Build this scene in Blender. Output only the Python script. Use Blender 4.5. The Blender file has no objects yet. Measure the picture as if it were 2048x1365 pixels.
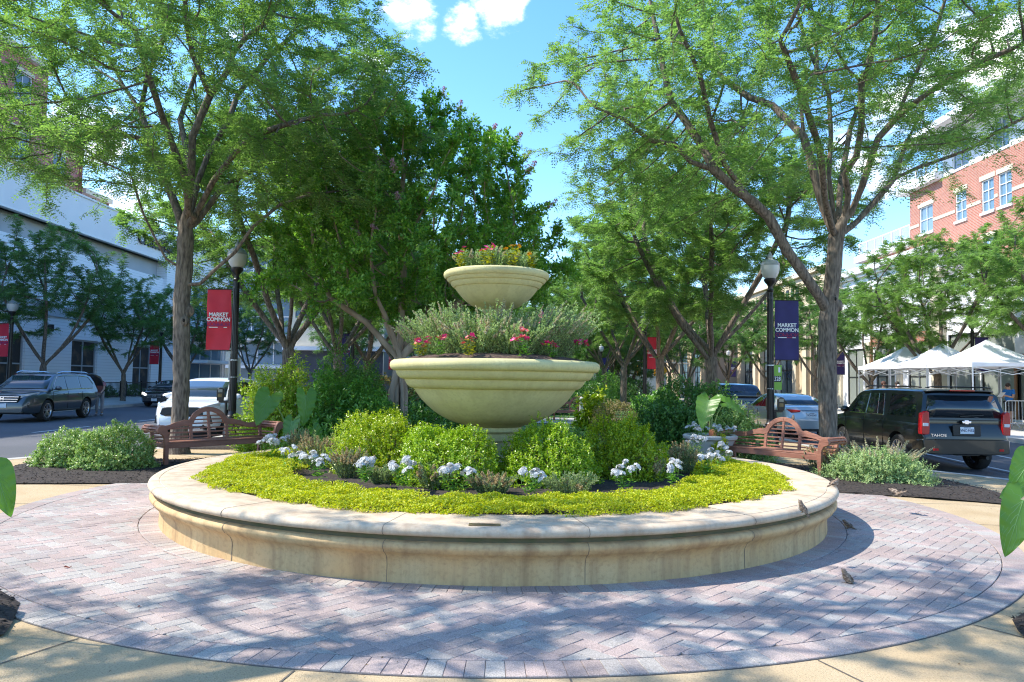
import bpy, bmesh, math, random
import numpy as np
from mathutils import Vector, Matrix

random.seed(11)
rng = np.random.default_rng(11)
R = math.radians
sc = bpy.context.scene
COL = sc.collection
PI = math.pi

# ---------------------------------------------------------------- camera
CAM_H, FOC, PITCH, ROLL = 1.62, 1500.0, math.atan(80 / 1500.0), 0.0149
_c, _s, _cp, _sp = math.cos(ROLL), math.sin(ROLL), math.cos(PITCH), math.sin(PITCH)

def ray(px, py):
    x, y = px - 1024.0, py - 682.5
    x, y = _c * x + _s * y, -_s * x + _c * y
    return Vector((x, FOC * _cp + y * _sp, -y * _cp + FOC * _sp))

def W(px, py, d):
    """world point seen at pixel (px, py), d metres in front of the camera (along y)"""
    v = ray(px, py)
    return Vector((0, 0, CAM_H)) + v * (d / v.y)

def G(px, py, z=0.0):
    v = ray(px, py)
    return Vector((0, 0, CAM_H)) + v * ((z - CAM_H) / v.z)

cam_d = bpy.data.cameras.new('camera')
cam = bpy.data.objects.new('camera', cam_d)
COL.objects.link(cam)
cam_d.sensor_width = 36.0
cam_d.lens = 36.0 * FOC / 2048.0
cam_d.clip_start, cam_d.clip_end = 0.1, 6000
_up0, _r0, _f = Vector((0, -_sp, _cp)), Vector((1, 0, 0)), Vector((0, _cp, _sp))
_right = _c * _r0 + _s * _up0
_up = _c * _up0 - _s * _r0
m = Matrix((( _right.x, _up.x, -_f.x, 0), (_right.y, _up.y, -_f.y, 0), (_right.z, _up.z, -_f.z, CAM_H), (0, 0, 0, 1)))
cam.matrix_world = m
sc.camera = cam

# ---------------------------------------------------------------- tagging
def tag(o, label=None, cat=None, group=None, kind=None):
    if label: o['label'] = label
    if cat: o['category'] = cat
    if group: o['group'] = group
    if kind: o['kind'] = kind
    return o

def thing(name, label, cat, loc=(0, 0, 0), rz=0.0, group=None):
    o = bpy.data.objects.new(name, None)
    o.empty_display_size = 0.2
    COL.objects.link(o)
    o.location = loc
    o.rotation_euler = (0, 0, rz)
    return tag(o, label, cat, group)

_kids = {}
def link(name, me, parent=None, loc=None):
    o = bpy.data.objects.new(name, me)
    COL.objects.link(o)
    if parent is not None:
        o.parent = parent
        _kids.setdefault(parent.name, []).append(o)
    if loc is not None: o.location = loc
    return o

def dup(root, loc=None, rz=None, label=None, group=None, scale=None, parent=None):
    kids = list(_kids.get(root.name, []))
    c = root.copy()
    COL.objects.link(c)
    if parent is not None:
        c.parent = parent
        _kids.setdefault(parent.name, []).append(c)
    for k in kids:
        dup(k, parent=c)
    if loc is not None: c.location = loc
    if rz is not None: c.rotation_euler = (0, 0, rz)
    if scale is not None: c.scale = (scale, scale, scale) if not hasattr(scale, '__len__') else scale
    if label: c['label'] = label
    if group: c['group'] = group
    return c

# ---------------------------------------------------------------- mesh builder
class MB:
    def __init__(self):
        self.v, self.f, self.mi = [], [], []
    def add(self, vs, fs, mi=0, M=None):
        b = len(self.v)
        if M is not None: vs = [M @ Vector(p) for p in vs]
        self.v += [tuple(p) for p in vs]
        self.f += [tuple(b + i for i in f) for f in fs]
        self.mi += [mi] * len(fs)
        return self
    def box(self, c, s, rz=0.0, mi=0, M=None, rx=0.0, ry=0.0):
        hx, hy, hz = s[0] / 2, s[1] / 2, s[2] / 2
        vs = [Vector((x, y, z)) for x in (-hx, hx) for y in (-hy, hy) for z in (-hz, hz)]
        T = Matrix.Translation(Vector(c)) @ Matrix.Rotation(rz, 4, 'Z') @ Matrix.Rotation(ry, 4, 'Y') @ Matrix.Rotation(rx, 4, 'X')
        if M is not None: T = M @ T
        fs = [(0, 1, 3, 2), (4, 6, 7, 5), (0, 4, 5, 1), (2, 3, 7, 6), (0, 2, 6, 4), (1, 5, 7, 3)]
        return self.add(vs, fs, mi, T)
    def bar(self, a, b, w, h=None, mi=0, upv=(0, 0, 1)):
        a, b = Vector(a), Vector(b)
        h = h or w
        d = (b - a); L = d.length; d.normalize()
        s = d.cross(Vector(upv))
        if s.length < 1e-4: s = d.cross(Vector((1, 0, 0)))
        s.normalize(); u = s.cross(d)
        vs = []
        for p in (a, b):
            for i, j in ((-1, -1), (1, -1), (1, 1), (-1, 1)):
                vs.append(p + s * (i * w / 2) + u * (j * h / 2))
        fs = [(0, 3, 2, 1), (4, 5, 6, 7)] + [(i, (i + 1) % 4, 4 + (i + 1) % 4, 4 + i) for i in range(4)]
        return self.add(vs, fs, mi)
    def tube(self, pts, radii, n=8, mi=0, cap=True):
        pts = [Vector(p) for p in pts]
        if not hasattr(radii, '__len__'): radii = [radii] * len(pts)
        vs, fs = [], []
        prev = None
        for i, p in enumerate(pts):
            a = pts[max(i - 1, 0)]; b = pts[min(i + 1, len(pts) - 1)]
            t = (b - a)
            if t.length < 1e-9: t = Vector((0, 0, 1))
            t.normalize()
            if prev is None:
                s = t.cross(Vector((0.13, 0.21, 1)))
                if s.length < 0.05: s = t.cross(Vector((1, 0, 0)))
            else:
                s = prev - t * prev.dot(t)
                if s.length < 1e-4: s = t.cross(Vector((1, 0, 0.3)))
            s.normalize(); prev = s
            u = t.cross(s)
            for k in range(n):
                an = 2 * PI * k / n
                vs.append(p + (s * math.cos(an) + u * math.sin(an)) * radii[i])
        for i in range(len(pts) - 1):
            for k in range(n):
                k2 = (k + 1) % n
                fs.append((i * n + k, i * n + k2, (i + 1) * n + k2, (i + 1) * n + k))
        if cap:
            fs.append(tuple(range(n - 1, -1, -1)))
            fs.append(tuple((len(pts) - 1) * n + k for k in range(n)))
        return self.add(vs, fs, mi)
    def lathe(self, prof, n=24, c=(0, 0, 0), mi=0, cap=True, a0=0.0, a1=2 * PI, M=None):
        vs, fs = [], []
        full = abs(a1 - a0 - 2 * PI) < 1e-6
        m_ = n if full else n + 1
        for r, z in prof:
            for k in range(m_):
                an = a0 + (a1 - a0) * k / n
                vs.append((c[0] + r * math.cos(an), c[1] + r * math.sin(an), c[2] + z))
        for i in range(len(prof) - 1):
            for k in range(n):
                k2 = (k + 1) % m_
                fs.append((i * m_ + k, i * m_ + k2, (i + 1) * m_ + k2, (i + 1) * m_ + k))
        if cap and full:
            if prof[0][0] > 1e-5: fs.append(tuple(range(n - 1, -1, -1)))
            if prof[-1][0] > 1e-5: fs.append(tuple((len(prof) - 1) * n + k for k in range(n)))
        return self.add(vs, fs, mi, M)
    def prism(self, poly, t, M=None, mi=0):
        """poly in local XZ, thickness t along local Y (centred)"""
        n = len(poly)
        vs = [(x, -t / 2, z) for x, z in poly] + [(x, t / 2, z) for x, z in poly]
        fs = [tuple(range(n)), tuple(range(2 * n - 1, n - 1, -1))]
        fs += [(i, n + i, n + (i + 1) % n, (i + 1) % n) for i in range(n)]
        return self.add(vs, fs, mi, M)
    def loft(self, secs, mi=0, closed=True, caps=True):
        n = len(secs[0])
        vs = [p for s in secs for p in s]
        fs = []
        kk = n if closed else n - 1
        for i in range(len(secs) - 1):
            for k in range(kk):
                k2 = (k + 1) % n
                fs.append((i * n + k, i * n + k2, (i + 1) * n + k2, (i + 1) * n + k))
        if caps and closed:
            fs.append(tuple(range(n - 1, -1, -1)))
            fs.append(tuple((len(secs) - 1) * n + k for k in range(n)))
        return self.add(vs, fs, mi)
    def ico(self, c, r, sub=2, sc3=(1, 1, 1), mi=0, M=None):
        bm = bmesh.new()
        bmesh.ops.create_icosphere(bm, subdivisions=sub, radius=1.0)
        vs = [Vector((v.co.x * r * sc3[0], v.co.y * r * sc3[1], v.co.z * r * sc3[2])) for v in bm.verts]
        bm.verts.index_update()
        fs = [tuple(v.index for v in f.verts) for f in bm.faces]
        bm.free()
        T = Matrix.Translation(Vector(c))
        if M is not None: T = T @ M
        return self.add(vs, fs, mi, T)
    def mesh(self, name, mats, smooth=35):
        me = bpy.data.meshes.new(name)
        me.from_pydata(self.v, [], self.f)
        for mm in (mats if isinstance(mats, (list, tuple)) else [mats]): me.materials.append(mm)
        if isinstance(mats, (list, tuple)) and len(mats) > 1:
            me.polygons.foreach_set('material_index', self.mi)
        me.validate()
        fix_normals(me)
        if smooth:
            me.polygons.foreach_set('use_smooth', [True] * len(me.polygons))
            me.set_sharp_from_angle(angle=R(smooth))
        me.update()
        return me
    def build(self, name, mats, parent=None, smooth=35, bevel=0, loc=None):
        o = link(name, self.mesh(name, mats, smooth), parent, loc)
        if bevel:
            md = o.modifiers.new('bevel', 'BEVEL')
            md.width = bevel; md.segments = 2; md.limit_method = 'ANGLE'; md.angle_limit = R(40)
        return o

def fix_normals(me):
    bm = bmesh.new(); bm.from_mesh(me)
    bmesh.ops.recalc_face_normals(bm, faces=bm.faces)
    bm.to_mesh(me); bm.free()

def np_mesh(name, V, F, mats, smooth=False, mi=None):
    """V (n,3) array, F (m,4) array of quads"""
    me = bpy.data.meshes.new(name)
    V = np.ascontiguousarray(V, dtype=np.float32); F = np.ascontiguousarray(F, dtype=np.int32)
    me.vertices.add(len(V)); me.vertices.foreach_set('co', V.ravel())
    k = F.shape[1]
    me.loops.add(F.size); me.loops.foreach_set('vertex_index', F.ravel())
    me.polygons.add(len(F))
    me.polygons.foreach_set('loop_start', np.arange(0, F.size, k, dtype=np.int32))
    for mm in (mats if isinstance(mats, (list, tuple)) else [mats]): me.materials.append(mm)
    if mi is not None: me.polygons.foreach_set('material_index', np.asarray(mi, dtype=np.int32))
    me.update(calc_edges=True)
    me.polygons.foreach_set('use_smooth', np.full(len(F), smooth))
    return me

def unit(a):
    return a / np.maximum(np.linalg.norm(a, axis=-1, keepdims=True), 1e-9)

def leaf_quads(P, A, N, L, Wd, fold=0.25):
    """rhombus leaves: base P, axis A, normal N, lengths L, widths Wd"""
    A = unit(A); S = unit(np.cross(A, N)); U = np.cross(S, A)
    L = np.broadcast_to(np.asarray(L, float), (len(P),))[:, None]; Wd = np.broadcast_to(np.asarray(Wd, float), (len(P),))[:, None]
    mid = P + A * L * 0.45
    l = mid - S * Wd * 0.5 + U * Wd * fold
    r = mid + S * Wd * 0.5 + U * Wd * fold
    V = np.stack([P, r, P + A * L, l], 1).reshape(-1, 3)
    F = np.arange(len(P) * 4).reshape(-1, 4)
    return V, F

def rdir(n, zbias=0.0):
    d = rng.normal(size=(n, 3)); d[:, 2] += zbias
    return unit(d)

# ---------------------------------------------------------------- materials
def _nt(name):
    mt = bpy.data.materials.new(name)
    mt.use_nodes = True
    nt = mt.node_tree
    b = nt.nodes['Principled BSDF']
    return mt, nt, b

def c4(c): return (c[0], c[1], c[2], 1.0)

def mat(name, col, rough=0.6, metal=0.0, col2=None, vscale=4.0, detail=4, bump=0.0, bscale=60.0, spec=0.5,
        coat=0.0, isl=False, contrast=(0.35, 0.65), stretch=None, emit=0.0, col3=None, scale3=40.0):
    mt, nt, b = _nt(name)
    N, Lk = nt.nodes, nt.links
    b.inputs['Roughness'].default_value = rough
    b.inputs['Metallic'].default_value = metal
    b.inputs['Specular IOR Level'].default_value = spec
    b.inputs['Coat Weight'].default_value = coat
    b.inputs['Coat Roughness'].default_value = 0.03
    b.inputs['Base Color'].default_value = c4(col)
    tc = N.new('ShaderNodeTexCoord'); src = tc.outputs['Object']
    if stretch:
        mp = N.new('ShaderNodeMapping'); mp.inputs['Scale'].default_value = stretch
        Lk.new(src, mp.inputs['Vector']); src = mp.outputs['Vector']
    if col2 is not None:
        mx = N.new('ShaderNodeMix'); mx.data_type = 'RGBA'
        mx.inputs['A'].default_value = c4(col); mx.inputs['B'].default_value = c4(col2)
        if isl:
            ge = N.new('ShaderNodeNewGeometry')
            Lk.new(ge.outputs['Random Per Island'], mx.inputs['Factor'])
        else:
            nz = N.new('ShaderNodeTexNoise'); nz.inputs['Scale'].default_value = vscale; nz.inputs['Detail'].default_value = detail
            Lk.new(src, nz.inputs['Vector'])
            mr = N.new('ShaderNodeMapRange'); mr.inputs['From Min'].default_value = contrast[0]; mr.inputs['From Max'].default_value = contrast[1]
            Lk.new(nz.outputs['Fac'], mr.inputs['Value']); Lk.new(mr.outputs['Result'], mx.inputs['Factor'])
        out = mx.outputs['Result']
        if col3 is not None:
            m2 = N.new('ShaderNodeMix'); m2.data_type = 'RGBA'; m2.inputs['B'].default_value = c4(col3)
            n2 = N.new('ShaderNodeTexNoise'); n2.inputs['Scale'].default_value = scale3; n2.inputs['Detail'].default_value = 3
            Lk.new(src, n2.inputs['Vector'])
            r2 = N.new('ShaderNodeMapRange'); r2.inputs['From Min'].default_value = 0.5; r2.inputs['From Max'].default_value = 0.75
            r2.inputs['To Max'].default_value = 0.7
            Lk.new(n2.outputs['Fac'], r2.inputs['Value']); Lk.new(r2.outputs['Result'], m2.inputs['Factor'])
            Lk.new(out, m2.inputs['A']); out = m2.outputs['Result']
        Lk.new(out, b.inputs['Base Color'])
    if bump:
        nb = N.new('ShaderNodeTexNoise'); nb.inputs['Scale'].default_value = bscale; nb.inputs['Detail'].default_value = 5
        Lk.new(src, nb.inputs['Vector'])
        bp = N.new('ShaderNodeBump'); bp.inputs['Strength'].default_value = bump; bp.inputs['Distance'].default_value = 0.02
        Lk.new(nb.outputs['Fac'], bp.inputs['Height']); Lk.new(bp.outputs['Normal'], b.inputs['Normal'])
    if emit:
        b.inputs['Emission Color'].default_value = c4(col); b.inputs['Emission Strength'].default_value = emit
    return mt

def leafmat(name, c1, c2, trans=0.4, rough=0.45, tcol=None, spec=0.4, c3=None):
    gain = 1.8 if max(c2) < .42 else 1.0
    c1, c2 = [min(q * gain, .62) for q in c1], [min(q * gain, .62) for q in c2]
    mt, nt, b = _nt(name)
    N, Lk = nt.nodes, nt.links
    ge = N.new('ShaderNodeNewGeometry')
    rp = N.new('ShaderNodeValToRGB')
    rp.color_ramp.elements[0].color = c4(c1); rp.color_ramp.elements[1].color = c4(c2)
    if c3 is not None:
        e = rp.color_ramp.elements.new(0.93); e.color = c4(c2)
        rp.color_ramp.elements[-1].color = c4(c3)
    Lk.new(ge.outputs['Random Per Island'], rp.inputs['Fac'])
    Lk.new(rp.outputs['Color'], b.inputs['Base Color'])
    b.inputs['Roughness'].default_value = rough
    b.inputs['Specular IOR Level'].default_value = spec
    tr = N.new('ShaderNodeBsdfTranslucent')
    mx = N.new('ShaderNodeMix'); mx.data_type = 'RGBA'; mx.blend_type = 'MULTIPLY'; mx.inputs['Factor'].default_value = 1.0
    mx.inputs['B'].default_value = c4(tcol or (1.15, 1.45, 0.75))
    Lk.new(rp.outputs['Color'], mx.inputs['A']); Lk.new(mx.outputs['Result'], tr.inputs['Color'])
    ms = N.new('ShaderNodeMixShader'); ms.inputs['Fac'].default_value = trans
    Lk.new(b.outputs['BSDF'], ms.inputs[1]); Lk.new(tr.outputs['BSDF'], ms.inputs[2])
    Lk.new(ms.outputs['Shader'], N['Material Output'].inputs['Surface'])
    return mt

def brickmat(name, c1, c2, mortar, bw, bh, axes=('Y', 'Z'), ms=0.012, bump=0.3, rough=0.8):
    mt, nt, b = _nt(name)
    N, Lk = nt.nodes, nt.links
    tc = N.new('ShaderNodeTexCoord'); sx = N.new('ShaderNodeSeparateXYZ'); cx = N.new('ShaderNodeCombineXYZ')
    Lk.new(tc.outputs['Object'], sx.inputs['Vector'])
    Lk.new(sx.outputs[axes[0]], cx.inputs['X']); Lk.new(sx.outputs[axes[1]], cx.inputs['Y'])
    bt = N.new('ShaderNodeTexBrick')
    bt.inputs['Color1'].default_value = c4(c1); bt.inputs['Color2'].default_value = c4(c2); bt.inputs['Mortar'].default_value = c4(mortar)
    bt.inputs['Scale'].default_value = 1.0
    bt.inputs['Brick Width'].default_value = bw; bt.inputs['Row Height'].default_value = bh; bt.inputs['Mortar Size'].default_value = ms
    Lk.new(cx.outputs['Vector'], bt.inputs['Vector'])
    nz = N.new('ShaderNodeTexNoise'); nz.inputs['Scale'].default_value = 0.6; nz.inputs['Detail'].default_value = 5
    Lk.new(tc.outputs['Object'], nz.inputs['Vector'])
    mx = N.new('ShaderNodeMix'); mx.data_type = 'RGBA'; mx.blend_type = 'MULTIPLY'; mx.inputs['Factor'].default_value = 0.5
    Lk.new(bt.outputs['Color'], mx.inputs['A'])
    rp = N.new('ShaderNodeMapRange'); rp.inputs['To Min'].default_value = 0.6; rp.inputs['To Max'].default_value = 1.3
    Lk.new(nz.outputs['Fac'], rp.inputs['Value']); Lk.new(rp.outputs['Result'], mx.inputs['B'])
    Lk.new(mx.outputs['Result'], b.inputs['Base Color'])
    b.inputs['Roughness'].default_value = rough
    bp = N.new('ShaderNodeBump'); bp.inputs['Strength'].default_value = bump; bp.inputs['Distance'].default_value = 0.01; bp.invert = True
    Lk.new(bt.outputs['Fac'], bp.inputs['Height']); Lk.new(bp.outputs['Normal'], b.inputs['Normal'])
    return mt

def sidingmat(name, col, pitch=0.2, rough=0.6):
    """horizontal lap boards: a saw-tooth bump in z"""
    mt, nt, b = _nt(name)
    N, Lk = nt.nodes, nt.links
    tc = N.new('ShaderNodeTexCoord'); sx = N.new('ShaderNodeSeparateXYZ')
    Lk.new(tc.outputs['Object'], sx.inputs['Vector'])
    dv = N.new('ShaderNodeMath'); dv.operation = 'DIVIDE'; dv.inputs[1].default_value = pitch
    fr = N.new('ShaderNodeMath'); fr.operation = 'FRACT'
    Lk.new(sx.outputs['Z'], dv.inputs[0]); Lk.new(dv.outputs[0], fr.inputs[0])
    st = N.new('ShaderNodeMath'); st.operation = 'GREATER_THAN'; st.inputs[1].default_value = 0.88
    Lk.new(fr.outputs[0], st.inputs[0])
    mx = N.new('ShaderNodeMix'); mx.data_type = 'RGBA'
    mx.inputs['A'].default_value = c4(col); mx.inputs['B'].default_value = c4([x * 0.78 for x in col])
    Lk.new(st.outputs[0], mx.inputs['Factor']); Lk.new(mx.outputs['Result'], b.inputs['Base Color'])
    b.inputs['Roughness'].default_value = rough
    bp = N.new('ShaderNodeBump'); bp.inputs['Strength'].default_value = 0.08; bp.inputs['Distance'].default_value = 0.005; bp.invert = True
    Lk.new(fr.outputs[0], bp.inputs['Height']); Lk.new(bp.outputs['Normal'], b.inputs['Normal'])
    return mt

M = {}
M['asphalt'] = mat('asphalt', (0.075, 0.078, 0.085), 0.85, col2=(0.10, 0.10, 0.108), vscale=0.5, bump=0.3, bscale=90, col3=(0.13, 0.13, 0.135), scale3=120)
M['roadpaint'] = mat('road_paint', (0.7, 0.7, 0.68), 0.6, col2=(0.45, 0.45, 0.44), vscale=9)
M['tan'] = mat('tan_aggregate', (0.45, 0.33, 0.185), 0.85, col2=(0.52, 0.40, 0.245), vscale=1.2, bump=0.5, bscale=120, col3=(0.20, 0.135, 0.07), scale3=85)
M['concrete'] = mat('concrete', (0.42, 0.40, 0.36), 0.85, col2=(0.50, 0.48, 0.44), vscale=1.5, bump=0.2, bscale=90)
M['joint'] = mat('joint', (0.12, 0.10, 0.08), 0.9)
M['sand'] = mat('joint_sand', (0.09, 0.08, 0.075), 0.95, col2=(0.13, 0.115, 0.10), vscale=20)
M['mulch'] = mat('mulch', (0.018, 0.013, 0.010), 0.95, col2=(0.055, 0.040, 0.032), vscale=24, bump=1.0, bscale=45)
M['chip'] = mat('mulch_chips', (0.012, 0.010, 0.009), 0.9, col2=(0.07, 0.05, 0.04), isl=True)
M['soil'] = mat('soil', (0.05, 0.028, 0.02), 0.95, col2=(0.12, 0.075, 0.055), vscale=25, bump=1.0, bscale=50)
M['lawn'] = mat('lawn', (0.05, 0.12, 0.03), 0.9, col2=(0.07, 0.16, 0.04), vscale=8, bump=0.6, bscale=120)
M['caststone'] = mat('cast_stone', (0.58, 0.52, 0.27), 0.75, col2=(0.52, 0.46, 0.235), vscale=3, bump=0.12, bscale=140, col3=(0.45, 0.40, 0.21), scale3=60)
M['wood'] = mat('bench_paint', (0.32, 0.13, 0.078), 0.55, col2=(0.24, 0.095, 0.058), vscale=9, bump=0.3, bscale=45, stretch=(.3, 1, 1), detail=6)
M['bark'] = mat('bark', (0.055, 0.042, 0.032), 0.95, col2=(0.24, 0.19, 0.145), vscale=24, bump=1.0, bscale=26, stretch=(1, 1, 0.22), contrast=(0.30, 0.66), detail=6)
M['barksmooth'] = mat('smooth_bark', (0.27, 0.19, 0.13), 0.8, col2=(0.40, 0.30, 0.22), vscale=5, stretch=(1, 1, 0.2), bump=0.2, bscale=20)
M['stem'] = mat('stem', (0.16, 0.13, 0.07), 0.8)
M['petiole'] = mat('petiole', (0.22, 0.30, 0.10), 0.5)
M['lampblack'] = mat('lamp_black', (0.012, 0.011, 0.012), 0.35, col2=(0.02, 0.018, 0.018), vscale=8)
M['globe'] = mat('frosted_globe', (0.62, 0.62, 0.60), 0.25, spec=0.5, col2=(0.70, 0.70, 0.68), vscale=3)
M['globecap'] = mat('globe_cap', (0.36, 0.37, 0.36), 0.12, spec=0.6)
M['red'] = mat('banner_red', (0.62, 0.016, 0.04), 0.6, col2=(0.55, 0.012, 0.032), vscale=3)
M['navy'] = mat('banner_navy', (0.028, 0.018, 0.13), 0.6, col2=(0.022, 0.014, 0.10), vscale=3)
M['letter'] = mat('white_lettering', (0.82, 0.80, 0.82), 0.6)
M['redletter'] = mat('red_lettering', (0.42, 0.02, 0.08), 0.6)
M['navyletter'] = mat('navy_lettering', (0.10, 0.02, 0.18), 0.6)
M['signgreen'] = mat('sign_green', (0.22, 0.42, 0.05), 0.5)
M['black'] = mat('black_plastic', (0.012, 0.012, 0.012), 0.5)
M['galv'] = mat('galvanised', (0.55, 0.57, 0.6), 0.4, metal=0.6)
M['signback'] = mat('sign_back', (0.50, 0.50, 0.48), 0.5)
M['white'] = mat('white_paint', (0.80, 0.80, 0.79), 0.55, col2=(0.74, 0.74, 0.73), vscale=1.0)
M['canvas'] = mat('tent_canvas', (0.82, 0.82, 0.84), 0.7, col2=(0.78, 0.78, 0.81), vscale=2)
M['glass'] = mat('window_glass', (0.05, 0.075, 0.09), 0.06, spec=0.8, col2=(0.10, 0.13, 0.15), vscale=0.5)
M['glassblue'] = mat('blue_glass', (0.10, 0.17, 0.23), 0.08, spec=0.9, col2=(0.16, 0.26, 0.33), vscale=0.35)
M['glassgrey'] = mat('grey_glass', (0.21, 0.235, 0.21), 0.12, spec=0.7, col2=(0.27, 0.29, 0.26), vscale=0.4)
M['brass'] = mat('brass', (0.22, 0.17, 0.09), 0.45, metal=0.7, col2=(0.16, 0.12, 0.06), vscale=15)
M['rubber'] = mat('rubber', (0.02, 0.02, 0.02), 0.8, bump=0.2, bscale=60)
M['alloy'] = mat('alloy', (0.55, 0.55, 0.57), 0.28, metal=0.9)
M['chrome'] = mat('chrome', (0.75, 0.75, 0.77), 0.12, metal=1.0)
M['carglass'] = mat('car_glass', (0.012, 0.016, 0.02), 0.02, spec=0.9)
M['carglassclear'] = mat('windscreen', (0.035, 0.05, 0.06), 0.02, spec=1.0)
M['taillight'] = mat('tail_light', (0.45, 0.008, 0.01), 0.12, spec=0.6)
M['headlight'] = mat('head_light', (0.55, 0.57, 0.6), 0.08, spec=0.8)
M['plate'] = mat('plate', (0.66, 0.68, 0.72), 0.5)
M['platetext'] = mat('plate_text', (0.03, 0.04, 0.12), 0.5)
# ================================================================ ground
CX, CY = -0.18, 10.0

def road_z(x, y):
    t = min(max((y - 16.0) / 10.0, 0.0), 1.0); t = t * t * (3 - 2 * t)
    zr = -0.31 + 0.21 * t
    k = min(max((x + 6.0) / 12.0, 0.0), 1.0)
    return -0.10 * (1 - k) + zr * k

def slab_z(x, y):
    z = 0.0
    if x > 6.2:
        z = (road_z(x, y) + 0.13) * min((x - 6.2) / 2.6, 1.0)
    return z

def axis(fine0, fine1, step):
    a = list(np.arange(fine0, fine1 + 1e-6, step))
    lo = [-3000, -1200, -500, -250, -120, -80]; hi = [120, 180, 300, 600, 1400, 3500]
    return [v for v in lo if v < fine0 - 5] + a + [v for v in hi if v > fine1 + 5]

gx, gy = axis(-40, 40, 2.0), axis(-12, 100, 2.0)
mb = MB()
mb.add([(x, y, road_z(x, y)) for y in gy for x in gx],
       [(j * len(gx) + i, j * len(gx) + i + 1, (j + 1) * len(gx) + i + 1, (j + 1) * len(gx) + i) for j in range(len(gy) - 1) for i in range(len(gx) - 1)])
tag(mb.build('ground', M['asphalt'], smooth=60), kind='structure')

# ---- the median plaza: a strip that widens into a round place
def edges(y):
    xl, xr = -7.95, 8.45
    dy = y - CY
    if abs(dy) < 10.4: xl = min(xl, CX - math.sqrt(10.4 ** 2 - dy ** 2))
    if abs(dy) < 11.3: xr = max(xr, CX + math.sqrt(11.3 ** 2 - dy ** 2))
    return xl, xr
ys = list(np.arange(-9, 24, 0.35)) + list(np.arange(24, 76, 1.0))
fr = [0, .1, .2, .3, .4, .5, .6, .7, .76, .8, .84, .88, .92, .96, 1.0]
mb = MB(); vs = []
for y in ys:
    a, b = edges(y)
    for f in fr:
        x = a + (b - a) * f
        vs.append((x, y, slab_z(x, y)))
n = len(fr)
fs = [(j * n + i, j * n + i + 1, (j + 1) * n + i + 1, (j + 1) * n + i) for j in range(len(ys) - 1) for i in range(n - 1)]
mb.add(vs, fs)
tag(mb.build('plaza_pavement', M['tan'], smooth=60), kind='structure')
kb = MB()
for side in (0, 1):
    top, bot, tin = [], [], []
    for y in ys:
        x = edges(y)[side]; sgn = -1 if side == 0 else 1
        z = slab_z(x, y) + 0.004
        tin.append((x - sgn * 0.28, y, slab_z(x - sgn * 0.28, y) + 0.005)); top.append((x + sgn * 0.02, y, z)); bot.append((x + sgn * 0.06, y, z - 0.6))
    b0 = len(ys)
    kb.add(tin + top + bot, [(i, i + 1, b0 + i + 1, b0 + i) for i in range(b0 - 1)] + [(b0 + i, b0 + i + 1, 2 * b0 + i + 1, 2 * b0 + i) for i in range(b0 - 1)])
kb.add([(-7.95, 75, .004), (8.45, 75, .004), (8.45, 75, -.6), (-7.95, 75, -.6)], [(0, 1, 2, 3)])
tag(kb.build('kerb', M['concrete'], smooth=40), kind='structure')

# ---- saw-cut joints in the tan pavement
jb = MB()
def joint(a, b, w=0.012):
    a, b = Vector((a[0], a[1], 0)), Vector((b[0], b[1], 0))
    k = max(int((b - a).length / 0.5), 1)
    d = (b - a).normalized(); s = Vector((-d.y, d.x, 0)) * w / 2
    for i in range(k):
        p, q = a.lerp(b, i / k), a.lerp(b, (i + 1) / k)
        z0, z1 = slab_z(p.x, p.y) + .004, slab_z(q.x, q.y) + .004
        jb.add([(p.x - s.x, p.y - s.y, z0), (q.x - s.x, q.y - s.y, z1), (q.x + s.x, q.y + s.y, z1), (p.x + s.x, p.y + s.y, z0)], [(0, 1, 2, 3)])
for k in range(24):
    an = 2 * PI * k / 24 + 0.09
    ca, sa = math.cos(an), math.sin(an)
    joint((CX + 5.84 * ca, CY + 5.84 * sa), (CX + 10.0 * ca, CY + 10.0 * sa))
for rr in (7.6,):
    for k in range(60):
        a0, a1 = 2 * PI * k / 60, 2 * PI * (k + 1) / 60
        joint((CX + rr * math.cos(a0), CY + rr * math.sin(a0)), (CX + rr * math.cos(a1), CY + rr * math.sin(a1)))
for k in range(22):
    joint((-7.6, 21 + 2.4 * k), (8.0, 21 + 2.4 * k))
tag(jb.build('pavement_joints', M['joint'], smooth=0), kind='structure')

# ---- the ring of concrete pavers (herringbone between two soldier courses)
RF, RB = 4.03, 5.83
mb = MB(); mb.lathe([(RF - .1, .0045), (RB, .0045), (RB + .004, -.02)], 120, (CX, CY, 0), cap=False)
tag(mb.build('paver_bedding', M['sand'], smooth=30), kind='structure')

def clip(poly, nx, ny, d):      # keep n.p <= d
    out = []
    for i in range(len(poly)):
        p, q = poly[i], poly[(i + 1) % len(poly)]
        fp, fq = nx * p[0] + ny * p[1] - d, nx * q[0] + ny * q[1] - d
        if fp <= 0: out.append(p)
        if (fp < 0 < fq) or (fq < 0 < fp):
            t = fp / (fp - fq); out.append((p[0] + (q[0] - p[0]) * t, p[1] + (q[1] - p[1]) * t))
    return out

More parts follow.
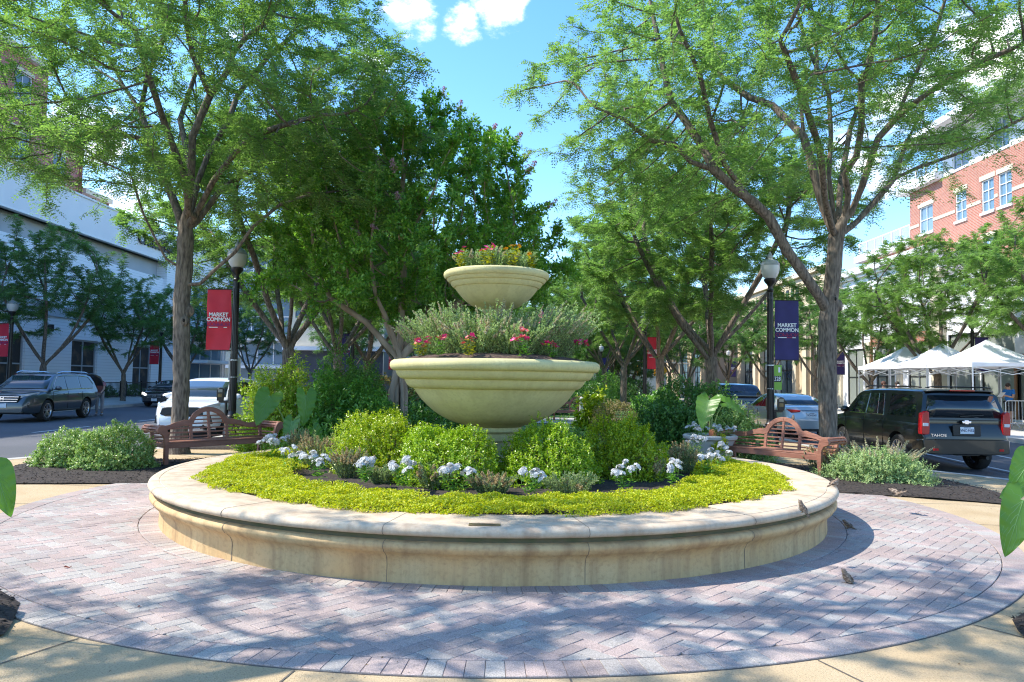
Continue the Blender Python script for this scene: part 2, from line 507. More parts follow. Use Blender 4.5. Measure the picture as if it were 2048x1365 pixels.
pv = MB()
def paver(poly):
    n = len(poly)
    if n < 3: return
    cx_, cy_ = sum(p[0] for p in poly) / n, sum(p[1] for p in poly) / n
    ar = abs(sum(poly[i][0] * poly[(i + 1) % n][1] - poly[(i + 1) % n][0] * poly[i][1] for i in range(n))) / 2
    if ar < 0.0012: return
    z = 0.0135 + random.uniform(-.0013, .0013); tx, ty = random.uniform(-.006, .006), random.uniform(-.006, .006)
    def ring(inset, dz):
        o = []
        for x, y in poly:
            d = math.hypot(x - cx_, y - cy_); k = max(d - inset, 0) / d
            X, Y = cx_ + (x - cx_) * k, cy_ + (y - cy_) * k
            o.append((CX + X, CY + Y, z + dz + tx * (X - cx_) + ty * (Y - cy_)))
        return o
    vs = ring(.0085, 0) + ring(.0028, -.0035) + ring(.0022, -.012)
    fs = [tuple(range(n))] + [(k * n + i, (k + 1) * n + i, (k + 1) * n + (i + 1) % n, k * n + (i + 1) % n) for k in (0, 1) for i in range(n)]
    pv.add(vs, fs)

PW, PL = 0.112, 0.226
def soldier(r0, r1, phase=0.0):
    nb = int(2 * PI * (r0 + r1) / 2 / PW)
    for k in range(nb):
        a0, a1 = 2 * PI * k / nb + phase, 2 * PI * (k + 1) / nb + phase
        paver([(r0 * math.cos(a0), r0 * math.sin(a0)), (r1 * math.cos(a0), r1 * math.sin(a0)), (r1 * math.cos(a1), r1 * math.sin(a1)), (r0 * math.cos(a1), r0 * math.sin(a1))])
soldier(RF - 0.03, RF + 0.20)
soldier(RB - 0.235, RB - 0.004, 0.01)
ri, ro = RF + 0.203, RB - 0.238
K = int(6.2 / PW)
ang = R(47)
ca, sa = math.cos(ang), math.sin(ang)
for ix in range(-K, K + 1):
    for iy in range(-K, K + 1):
        mm = (ix - iy) % 4
        if mm == 0: q = [(ix, iy), (ix + 2, iy), (ix + 2, iy + 1), (ix, iy + 1)]
        elif mm == 3: q = [(ix, iy), (ix + 1, iy), (ix + 1, iy + 2), (ix, iy + 2)]
        else: continue
        q = [(x * PW * ca - y * PW * sa, x * PW * sa + y * PW * ca) for x, y in q]
        cx_, cy_ = sum(p[0] for p in q) / 4, sum(p[1] for p in q) / 4
        r = math.hypot(cx_, cy_)
        if r < ri - .15 or r > ro + .15 or r < 1: continue
        nx, ny = cx_ / r, cy_ / r
        q = clip(q, nx, ny, ro * math.cos(0.02))
        if len(q) >= 3: q = clip(q, -nx, -ny, -ri)
        if len(q) >= 3: paver(q)
M['paver'] = mat('paver', (0.50, 0.37, 0.36), 0.85)
def paver_nodes(mt):
    nt = mt.node_tree; N, Lk = nt.nodes, nt.links; b = N['Principled BSDF']
    ge = N.new('ShaderNodeNewGeometry')
    rp = N.new('ShaderNodeValToRGB'); cr = rp.color_ramp; cr.interpolation = 'CONSTANT'
    cols = [(.345, .268, .242), (.315, .268, .248), (.365, .284, .256), (.335, .303, .276), (.312, .246, .224), (.36, .328, .296), (.325, .266, .24), (.372, .30, .27)]
    cr.elements[0].color = c4(cols[0]); cr.elements[1].position = .13; cr.elements[1].color = c4(cols[1])
    for i, c in enumerate(cols[2:]):
        e = cr.elements.new(.25 + .125 * i); e.color = c4(c)
    Lk.new(ge.outputs['Random Per Island'], rp.inputs['Fac'])
    tc = N.new('ShaderNodeTexCoord')
    n1 = N.new('ShaderNodeTexNoise'); n1.inputs['Scale'].default_value = 130; n1.inputs['Detail'].default_value = 4; Lk.new(tc.outputs['Object'], n1.inputs['Vector'])
    n2 = N.new('ShaderNodeTexNoise'); n2.inputs['Scale'].default_value = 0.9; n2.inputs['Detail'].default_value = 6; Lk.new(tc.outputs['Object'], n2.inputs['Vector'])
    m1 = N.new('ShaderNodeMapRange'); m1.inputs['To Min'].default_value = .62; m1.inputs['To Max'].default_value = 1.45; m1.inputs['From Min'].default_value = .3; m1.inputs['From Max'].default_value = .7
    m2 = N.new('ShaderNodeMapRange'); m2.inputs['To Min'].default_value = .8; m2.inputs['To Max'].default_value = 1.15; m2.inputs['From Min'].default_value = .3; m2.inputs['From Max'].default_value = .7
    Lk.new(n1.outputs['Fac'], m1.inputs['Value']); Lk.new(n2.outputs['Fac'], m2.inputs['Value'])
    mu = N.new('ShaderNodeMath'); mu.operation = 'MULTIPLY'; Lk.new(m1.outputs['Result'], mu.inputs[0]); Lk.new(m2.outputs['Result'], mu.inputs[1])
    mx = N.new('ShaderNodeMix'); mx.data_type = 'RGBA'; mx.blend_type = 'MULTIPLY'; mx.inputs['Factor'].default_value = 1
    Lk.new(rp.outputs['Color'], mx.inputs['A']); Lk.new(mu.outputs[0], mx.inputs['B']); Lk.new(mx.outputs['Result'], b.inputs['Base Color'])
    bp = N.new('ShaderNodeBump'); bp.inputs['Strength'].default_value = .35; bp.inputs['Distance'].default_value = .004
    Lk.new(n1.outputs['Fac'], bp.inputs['Height']); Lk.new(bp.outputs['Normal'], b.inputs['Normal'])
paver_nodes(M['paver'])
tag(pv.build('brick_paving', M['paver'], smooth=0), kind='structure')

# ---- mulch beds (low mounds) and their chips
def bed(poly, h=0.05, name='mulch_bed', chips=0, step=0.18, chip_y=None):
    xs = [p[0] for p in poly]; yy = [p[1] for p in poly]
    def inside(x, y):
        c = False
        for i in range(len(poly)):
            (x1, y1), (x2, y2) = poly[i], poly[(i + 1) % len(poly)]
            if (y1 > y) != (y2 > y) and x < (x2 - x1) * (y - y1) / (y2 - y1) + x1: c = not c
        return c
    def edge(x, y):
        d = 9
        for i in range(len(poly)):
            a, b = Vector(poly[i]), Vector(poly[(i + 1) % len(poly)]); p = Vector((x, y))
            t = max(0, min(1, (p - a).dot(b - a) / max((b - a).length_squared, 1e-9)))
            d = min(d, (p - a.lerp(b, t)).length)
        return d
    me = bpy.data.meshes.new(name); bm = bmesh.new()
    bmv = [bm.verts.new((x, y, 0)) for x, y in poly]
    bm.faces.new(bmv)
    for ax, lo, hi in ((0, min(xs), max(xs)), (1, min(yy), max(yy))):
        k = lo + step
        while k < hi:
            co = [0, 0, 0]; co[ax] = k; no = [0, 0, 0]; no[ax] = 1
            bmesh.ops.bisect_plane(bm, geom=bm.verts[:] + bm.edges[:] + bm.faces[:], plane_co=co, plane_no=no)
            k += step
    for v in bm.verts:
        e = edge(v.co.x, v.co.y)
        v.co.z = slab_z(v.co.x, v.co.y) + 0.018 + (h * min(e / .4, 1) + random.uniform(0, .02) if e > 1e-4 else 0)
    bm.to_mesh(me); bm.free(); me.materials.append(M['mulch'])
    o = link(name, me); tag(o, kind='structure')
    if chips:
        P = []
        while len(P) < chips:
            x, y = random.uniform(min(xs), max(xs)), random.uniform(min(yy), max(yy))
            if inside(x, y): P.append((x, y, slab_z(x, y) + .02 + h * min(edge(x, y) / .4, 1) + random.uniform(0, .02)))
        P = np.array(P); nn = len(P)
        A = rdir(nn) * [1, 1, .35]; Nn = rdir(nn, 2.0)
        V, F = leaf_quads(P, A, Nn, rng.uniform(.02, .06, nn), rng.uniform(.008, .02, nn), .3)
        o2 = link('mulch_chips', np_mesh('mulch_chips', V, F, M['chip'])); tag(o2, 'loose dark bark chips scattered over the mulch beds', 'mulch', kind='stuff')
    return o
arc = lambda r, a0, a1, n: [(CX + r * math.cos(R(a0 + (a1 - a0) * i / n)), CY + r * math.sin(R(a0 + (a1 - a0) * i / n))) for i in range(n + 1)]
bed([(-7.9, 11.0), (-6.6, 11.15), (-5.25, 11.35)] + arc(4.1, 165, 96, 14) + [(-1.2, 15.9), (-4.0, 16.3), (-6.3, 14.4), (-7.6, 14.6), (-8.7, 13.4)], chips=5200)
bed([(4.95, 11.35), (6.2, 11.0), (7.35, 10.95), (8.15, 12.4), (8.2, 14.1), (6.9, 14.9), (5.9, 15.0), (3.6, 16.3), (0.6, 16.0)] + arc(4.1, 84, 17, 14), chips=5200)
bed([(-3.42, 5.35), (-3.22, 4.98), (-3.1, 4.72), (-3.5, 4.2), (-4.6, 3.6), (-5.6, 4.4), (-5.2, 6.0), (-4.4, 6.2)], chips=1500)
bed([(3.5, 5.3), (3.38, 5.06), (3.32, 4.86), (3.8, 4.4), (4.6, 3.9), (5.6, 4.4), (5.2, 5.8), (4.2, 5.9)], chips=1500)
bed([(-7.4, 16.7), (-5.2, 16.9), (-1.0, 16.4), (-0.6, 19.5), (-3.0, 22.5), (-3.2, 29), (-7.5, 29), (-7.5, 19.5)], chips=0, step=.5)
bed([(0.6, 16.5), (4.6, 16.6), (5.6, 17.2), (6.9, 19.4), (7.3, 21), (7.3, 30), (3.4, 30), (3.2, 23), (0.9, 19.6)], chips=0, step=.5)
mb = MB(); mb.add([(-2.9, 22.6, .02), (-.5, 19.8, .02), (.8, 19.8, .02), (3.1, 23.2, .02), (3.3, 28.6, .02), (-3.1, 28.6, .02)], [(0, 1, 2, 3, 4, 5)])
tag(mb.build('lawn', M['lawn']), kind='structure')
mb = MB(); mb.add([(-3.2, 29.0, .022), (3.3, 29.0, .022), (3.3, 33.5, .022), (-3.2, 33.5, .022)], [(0, 1, 2, 3)])
tag(mb.build('garden_path', M['concrete']), kind='structure')
mb = MB(); mb.add([(-7.2, 34, .02), (7.4, 34, .02), (7.4, 72, .02), (-7.2, 72, .02)], [(0, 1, 2, 3)])
tag(mb.build('far_lawn', M['lawn']), kind='structure')

# ---- streets: sidewalks on the far sides, lane dashes
mb = MB()
def walk(x0, x1, z0, z1, y0, y1):
    sgn = 1 if x1 > x0 else -1
    mb.add([(x0, y0, z0), (x0, y1, z0), (x1, y1, z1), (x1, y0, z1)], [(0, 1, 2, 3)])
    mb.add([(x0, y0, z0), (x0, y1, z0), (x0 - .02 * sgn, y1, -.6), (x0 - .02 * sgn, y0, -.6)], [(0, 1, 2, 3)])
    mb.add([(x0, y0, z0), (x1, y0, z1), (x1, y0, -.6), (x0, y0, -.6)], [(0, 1, 2, 3)])
walk(-20.9, -60, 0.05, .05, -10, 78); walk(16.2, 60, 0.02, .12, -10, 80)
tag(mb.build('sidewalk', M['concrete'], smooth=0), kind='structure')
mb = MB(); mb.add([(-21.4, -10, .056), (-21.4, 78, .056), (-27.2, 78, .50), (-27.2, -10, .50)], [(0, 1, 2, 3)])
mb.add([(-27.2, -10, .50), (-27.2, 78, .50), (-60, 78, .50), (-60, -10, .50)], [(0, 1, 2, 3)])
tag(mb.build('store_forecourt', M['concrete'], smooth=0), kind='structure')
mb = MB()
def dash(x, y0, y1, w=.12):
    mb.add([(x - w / 2, y0, road_z(x, y0) + .005), (x + w / 2, y0, road_z(x, y0) + .005), (x + w / 2, y1, road_z(x, y1) + .005), (x - w / 2, y1, road_z(x, y1) + .005)], [(0, 1, 2, 3)])
for k in range(-2, 6): dash(-14.0, 22.1 + 6.2 * k, 25.1 + 6.2 * k)
for k in range(-2, 6): dash(13.3, 20.0 + 6.2 * k, 23.0 + 6.2 * k)
for yy in (22.6, 28.9, 35): 
    mb.add([(8.6, yy, road_z(9, yy) + .005), (11.2, yy, road_z(11, yy) + .005), (11.2, yy + .1, road_z(11, yy) + .005), (8.6, yy + .1, road_z(9, yy) + .005)], [(0, 1, 2, 3)])
dash(11.3, 14.5, 24.0, .1)
tag(mb.build('road_markings', M['roadpaint'], smooth=0), kind='structure')

# ================================================================ the round seat wall
def wallmat(name, c1, c2, c3, streak):
    mt = mat(name, c1, .8, col2=c2, vscale=2.2, bump=.15, bscale=120, col3=c3, scale3=30)
    nt = mt.node_tree; N, Lk = nt.nodes, nt.links; b = N['Principled BSDF']
    src = b.inputs['Base Color'].links[0].from_socket
    tc = N.new('ShaderNodeTexCoord'); mp = N.new('ShaderNodeMapping'); mp.inputs['Scale'].default_value = (3.4, 3.4, .25)
    Lk.new(tc.outputs['Object'], mp.inputs['Vector'])
    nz = N.new('ShaderNodeTexNoise'); nz.inputs['Scale'].default_value = 1.6; nz.inputs['Detail'].default_value = 5; nz.inputs['Roughness'].default_value = .65
    Lk.new(mp.outputs['Vector'], nz.inputs['Vector'])
    mr = N.new('ShaderNodeMapRange'); mr.inputs['From Min'].default_value = .45; mr.inputs['From Max'].default_value = .72; mr.inputs['To Max'].default_value = .75
    Lk.new(nz.outputs['Fac'], mr.inputs['Value'])
    mx = N.new('ShaderNodeMix'); mx.data_type = 'RGBA'; mx.inputs['B'].default_value = c4(streak)
    Lk.new(mr.outputs['Result'], mx.inputs['Factor']); Lk.new(src, mx.inputs['A']); Lk.new(mx.outputs['Result'], b.inputs['Base Color'])
    return mt
M['wallstone'] = wallmat('wall_stone', (.56, .365, .165), (.60, .425, .215), (.42, .265, .12), (.25, .14, .065))
M['coping'] = wallmat('coping_stone', (.54, .43, .305), (.58, .485, .36), (.45, .34, .23), (.34, .23, .15))
sw = thing('planter_wall', 'low round cast stone seat wall with moulded rim around the flower bed', 'planter', (CX, CY, 0))
WP = [(4.035, 0.0), (4.03, .15), (4.035, .19), (4.055, .228), (4.09, .258), (4.112, .268), (4.12, .285), (4.135, .30), (4.138, .318), (4.13, .338), (4.108, .352), (4.07, .358)]
CP = [(4.06, .398), (4.115, .40), (4.145, .412), (4.158, .437), (4.148, .462), (4.125, .477), (4.105, .4805), (4.045, .481), (4.042, .477), (4.034, .477), (4.031, .481), (3.55, .483), (3.53, .47), (3.53, .36)]
mb = MB(); mb.lathe(WP, 160, cap=False); mb.build('wall', M['wallstone'], sw, smooth=50)
mb = MB(); mb.lathe([(4.075, .3575), (4.062, .372), (4.062, .399)], 160, cap=False); mb.build('groove', mat('groove_stone', (.16, .13, .08), .9, col2=(.10, .11, .05), vscale=8), sw, smooth=50)  # groove band in darker brown and olive tones
mb = MB(); mb.lathe(CP, 160, cap=False); mb.build('coping', M['coping'], sw, smooth=50)
mb = MB()
for k in range(16):
    an = -PI / 2 + R(11.25 + 22.5 * k)
    for prof in (WP, CP[1:12]):
        w = .002 + .001 * (k % 3)
        pr = [(r + .0022 if r > 4 else r, z + (.0022 if r < 4.11 and z > .47 else 0)) for r, z in prof]
        t = Vector((-math.sin(an), math.cos(an), 0)) * w; d = Vector((math.cos(an), math.sin(an), 0))
        v1 = [d * r + Vector((0, 0, z)) - t for r, z in pr]; v2 = [d * r + Vector((0, 0, z)) + t for r, z in pr]
        nn = len(pr)
        mb.add(v1 + v2, [(i, i + 1, nn + i + 1, nn + i) for i in range(nn - 1)])
mb.build('mortar_joint', M['joint'], sw, smooth=0)
mb = MB(); mb.lathe([(0.01, .44), (1.2, .47), (2.4, .425), (3.0, .415), (3.54, .40)], 64, cap=False); mb.build('soil', M['mulch'], sw)
for (px, py) in ((970, 1048), (1008, 927 + 0), ):
    pass
def plaque(an, r=3.86, w=.24, d=.075):
    a = R(an); T = Matrix.Translation((r * math.cos(a), r * math.sin(a), .4865)) @ Matrix.Rotation(a + PI / 2, 4, 'Z')
    mb = MB(); mb.box((0, 0, 0), (w, d, .009), M=T); o = mb.build('plaque', M['brass'], sw, bevel=.002)
    b2 = MB()
    for i in range(3): b2.box((0, -.018 + .018 * i, .0052), (w * (.8 - .15 * i), .006, .001), M=T)
    b2.build('engraved_lines', mat('engraving', (.06, .05, .03), .5), o)
plaque(-90.2, 4.02, .25, .07)
plaque(146, 3.88, .25, .12); plaque(37, 3.88, .25, .12)

# ================================================================ tiered bowls
S = 1 / 150.0
def zz(y): return 1.62 + (763 - y) * S
BX = (991 - 1024) / 1500 * 10.0
M['caststone'] = wallmat('cast_stone', (.59, .535, .265), (.54, .485, .23), (.45, .40, .20), (.45, .39, .185))
tp = thing('tiered_planter', 'pale yellow two tier cast stone bowl planter on a pedestal in the round bed', 'planter', (BX, CY, 0))
bow = [(52, 854), (60, 851), (80, 845), (94, 839.5), (107, 833), (121, 823.5), (134, 812), (145, 801), (153, 790.5), (158, 783), (161, 779), (163.5, 779), (168, 777.5), (174, 772), (177.5, 766), (179, 762), (181.5, 761.5), (187, 760), (192, 755.5), (195.5, 749.5), (196.5, 745.5), (201, 745), (205.5, 742), (208, 737), (208, 732.5), (206, 728), (202, 725), (196, 724), (190, 725), (188, 730)]
mb = MB(); mb.lathe([(r * S, zz(y)) for r, y in bow], 96, cap=False); mb.build('large_bowl', M['caststone'], tp, smooth=32)
ub = [(26, 624), (31, 620), (47, 614), (57, 608), (66, 600), (75, 590), (81, 582), (83.5, 578.5), (86, 578), (89.5, 574.5), (91.5, 571), (92.5, 568.5), (95, 568), (98.5, 564.5), (99.6, 561), (102, 560.6), (105.3, 557), (106.3, 553), (105.3, 549), (102.5, 546.5), (99, 545.6), (94, 546.5), (92, 551)]
mb = MB(); mb.lathe([(r * S, zz(y)) for r, y in ub], 72, cap=False); mb.build('small_bowl', M['caststone'], tp, smooth=32)
pd = [(46, 1000), (46, 985), (40, 970), (31, 950), (27, 925), (28, 905), (33, 888), (36, 882), (41, 880.5), (43, 877), (44, 870), (46, 866), (51.5, 864), (54, 861), (54, 857), (53, 854), (30, 853)]
mb = MB(); mb.lathe([(r * S, zz(y)) for r, y in pd], 48, cap=False)
mb.build('pedestal', M['caststone'], tp, smooth=32)
mb = MB(); mb.lathe([(24 * S, zz(722)), (22 * S, zz(690)), (19 * S, zz(650)), (21 * S, zz(632)), (27 * S, zz(625)), (29 * S, zz(621))], 32, cap=False)
mb.build('upper_stem', M['caststone'], tp, smooth=32)
mb = MB(); mb.lathe([(.01, zz(706)), (.7, zz(711)), (1.1, zz(718)), (190 * S, zz(727))], 48, cap=False); mb.build('soil', M['soil'], tp)
mb = MB(); mb.lathe([(.01, zz(540)), (.4, zz(543)), (93 * S, zz(549))], 32, cap=False); mb.build('soil', M['soil'], tp)
# ================================================================ leaf materials
LM = {}
LM['locust'] = leafmat('locust_leaf', (.072, .122, .038), (.150, .205, .062), .54, .5)
LM['locustb'] = leafmat('locust_leaf_pale', (.085, .140, .048), (.165, .222, .076), .54, .5)
LM['locustd'] = leafmat('locust_leaf_deep', (.052, .105, .034), (.10, .16, .05), .4, .5)  # shade of the left street trees put into a deeper leaf green
LM['myrtle'] = leafmat('crape_myrtle_leaf', (.062, .14, .028), (.17, .27, .042), .48, .35, spec=.5, c3=(.16, .24, .02))
LM['pinkbloom'] = leafmat('pale_pink_bloom', (.42, .24, .28), (.62, .42, .44), .3, .7, tcol=(1, .8, .8))
LM['gold'] = leafmat('gold_leaf', (.10, .16, .008), (.28, .30, .012), .34, .32, spec=.5, c3=(.62, .56, .05))
LM['golddeep'] = leafmat('gold_leaf_deep', (.09, .16, .010), (.25, .31, .014), .32, .32, spec=.5, c3=(.36, .36, .05))  # greener gold leaf for the two mounds beside the pedestal
LM['jenny'] = leafmat('creeping_leaf', (.28, .375, .012), (.63, .66, .02), .36, .45, tcol=(1.2, 1.2, .5), c3=(.72, .64, .05))
LM['abelia'] = leafmat('mid_green_leaf', (.055, .115, .020), (.125, .205, .035), .3, .38, spec=.5, c3=(.28, .30, .09))
LM['laurel'] = leafmat('fresh_green_leaf', (.05, .125, .02), (.12, .22, .03), .32, .36, spec=.5)
LM['nandina'] = leafmat('yellow_green_leaf', (.11, .165, .018), (.26, .32, .03), .34, .4, c3=(.34, .16, .05))
LM['hedge'] = leafmat('hedge_leaf', (.032, .085, .020), (.085, .16, .028), .28, .36, spec=.5, c3=(.20, .27, .03))
LM['varieg'] = leafmat('variegated_leaf', (.085, .15, .035), (.25, .30, .10), .3, .35, spec=.5, c3=(.42, .42, .22))
LM['silver'] = leafmat('silver_leaf', (.14, .21, .085), (.25, .31, .13), .3, .6, tcol=(1.1, 1.2, .8))
LM['dusty'] = leafmat('grey_green_leaf', (.095, .14, .055), (.20, .235, .11), .3, .6, tcol=(1.1, 1.2, .8))
LM['dry'] = leafmat('dry_spike', (.22, .15, .075), (.40, .30, .17), .25, .8, tcol=(1.1, 1, .8))
LM['straw'] = leafmat('pale_spike', (.50, .40, .24), (.74, .62, .42), .25, .8, tcol=(1.1, 1, .8))
LM['vinca'] = leafmat('vinca_leaf', (.045, .12, .014), (.10, .20, .022), .34, .35, spec=.5)
LM['vincay'] = leafmat('yellowing_leaf', (.20, .25, .015), (.46, .38, .02), .34, .4)
LM['whitepetal'] = leafmat('white_petal', (.80, .80, .82), (.88, .88, .89), .3, .6, tcol=(1, 1, 1))
LM['pinkpetal'] = leafmat('magenta_petal', (.62, .012, .15), (.74, .05, .24), .25, .5, tcol=(1, .8, .9))
LM['coralpetal'] = leafmat('coral_petal', (.60, .06, .08), (.68, .14, .12), .25, .5, tcol=(1, .8, .9))
LM['eye'] = mat('flower_eye', (.75, .55, .50), .6)
LM['orange'] = leafmat('orange_petal', (.60, .20, .01), (.72, .32, .02), .3, .5, tcol=(1, .9, .6))
LM['russet'] = leafmat('russet_leaf', (.10, .10, .035), (.20, .15, .06), .3, .5, c3=(.30, .12, .07))

def ear_mat():
    mt, nt, b = _nt('elephant_ear_leaf'); N, Lk = nt.nodes, nt.links
    tc = N.new('ShaderNodeTexCoord')
    nz = N.new('ShaderNodeTexNoise'); nz.inputs['Scale'].default_value = 6; nz.inputs['Detail'].default_value = 3
    Lk.new(tc.outputs['Object'], nz.inputs['Vector'])
    mx = N.new('ShaderNodeMix'); mx.data_type = 'RGBA'; mx.inputs['A'].default_value = (.09, .22, .03, 1); mx.inputs['B'].default_value = (.15, .31, .05, 1)
    Lk.new(nz.outputs['Fac'], mx.inputs['Factor']); Lk.new(mx.outputs['Result'], b.inputs['Base Color'])
    b.inputs['Roughness'].default_value = .38
    tr = N.new('ShaderNodeBsdfTranslucent'); tr.inputs['Color'].default_value = (.17, .40, .03, 1)
    ms = N.new('ShaderNodeMixShader'); ms.inputs['Fac'].default_value = .45
    Lk.new(b.outputs['BSDF'], ms.inputs[1]); Lk.new(tr.outputs['BSDF'], ms.inputs[2]); Lk.new(ms.outputs['Shader'], N['Material Output'].inputs['Surface'])
    return mt
M['ear'] = ear_mat()
M['earvein'] = mat('leaf_vein', (.17, .33, .09), .5)

# ================================================================ generic leaf clouds
def merge(parts):
    V, F, b = [], [], 0
    for v, f in parts:
        V.append(v); F.append(f + b); b += len(v)
    return np.concatenate(V), np.concatenate(F)

def sprigs(P, A, ln, k, L, Wd, spread=.9, fold=.22, up=.3, jit=.35):
    """k leaves along each sprig (base P, axis A, length ln)"""
    n = len(P); A = unit(A)
    t = np.tile(np.linspace(.15, 1.0, k), n) + rng.uniform(-.06, .06, n * k)
    Pi = np.repeat(P, k, 0); Ai = np.repeat(A, k, 0); li = np.repeat(np.broadcast_to(ln, (n,)), k)
    side = unit(np.cross(Ai, rdir(n * k)))
    base = Pi + Ai * (t * li)[:, None]
    ax = unit(Ai * (1 - spread * .55) + side * spread + rdir(n * k) * jit * .5)
    nn = unit(Ai * .5 + rdir(n * k) * jit + np.array([0, 0, up]))
    return leaf_quads(base, ax, nn, L * rng.uniform(.7, 1.2, n * k), Wd * rng.uniform(.75, 1.2, n * k), fold)

def lumps(D, amp, seed, fr=3.0):
    r = np.random.default_rng(seed); o = np.ones(len(D))
    for i in range(7):
        k = r.normal(size=3) * fr * (1 + .35 * i); o += amp / (1 + .4 * i) * np.sin(D @ k + r.uniform(0, 6.3))
    return o

def dome_points(n, rad, seed, amp=.10, zmin=-.15, inner=.3, fr=3.0):
    D = rdir(int(n * 2.2)); D = D[D[:, 2] > zmin][:n]; n = len(D)
    u = np.where(rng.random(n) < inner, rng.uniform(.35, .85, n), rng.uniform(.84, 1.0, n))
    r = lumps(D, amp, seed, fr) * u
    return D * r[:, None] * np.array(rad), D

def stems_mb(rad, n, r0=.012, base=.15):
    mb = MB()
    for _ in range(n):
        a = random.uniform(0, 2 * PI); q = random.uniform(.25, .85)
        e = Vector((math.cos(a) * rad[0] * q, math.sin(a) * rad[1] * q, rad[2] * math.sqrt(max(1 - q * q, .05)) * random.uniform(.7, .95)))
        b = Vector((math.cos(a) * rad[0] * base, math.sin(a) * rad[1] * base, -.03))
        mid = b.lerp(e, .5) + Vector((random.uniform(-.05, .05), random.uniform(-.05, .05), .06))
        mb.tube([b, mid, e], [r0, r0 * .7, r0 * .35], 5)
    return mb

def shrub(name, label, loc, rad, mat_, n=900, k=7, L=.035, Wd=.02, sl=.12, amp=.1, group=None, seed=1, cat='shrub', lobes=None, nst=14, stray=.04, zmin=-.15, inner=.3, fr=3.0, extra=None):
    t = thing(name, label, cat, loc, 0, group)
    parts = []
    for i, (ox, oy, oz, sc_) in enumerate(lobes or [(0, 0, 0, 1)]):
        rr = [q * sc_ for q in rad]; n_ = n * 2.7
        P, D = dome_points(int(n_ * sc_ * sc_), rr, seed + i * 7, amp, zmin, inner, fr)
        A = unit(D + np.array([0, 0, .55]) + rdir(len(P)) * .55)
        s = sl * rng.uniform(.6, 1.25, len(P)); s[rng.random(len(P)) < stray] *= 2.0
        v, f = sprigs(P - A * s[:, None] * .6, A, s, k, L * 1.1, Wd * 1.15)
        v = v + np.array([ox, oy, oz]); v[:, 2] = np.maximum(v[:, 2], -.02)
        parts.append((v, f))
    V, F = merge(parts)
    link('foliage', np_mesh('foliage', V, F, mat_), t)
    stems_mb(rad, nst).build('stems', M['stem'], t)
    if extra: extra(t)
    return t

# ================================================================ flowers
def blossom_mesh(name, petals, r, mat_, eye=True, cup=.25):
    P = np.zeros((petals, 3)); an = np.arange(petals) * 2 * PI / petals
    A = np.stack([np.cos(an), np.sin(an), np.full(petals, cup)], 1)
    V, F = leaf_quads(P, A, np.tile([0, 0, 1.0], (petals, 1)), r, r * .95, .06)
    mats = [mat_, LM['eye']]; mi = [0] * petals
    if eye:
        b = len(V); e = .22 * r
        V = np.concatenate([V, [[e, 0, .02 * r + .002], [0, e, .02 * r + .002], [-e, 0, .02 * r + .002], [0, -e, .02 * r + .002]]])
        F = np.concatenate([F, [[b, b + 1, b + 2, b + 3]]]); mi.append(1)
    return np_mesh(name, V, F, mats, mi=mi)

def head_mesh(name, nfl, R_, r, mat_):
    """a domed head of small star flowers"""
    D = rdir(nfl * 3, .9); D = D[D[:, 2] > .12][:nfl]
    parts = []
    for d in D:
        an = np.arange(5) * 2 * PI / 5 + rng.uniform(0, 6)
        t1 = unit(np.cross(d, [.3, .2, .9])); t2 = np.cross(d, t1)
        A = np.cos(an)[:, None] * t1 + np.sin(an)[:, None] * t2 + d * .2
        p = np.tile(d * np.array([R_, R_, R_ * .6]), (5, 1))
        parts.append(leaf_quads(p, A, np.tile(d, (5, 1)), r, r * .8, .05))
    V, F = merge(parts)
    return np_mesh(name, V, F, mat_)

HEADS = [head_mesh('white_flower_head', 16, .036, .020, LM['whitepetal']) for _ in range(3)]
PINKB = [blossom_mesh('magenta_blossom', 5, .034, LM['pinkpetal']), blossom_mesh('coral_blossom', 5, .03, LM['coralpetal'])]

def bedding_mesh(h, w, n, L, Wd, mat_):
    """upright leafy stems: leaves in whorls"""
    parts = []; tips = []
    ns = max(int(n / 14), 3)
    for i in range(ns):
        a = rng.uniform(0, 2 * PI); q = math.sqrt(rng.random()) * w
        top = np.array([math.cos(a) * q, math.sin(a) * q, h * rng.uniform(.75, 1.0) * (1 - .35 * (q / w) ** 2)])
        bot = np.array([math.cos(a) * q * .3, math.sin(a) * q * .3, 0])
        tips.append(top)
        kk = 14; t = np.linspace(.2, 1, kk)[:, None]
        P = bot + (top - bot) * t
        an = np.arange(kk) * 2.4 + rng.uniform(0, 6)
        A = np.stack([np.cos(an), np.sin(an), rng.uniform(-.25, .7, kk)], 1)
        parts.append(leaf_quads(P, A, np.tile([0, 0, 1.0], (kk, 1)) + rdir(kk) * .25, L * rng.uniform(.7, 1.15, kk), Wd, .15))
    V, F = merge(parts)
    return np_mesh('foliage', V, F, mat_), tips

def flowering(name, label, loc, h, w, n, flower_meshes, nf, group, L=.07, Wd=.032, mat_=None, cat='flower', fs=1.0, fname='flower_head'):
    t = thing(name, label, cat, loc, random.uniform(0, 6), group)
    me, tips = bedding_mesh(h, w, n, L, Wd, mat_ or LM['vinca'])
    link('foliage', me, t)
    random.shuffle(tips)
    sm = MB()
    for i in range(nf):
        p = Vector(tips[i % len(tips)]) + Vector((random.uniform(-.05, .05), random.uniform(-.05, .05), random.uniform(-.02, .05))) * (1 if i >= len(tips) else .3)
        o = link(fname, random.choice(flower_meshes), t, p + Vector((0, 0, .012)))
        o.rotation_euler = (random.uniform(-.7, .7), random.uniform(-.7, .7), random.uniform(0, 6)); o.scale = [fs * random.uniform(.85, 1.2)] * 3
        sm.tube([p * .9 - Vector((0, 0, .06)), p + Vector((0, 0, .01))], .0025, 3, cap=False)
    sm.build('stems', M['petiole'], t)
    return t

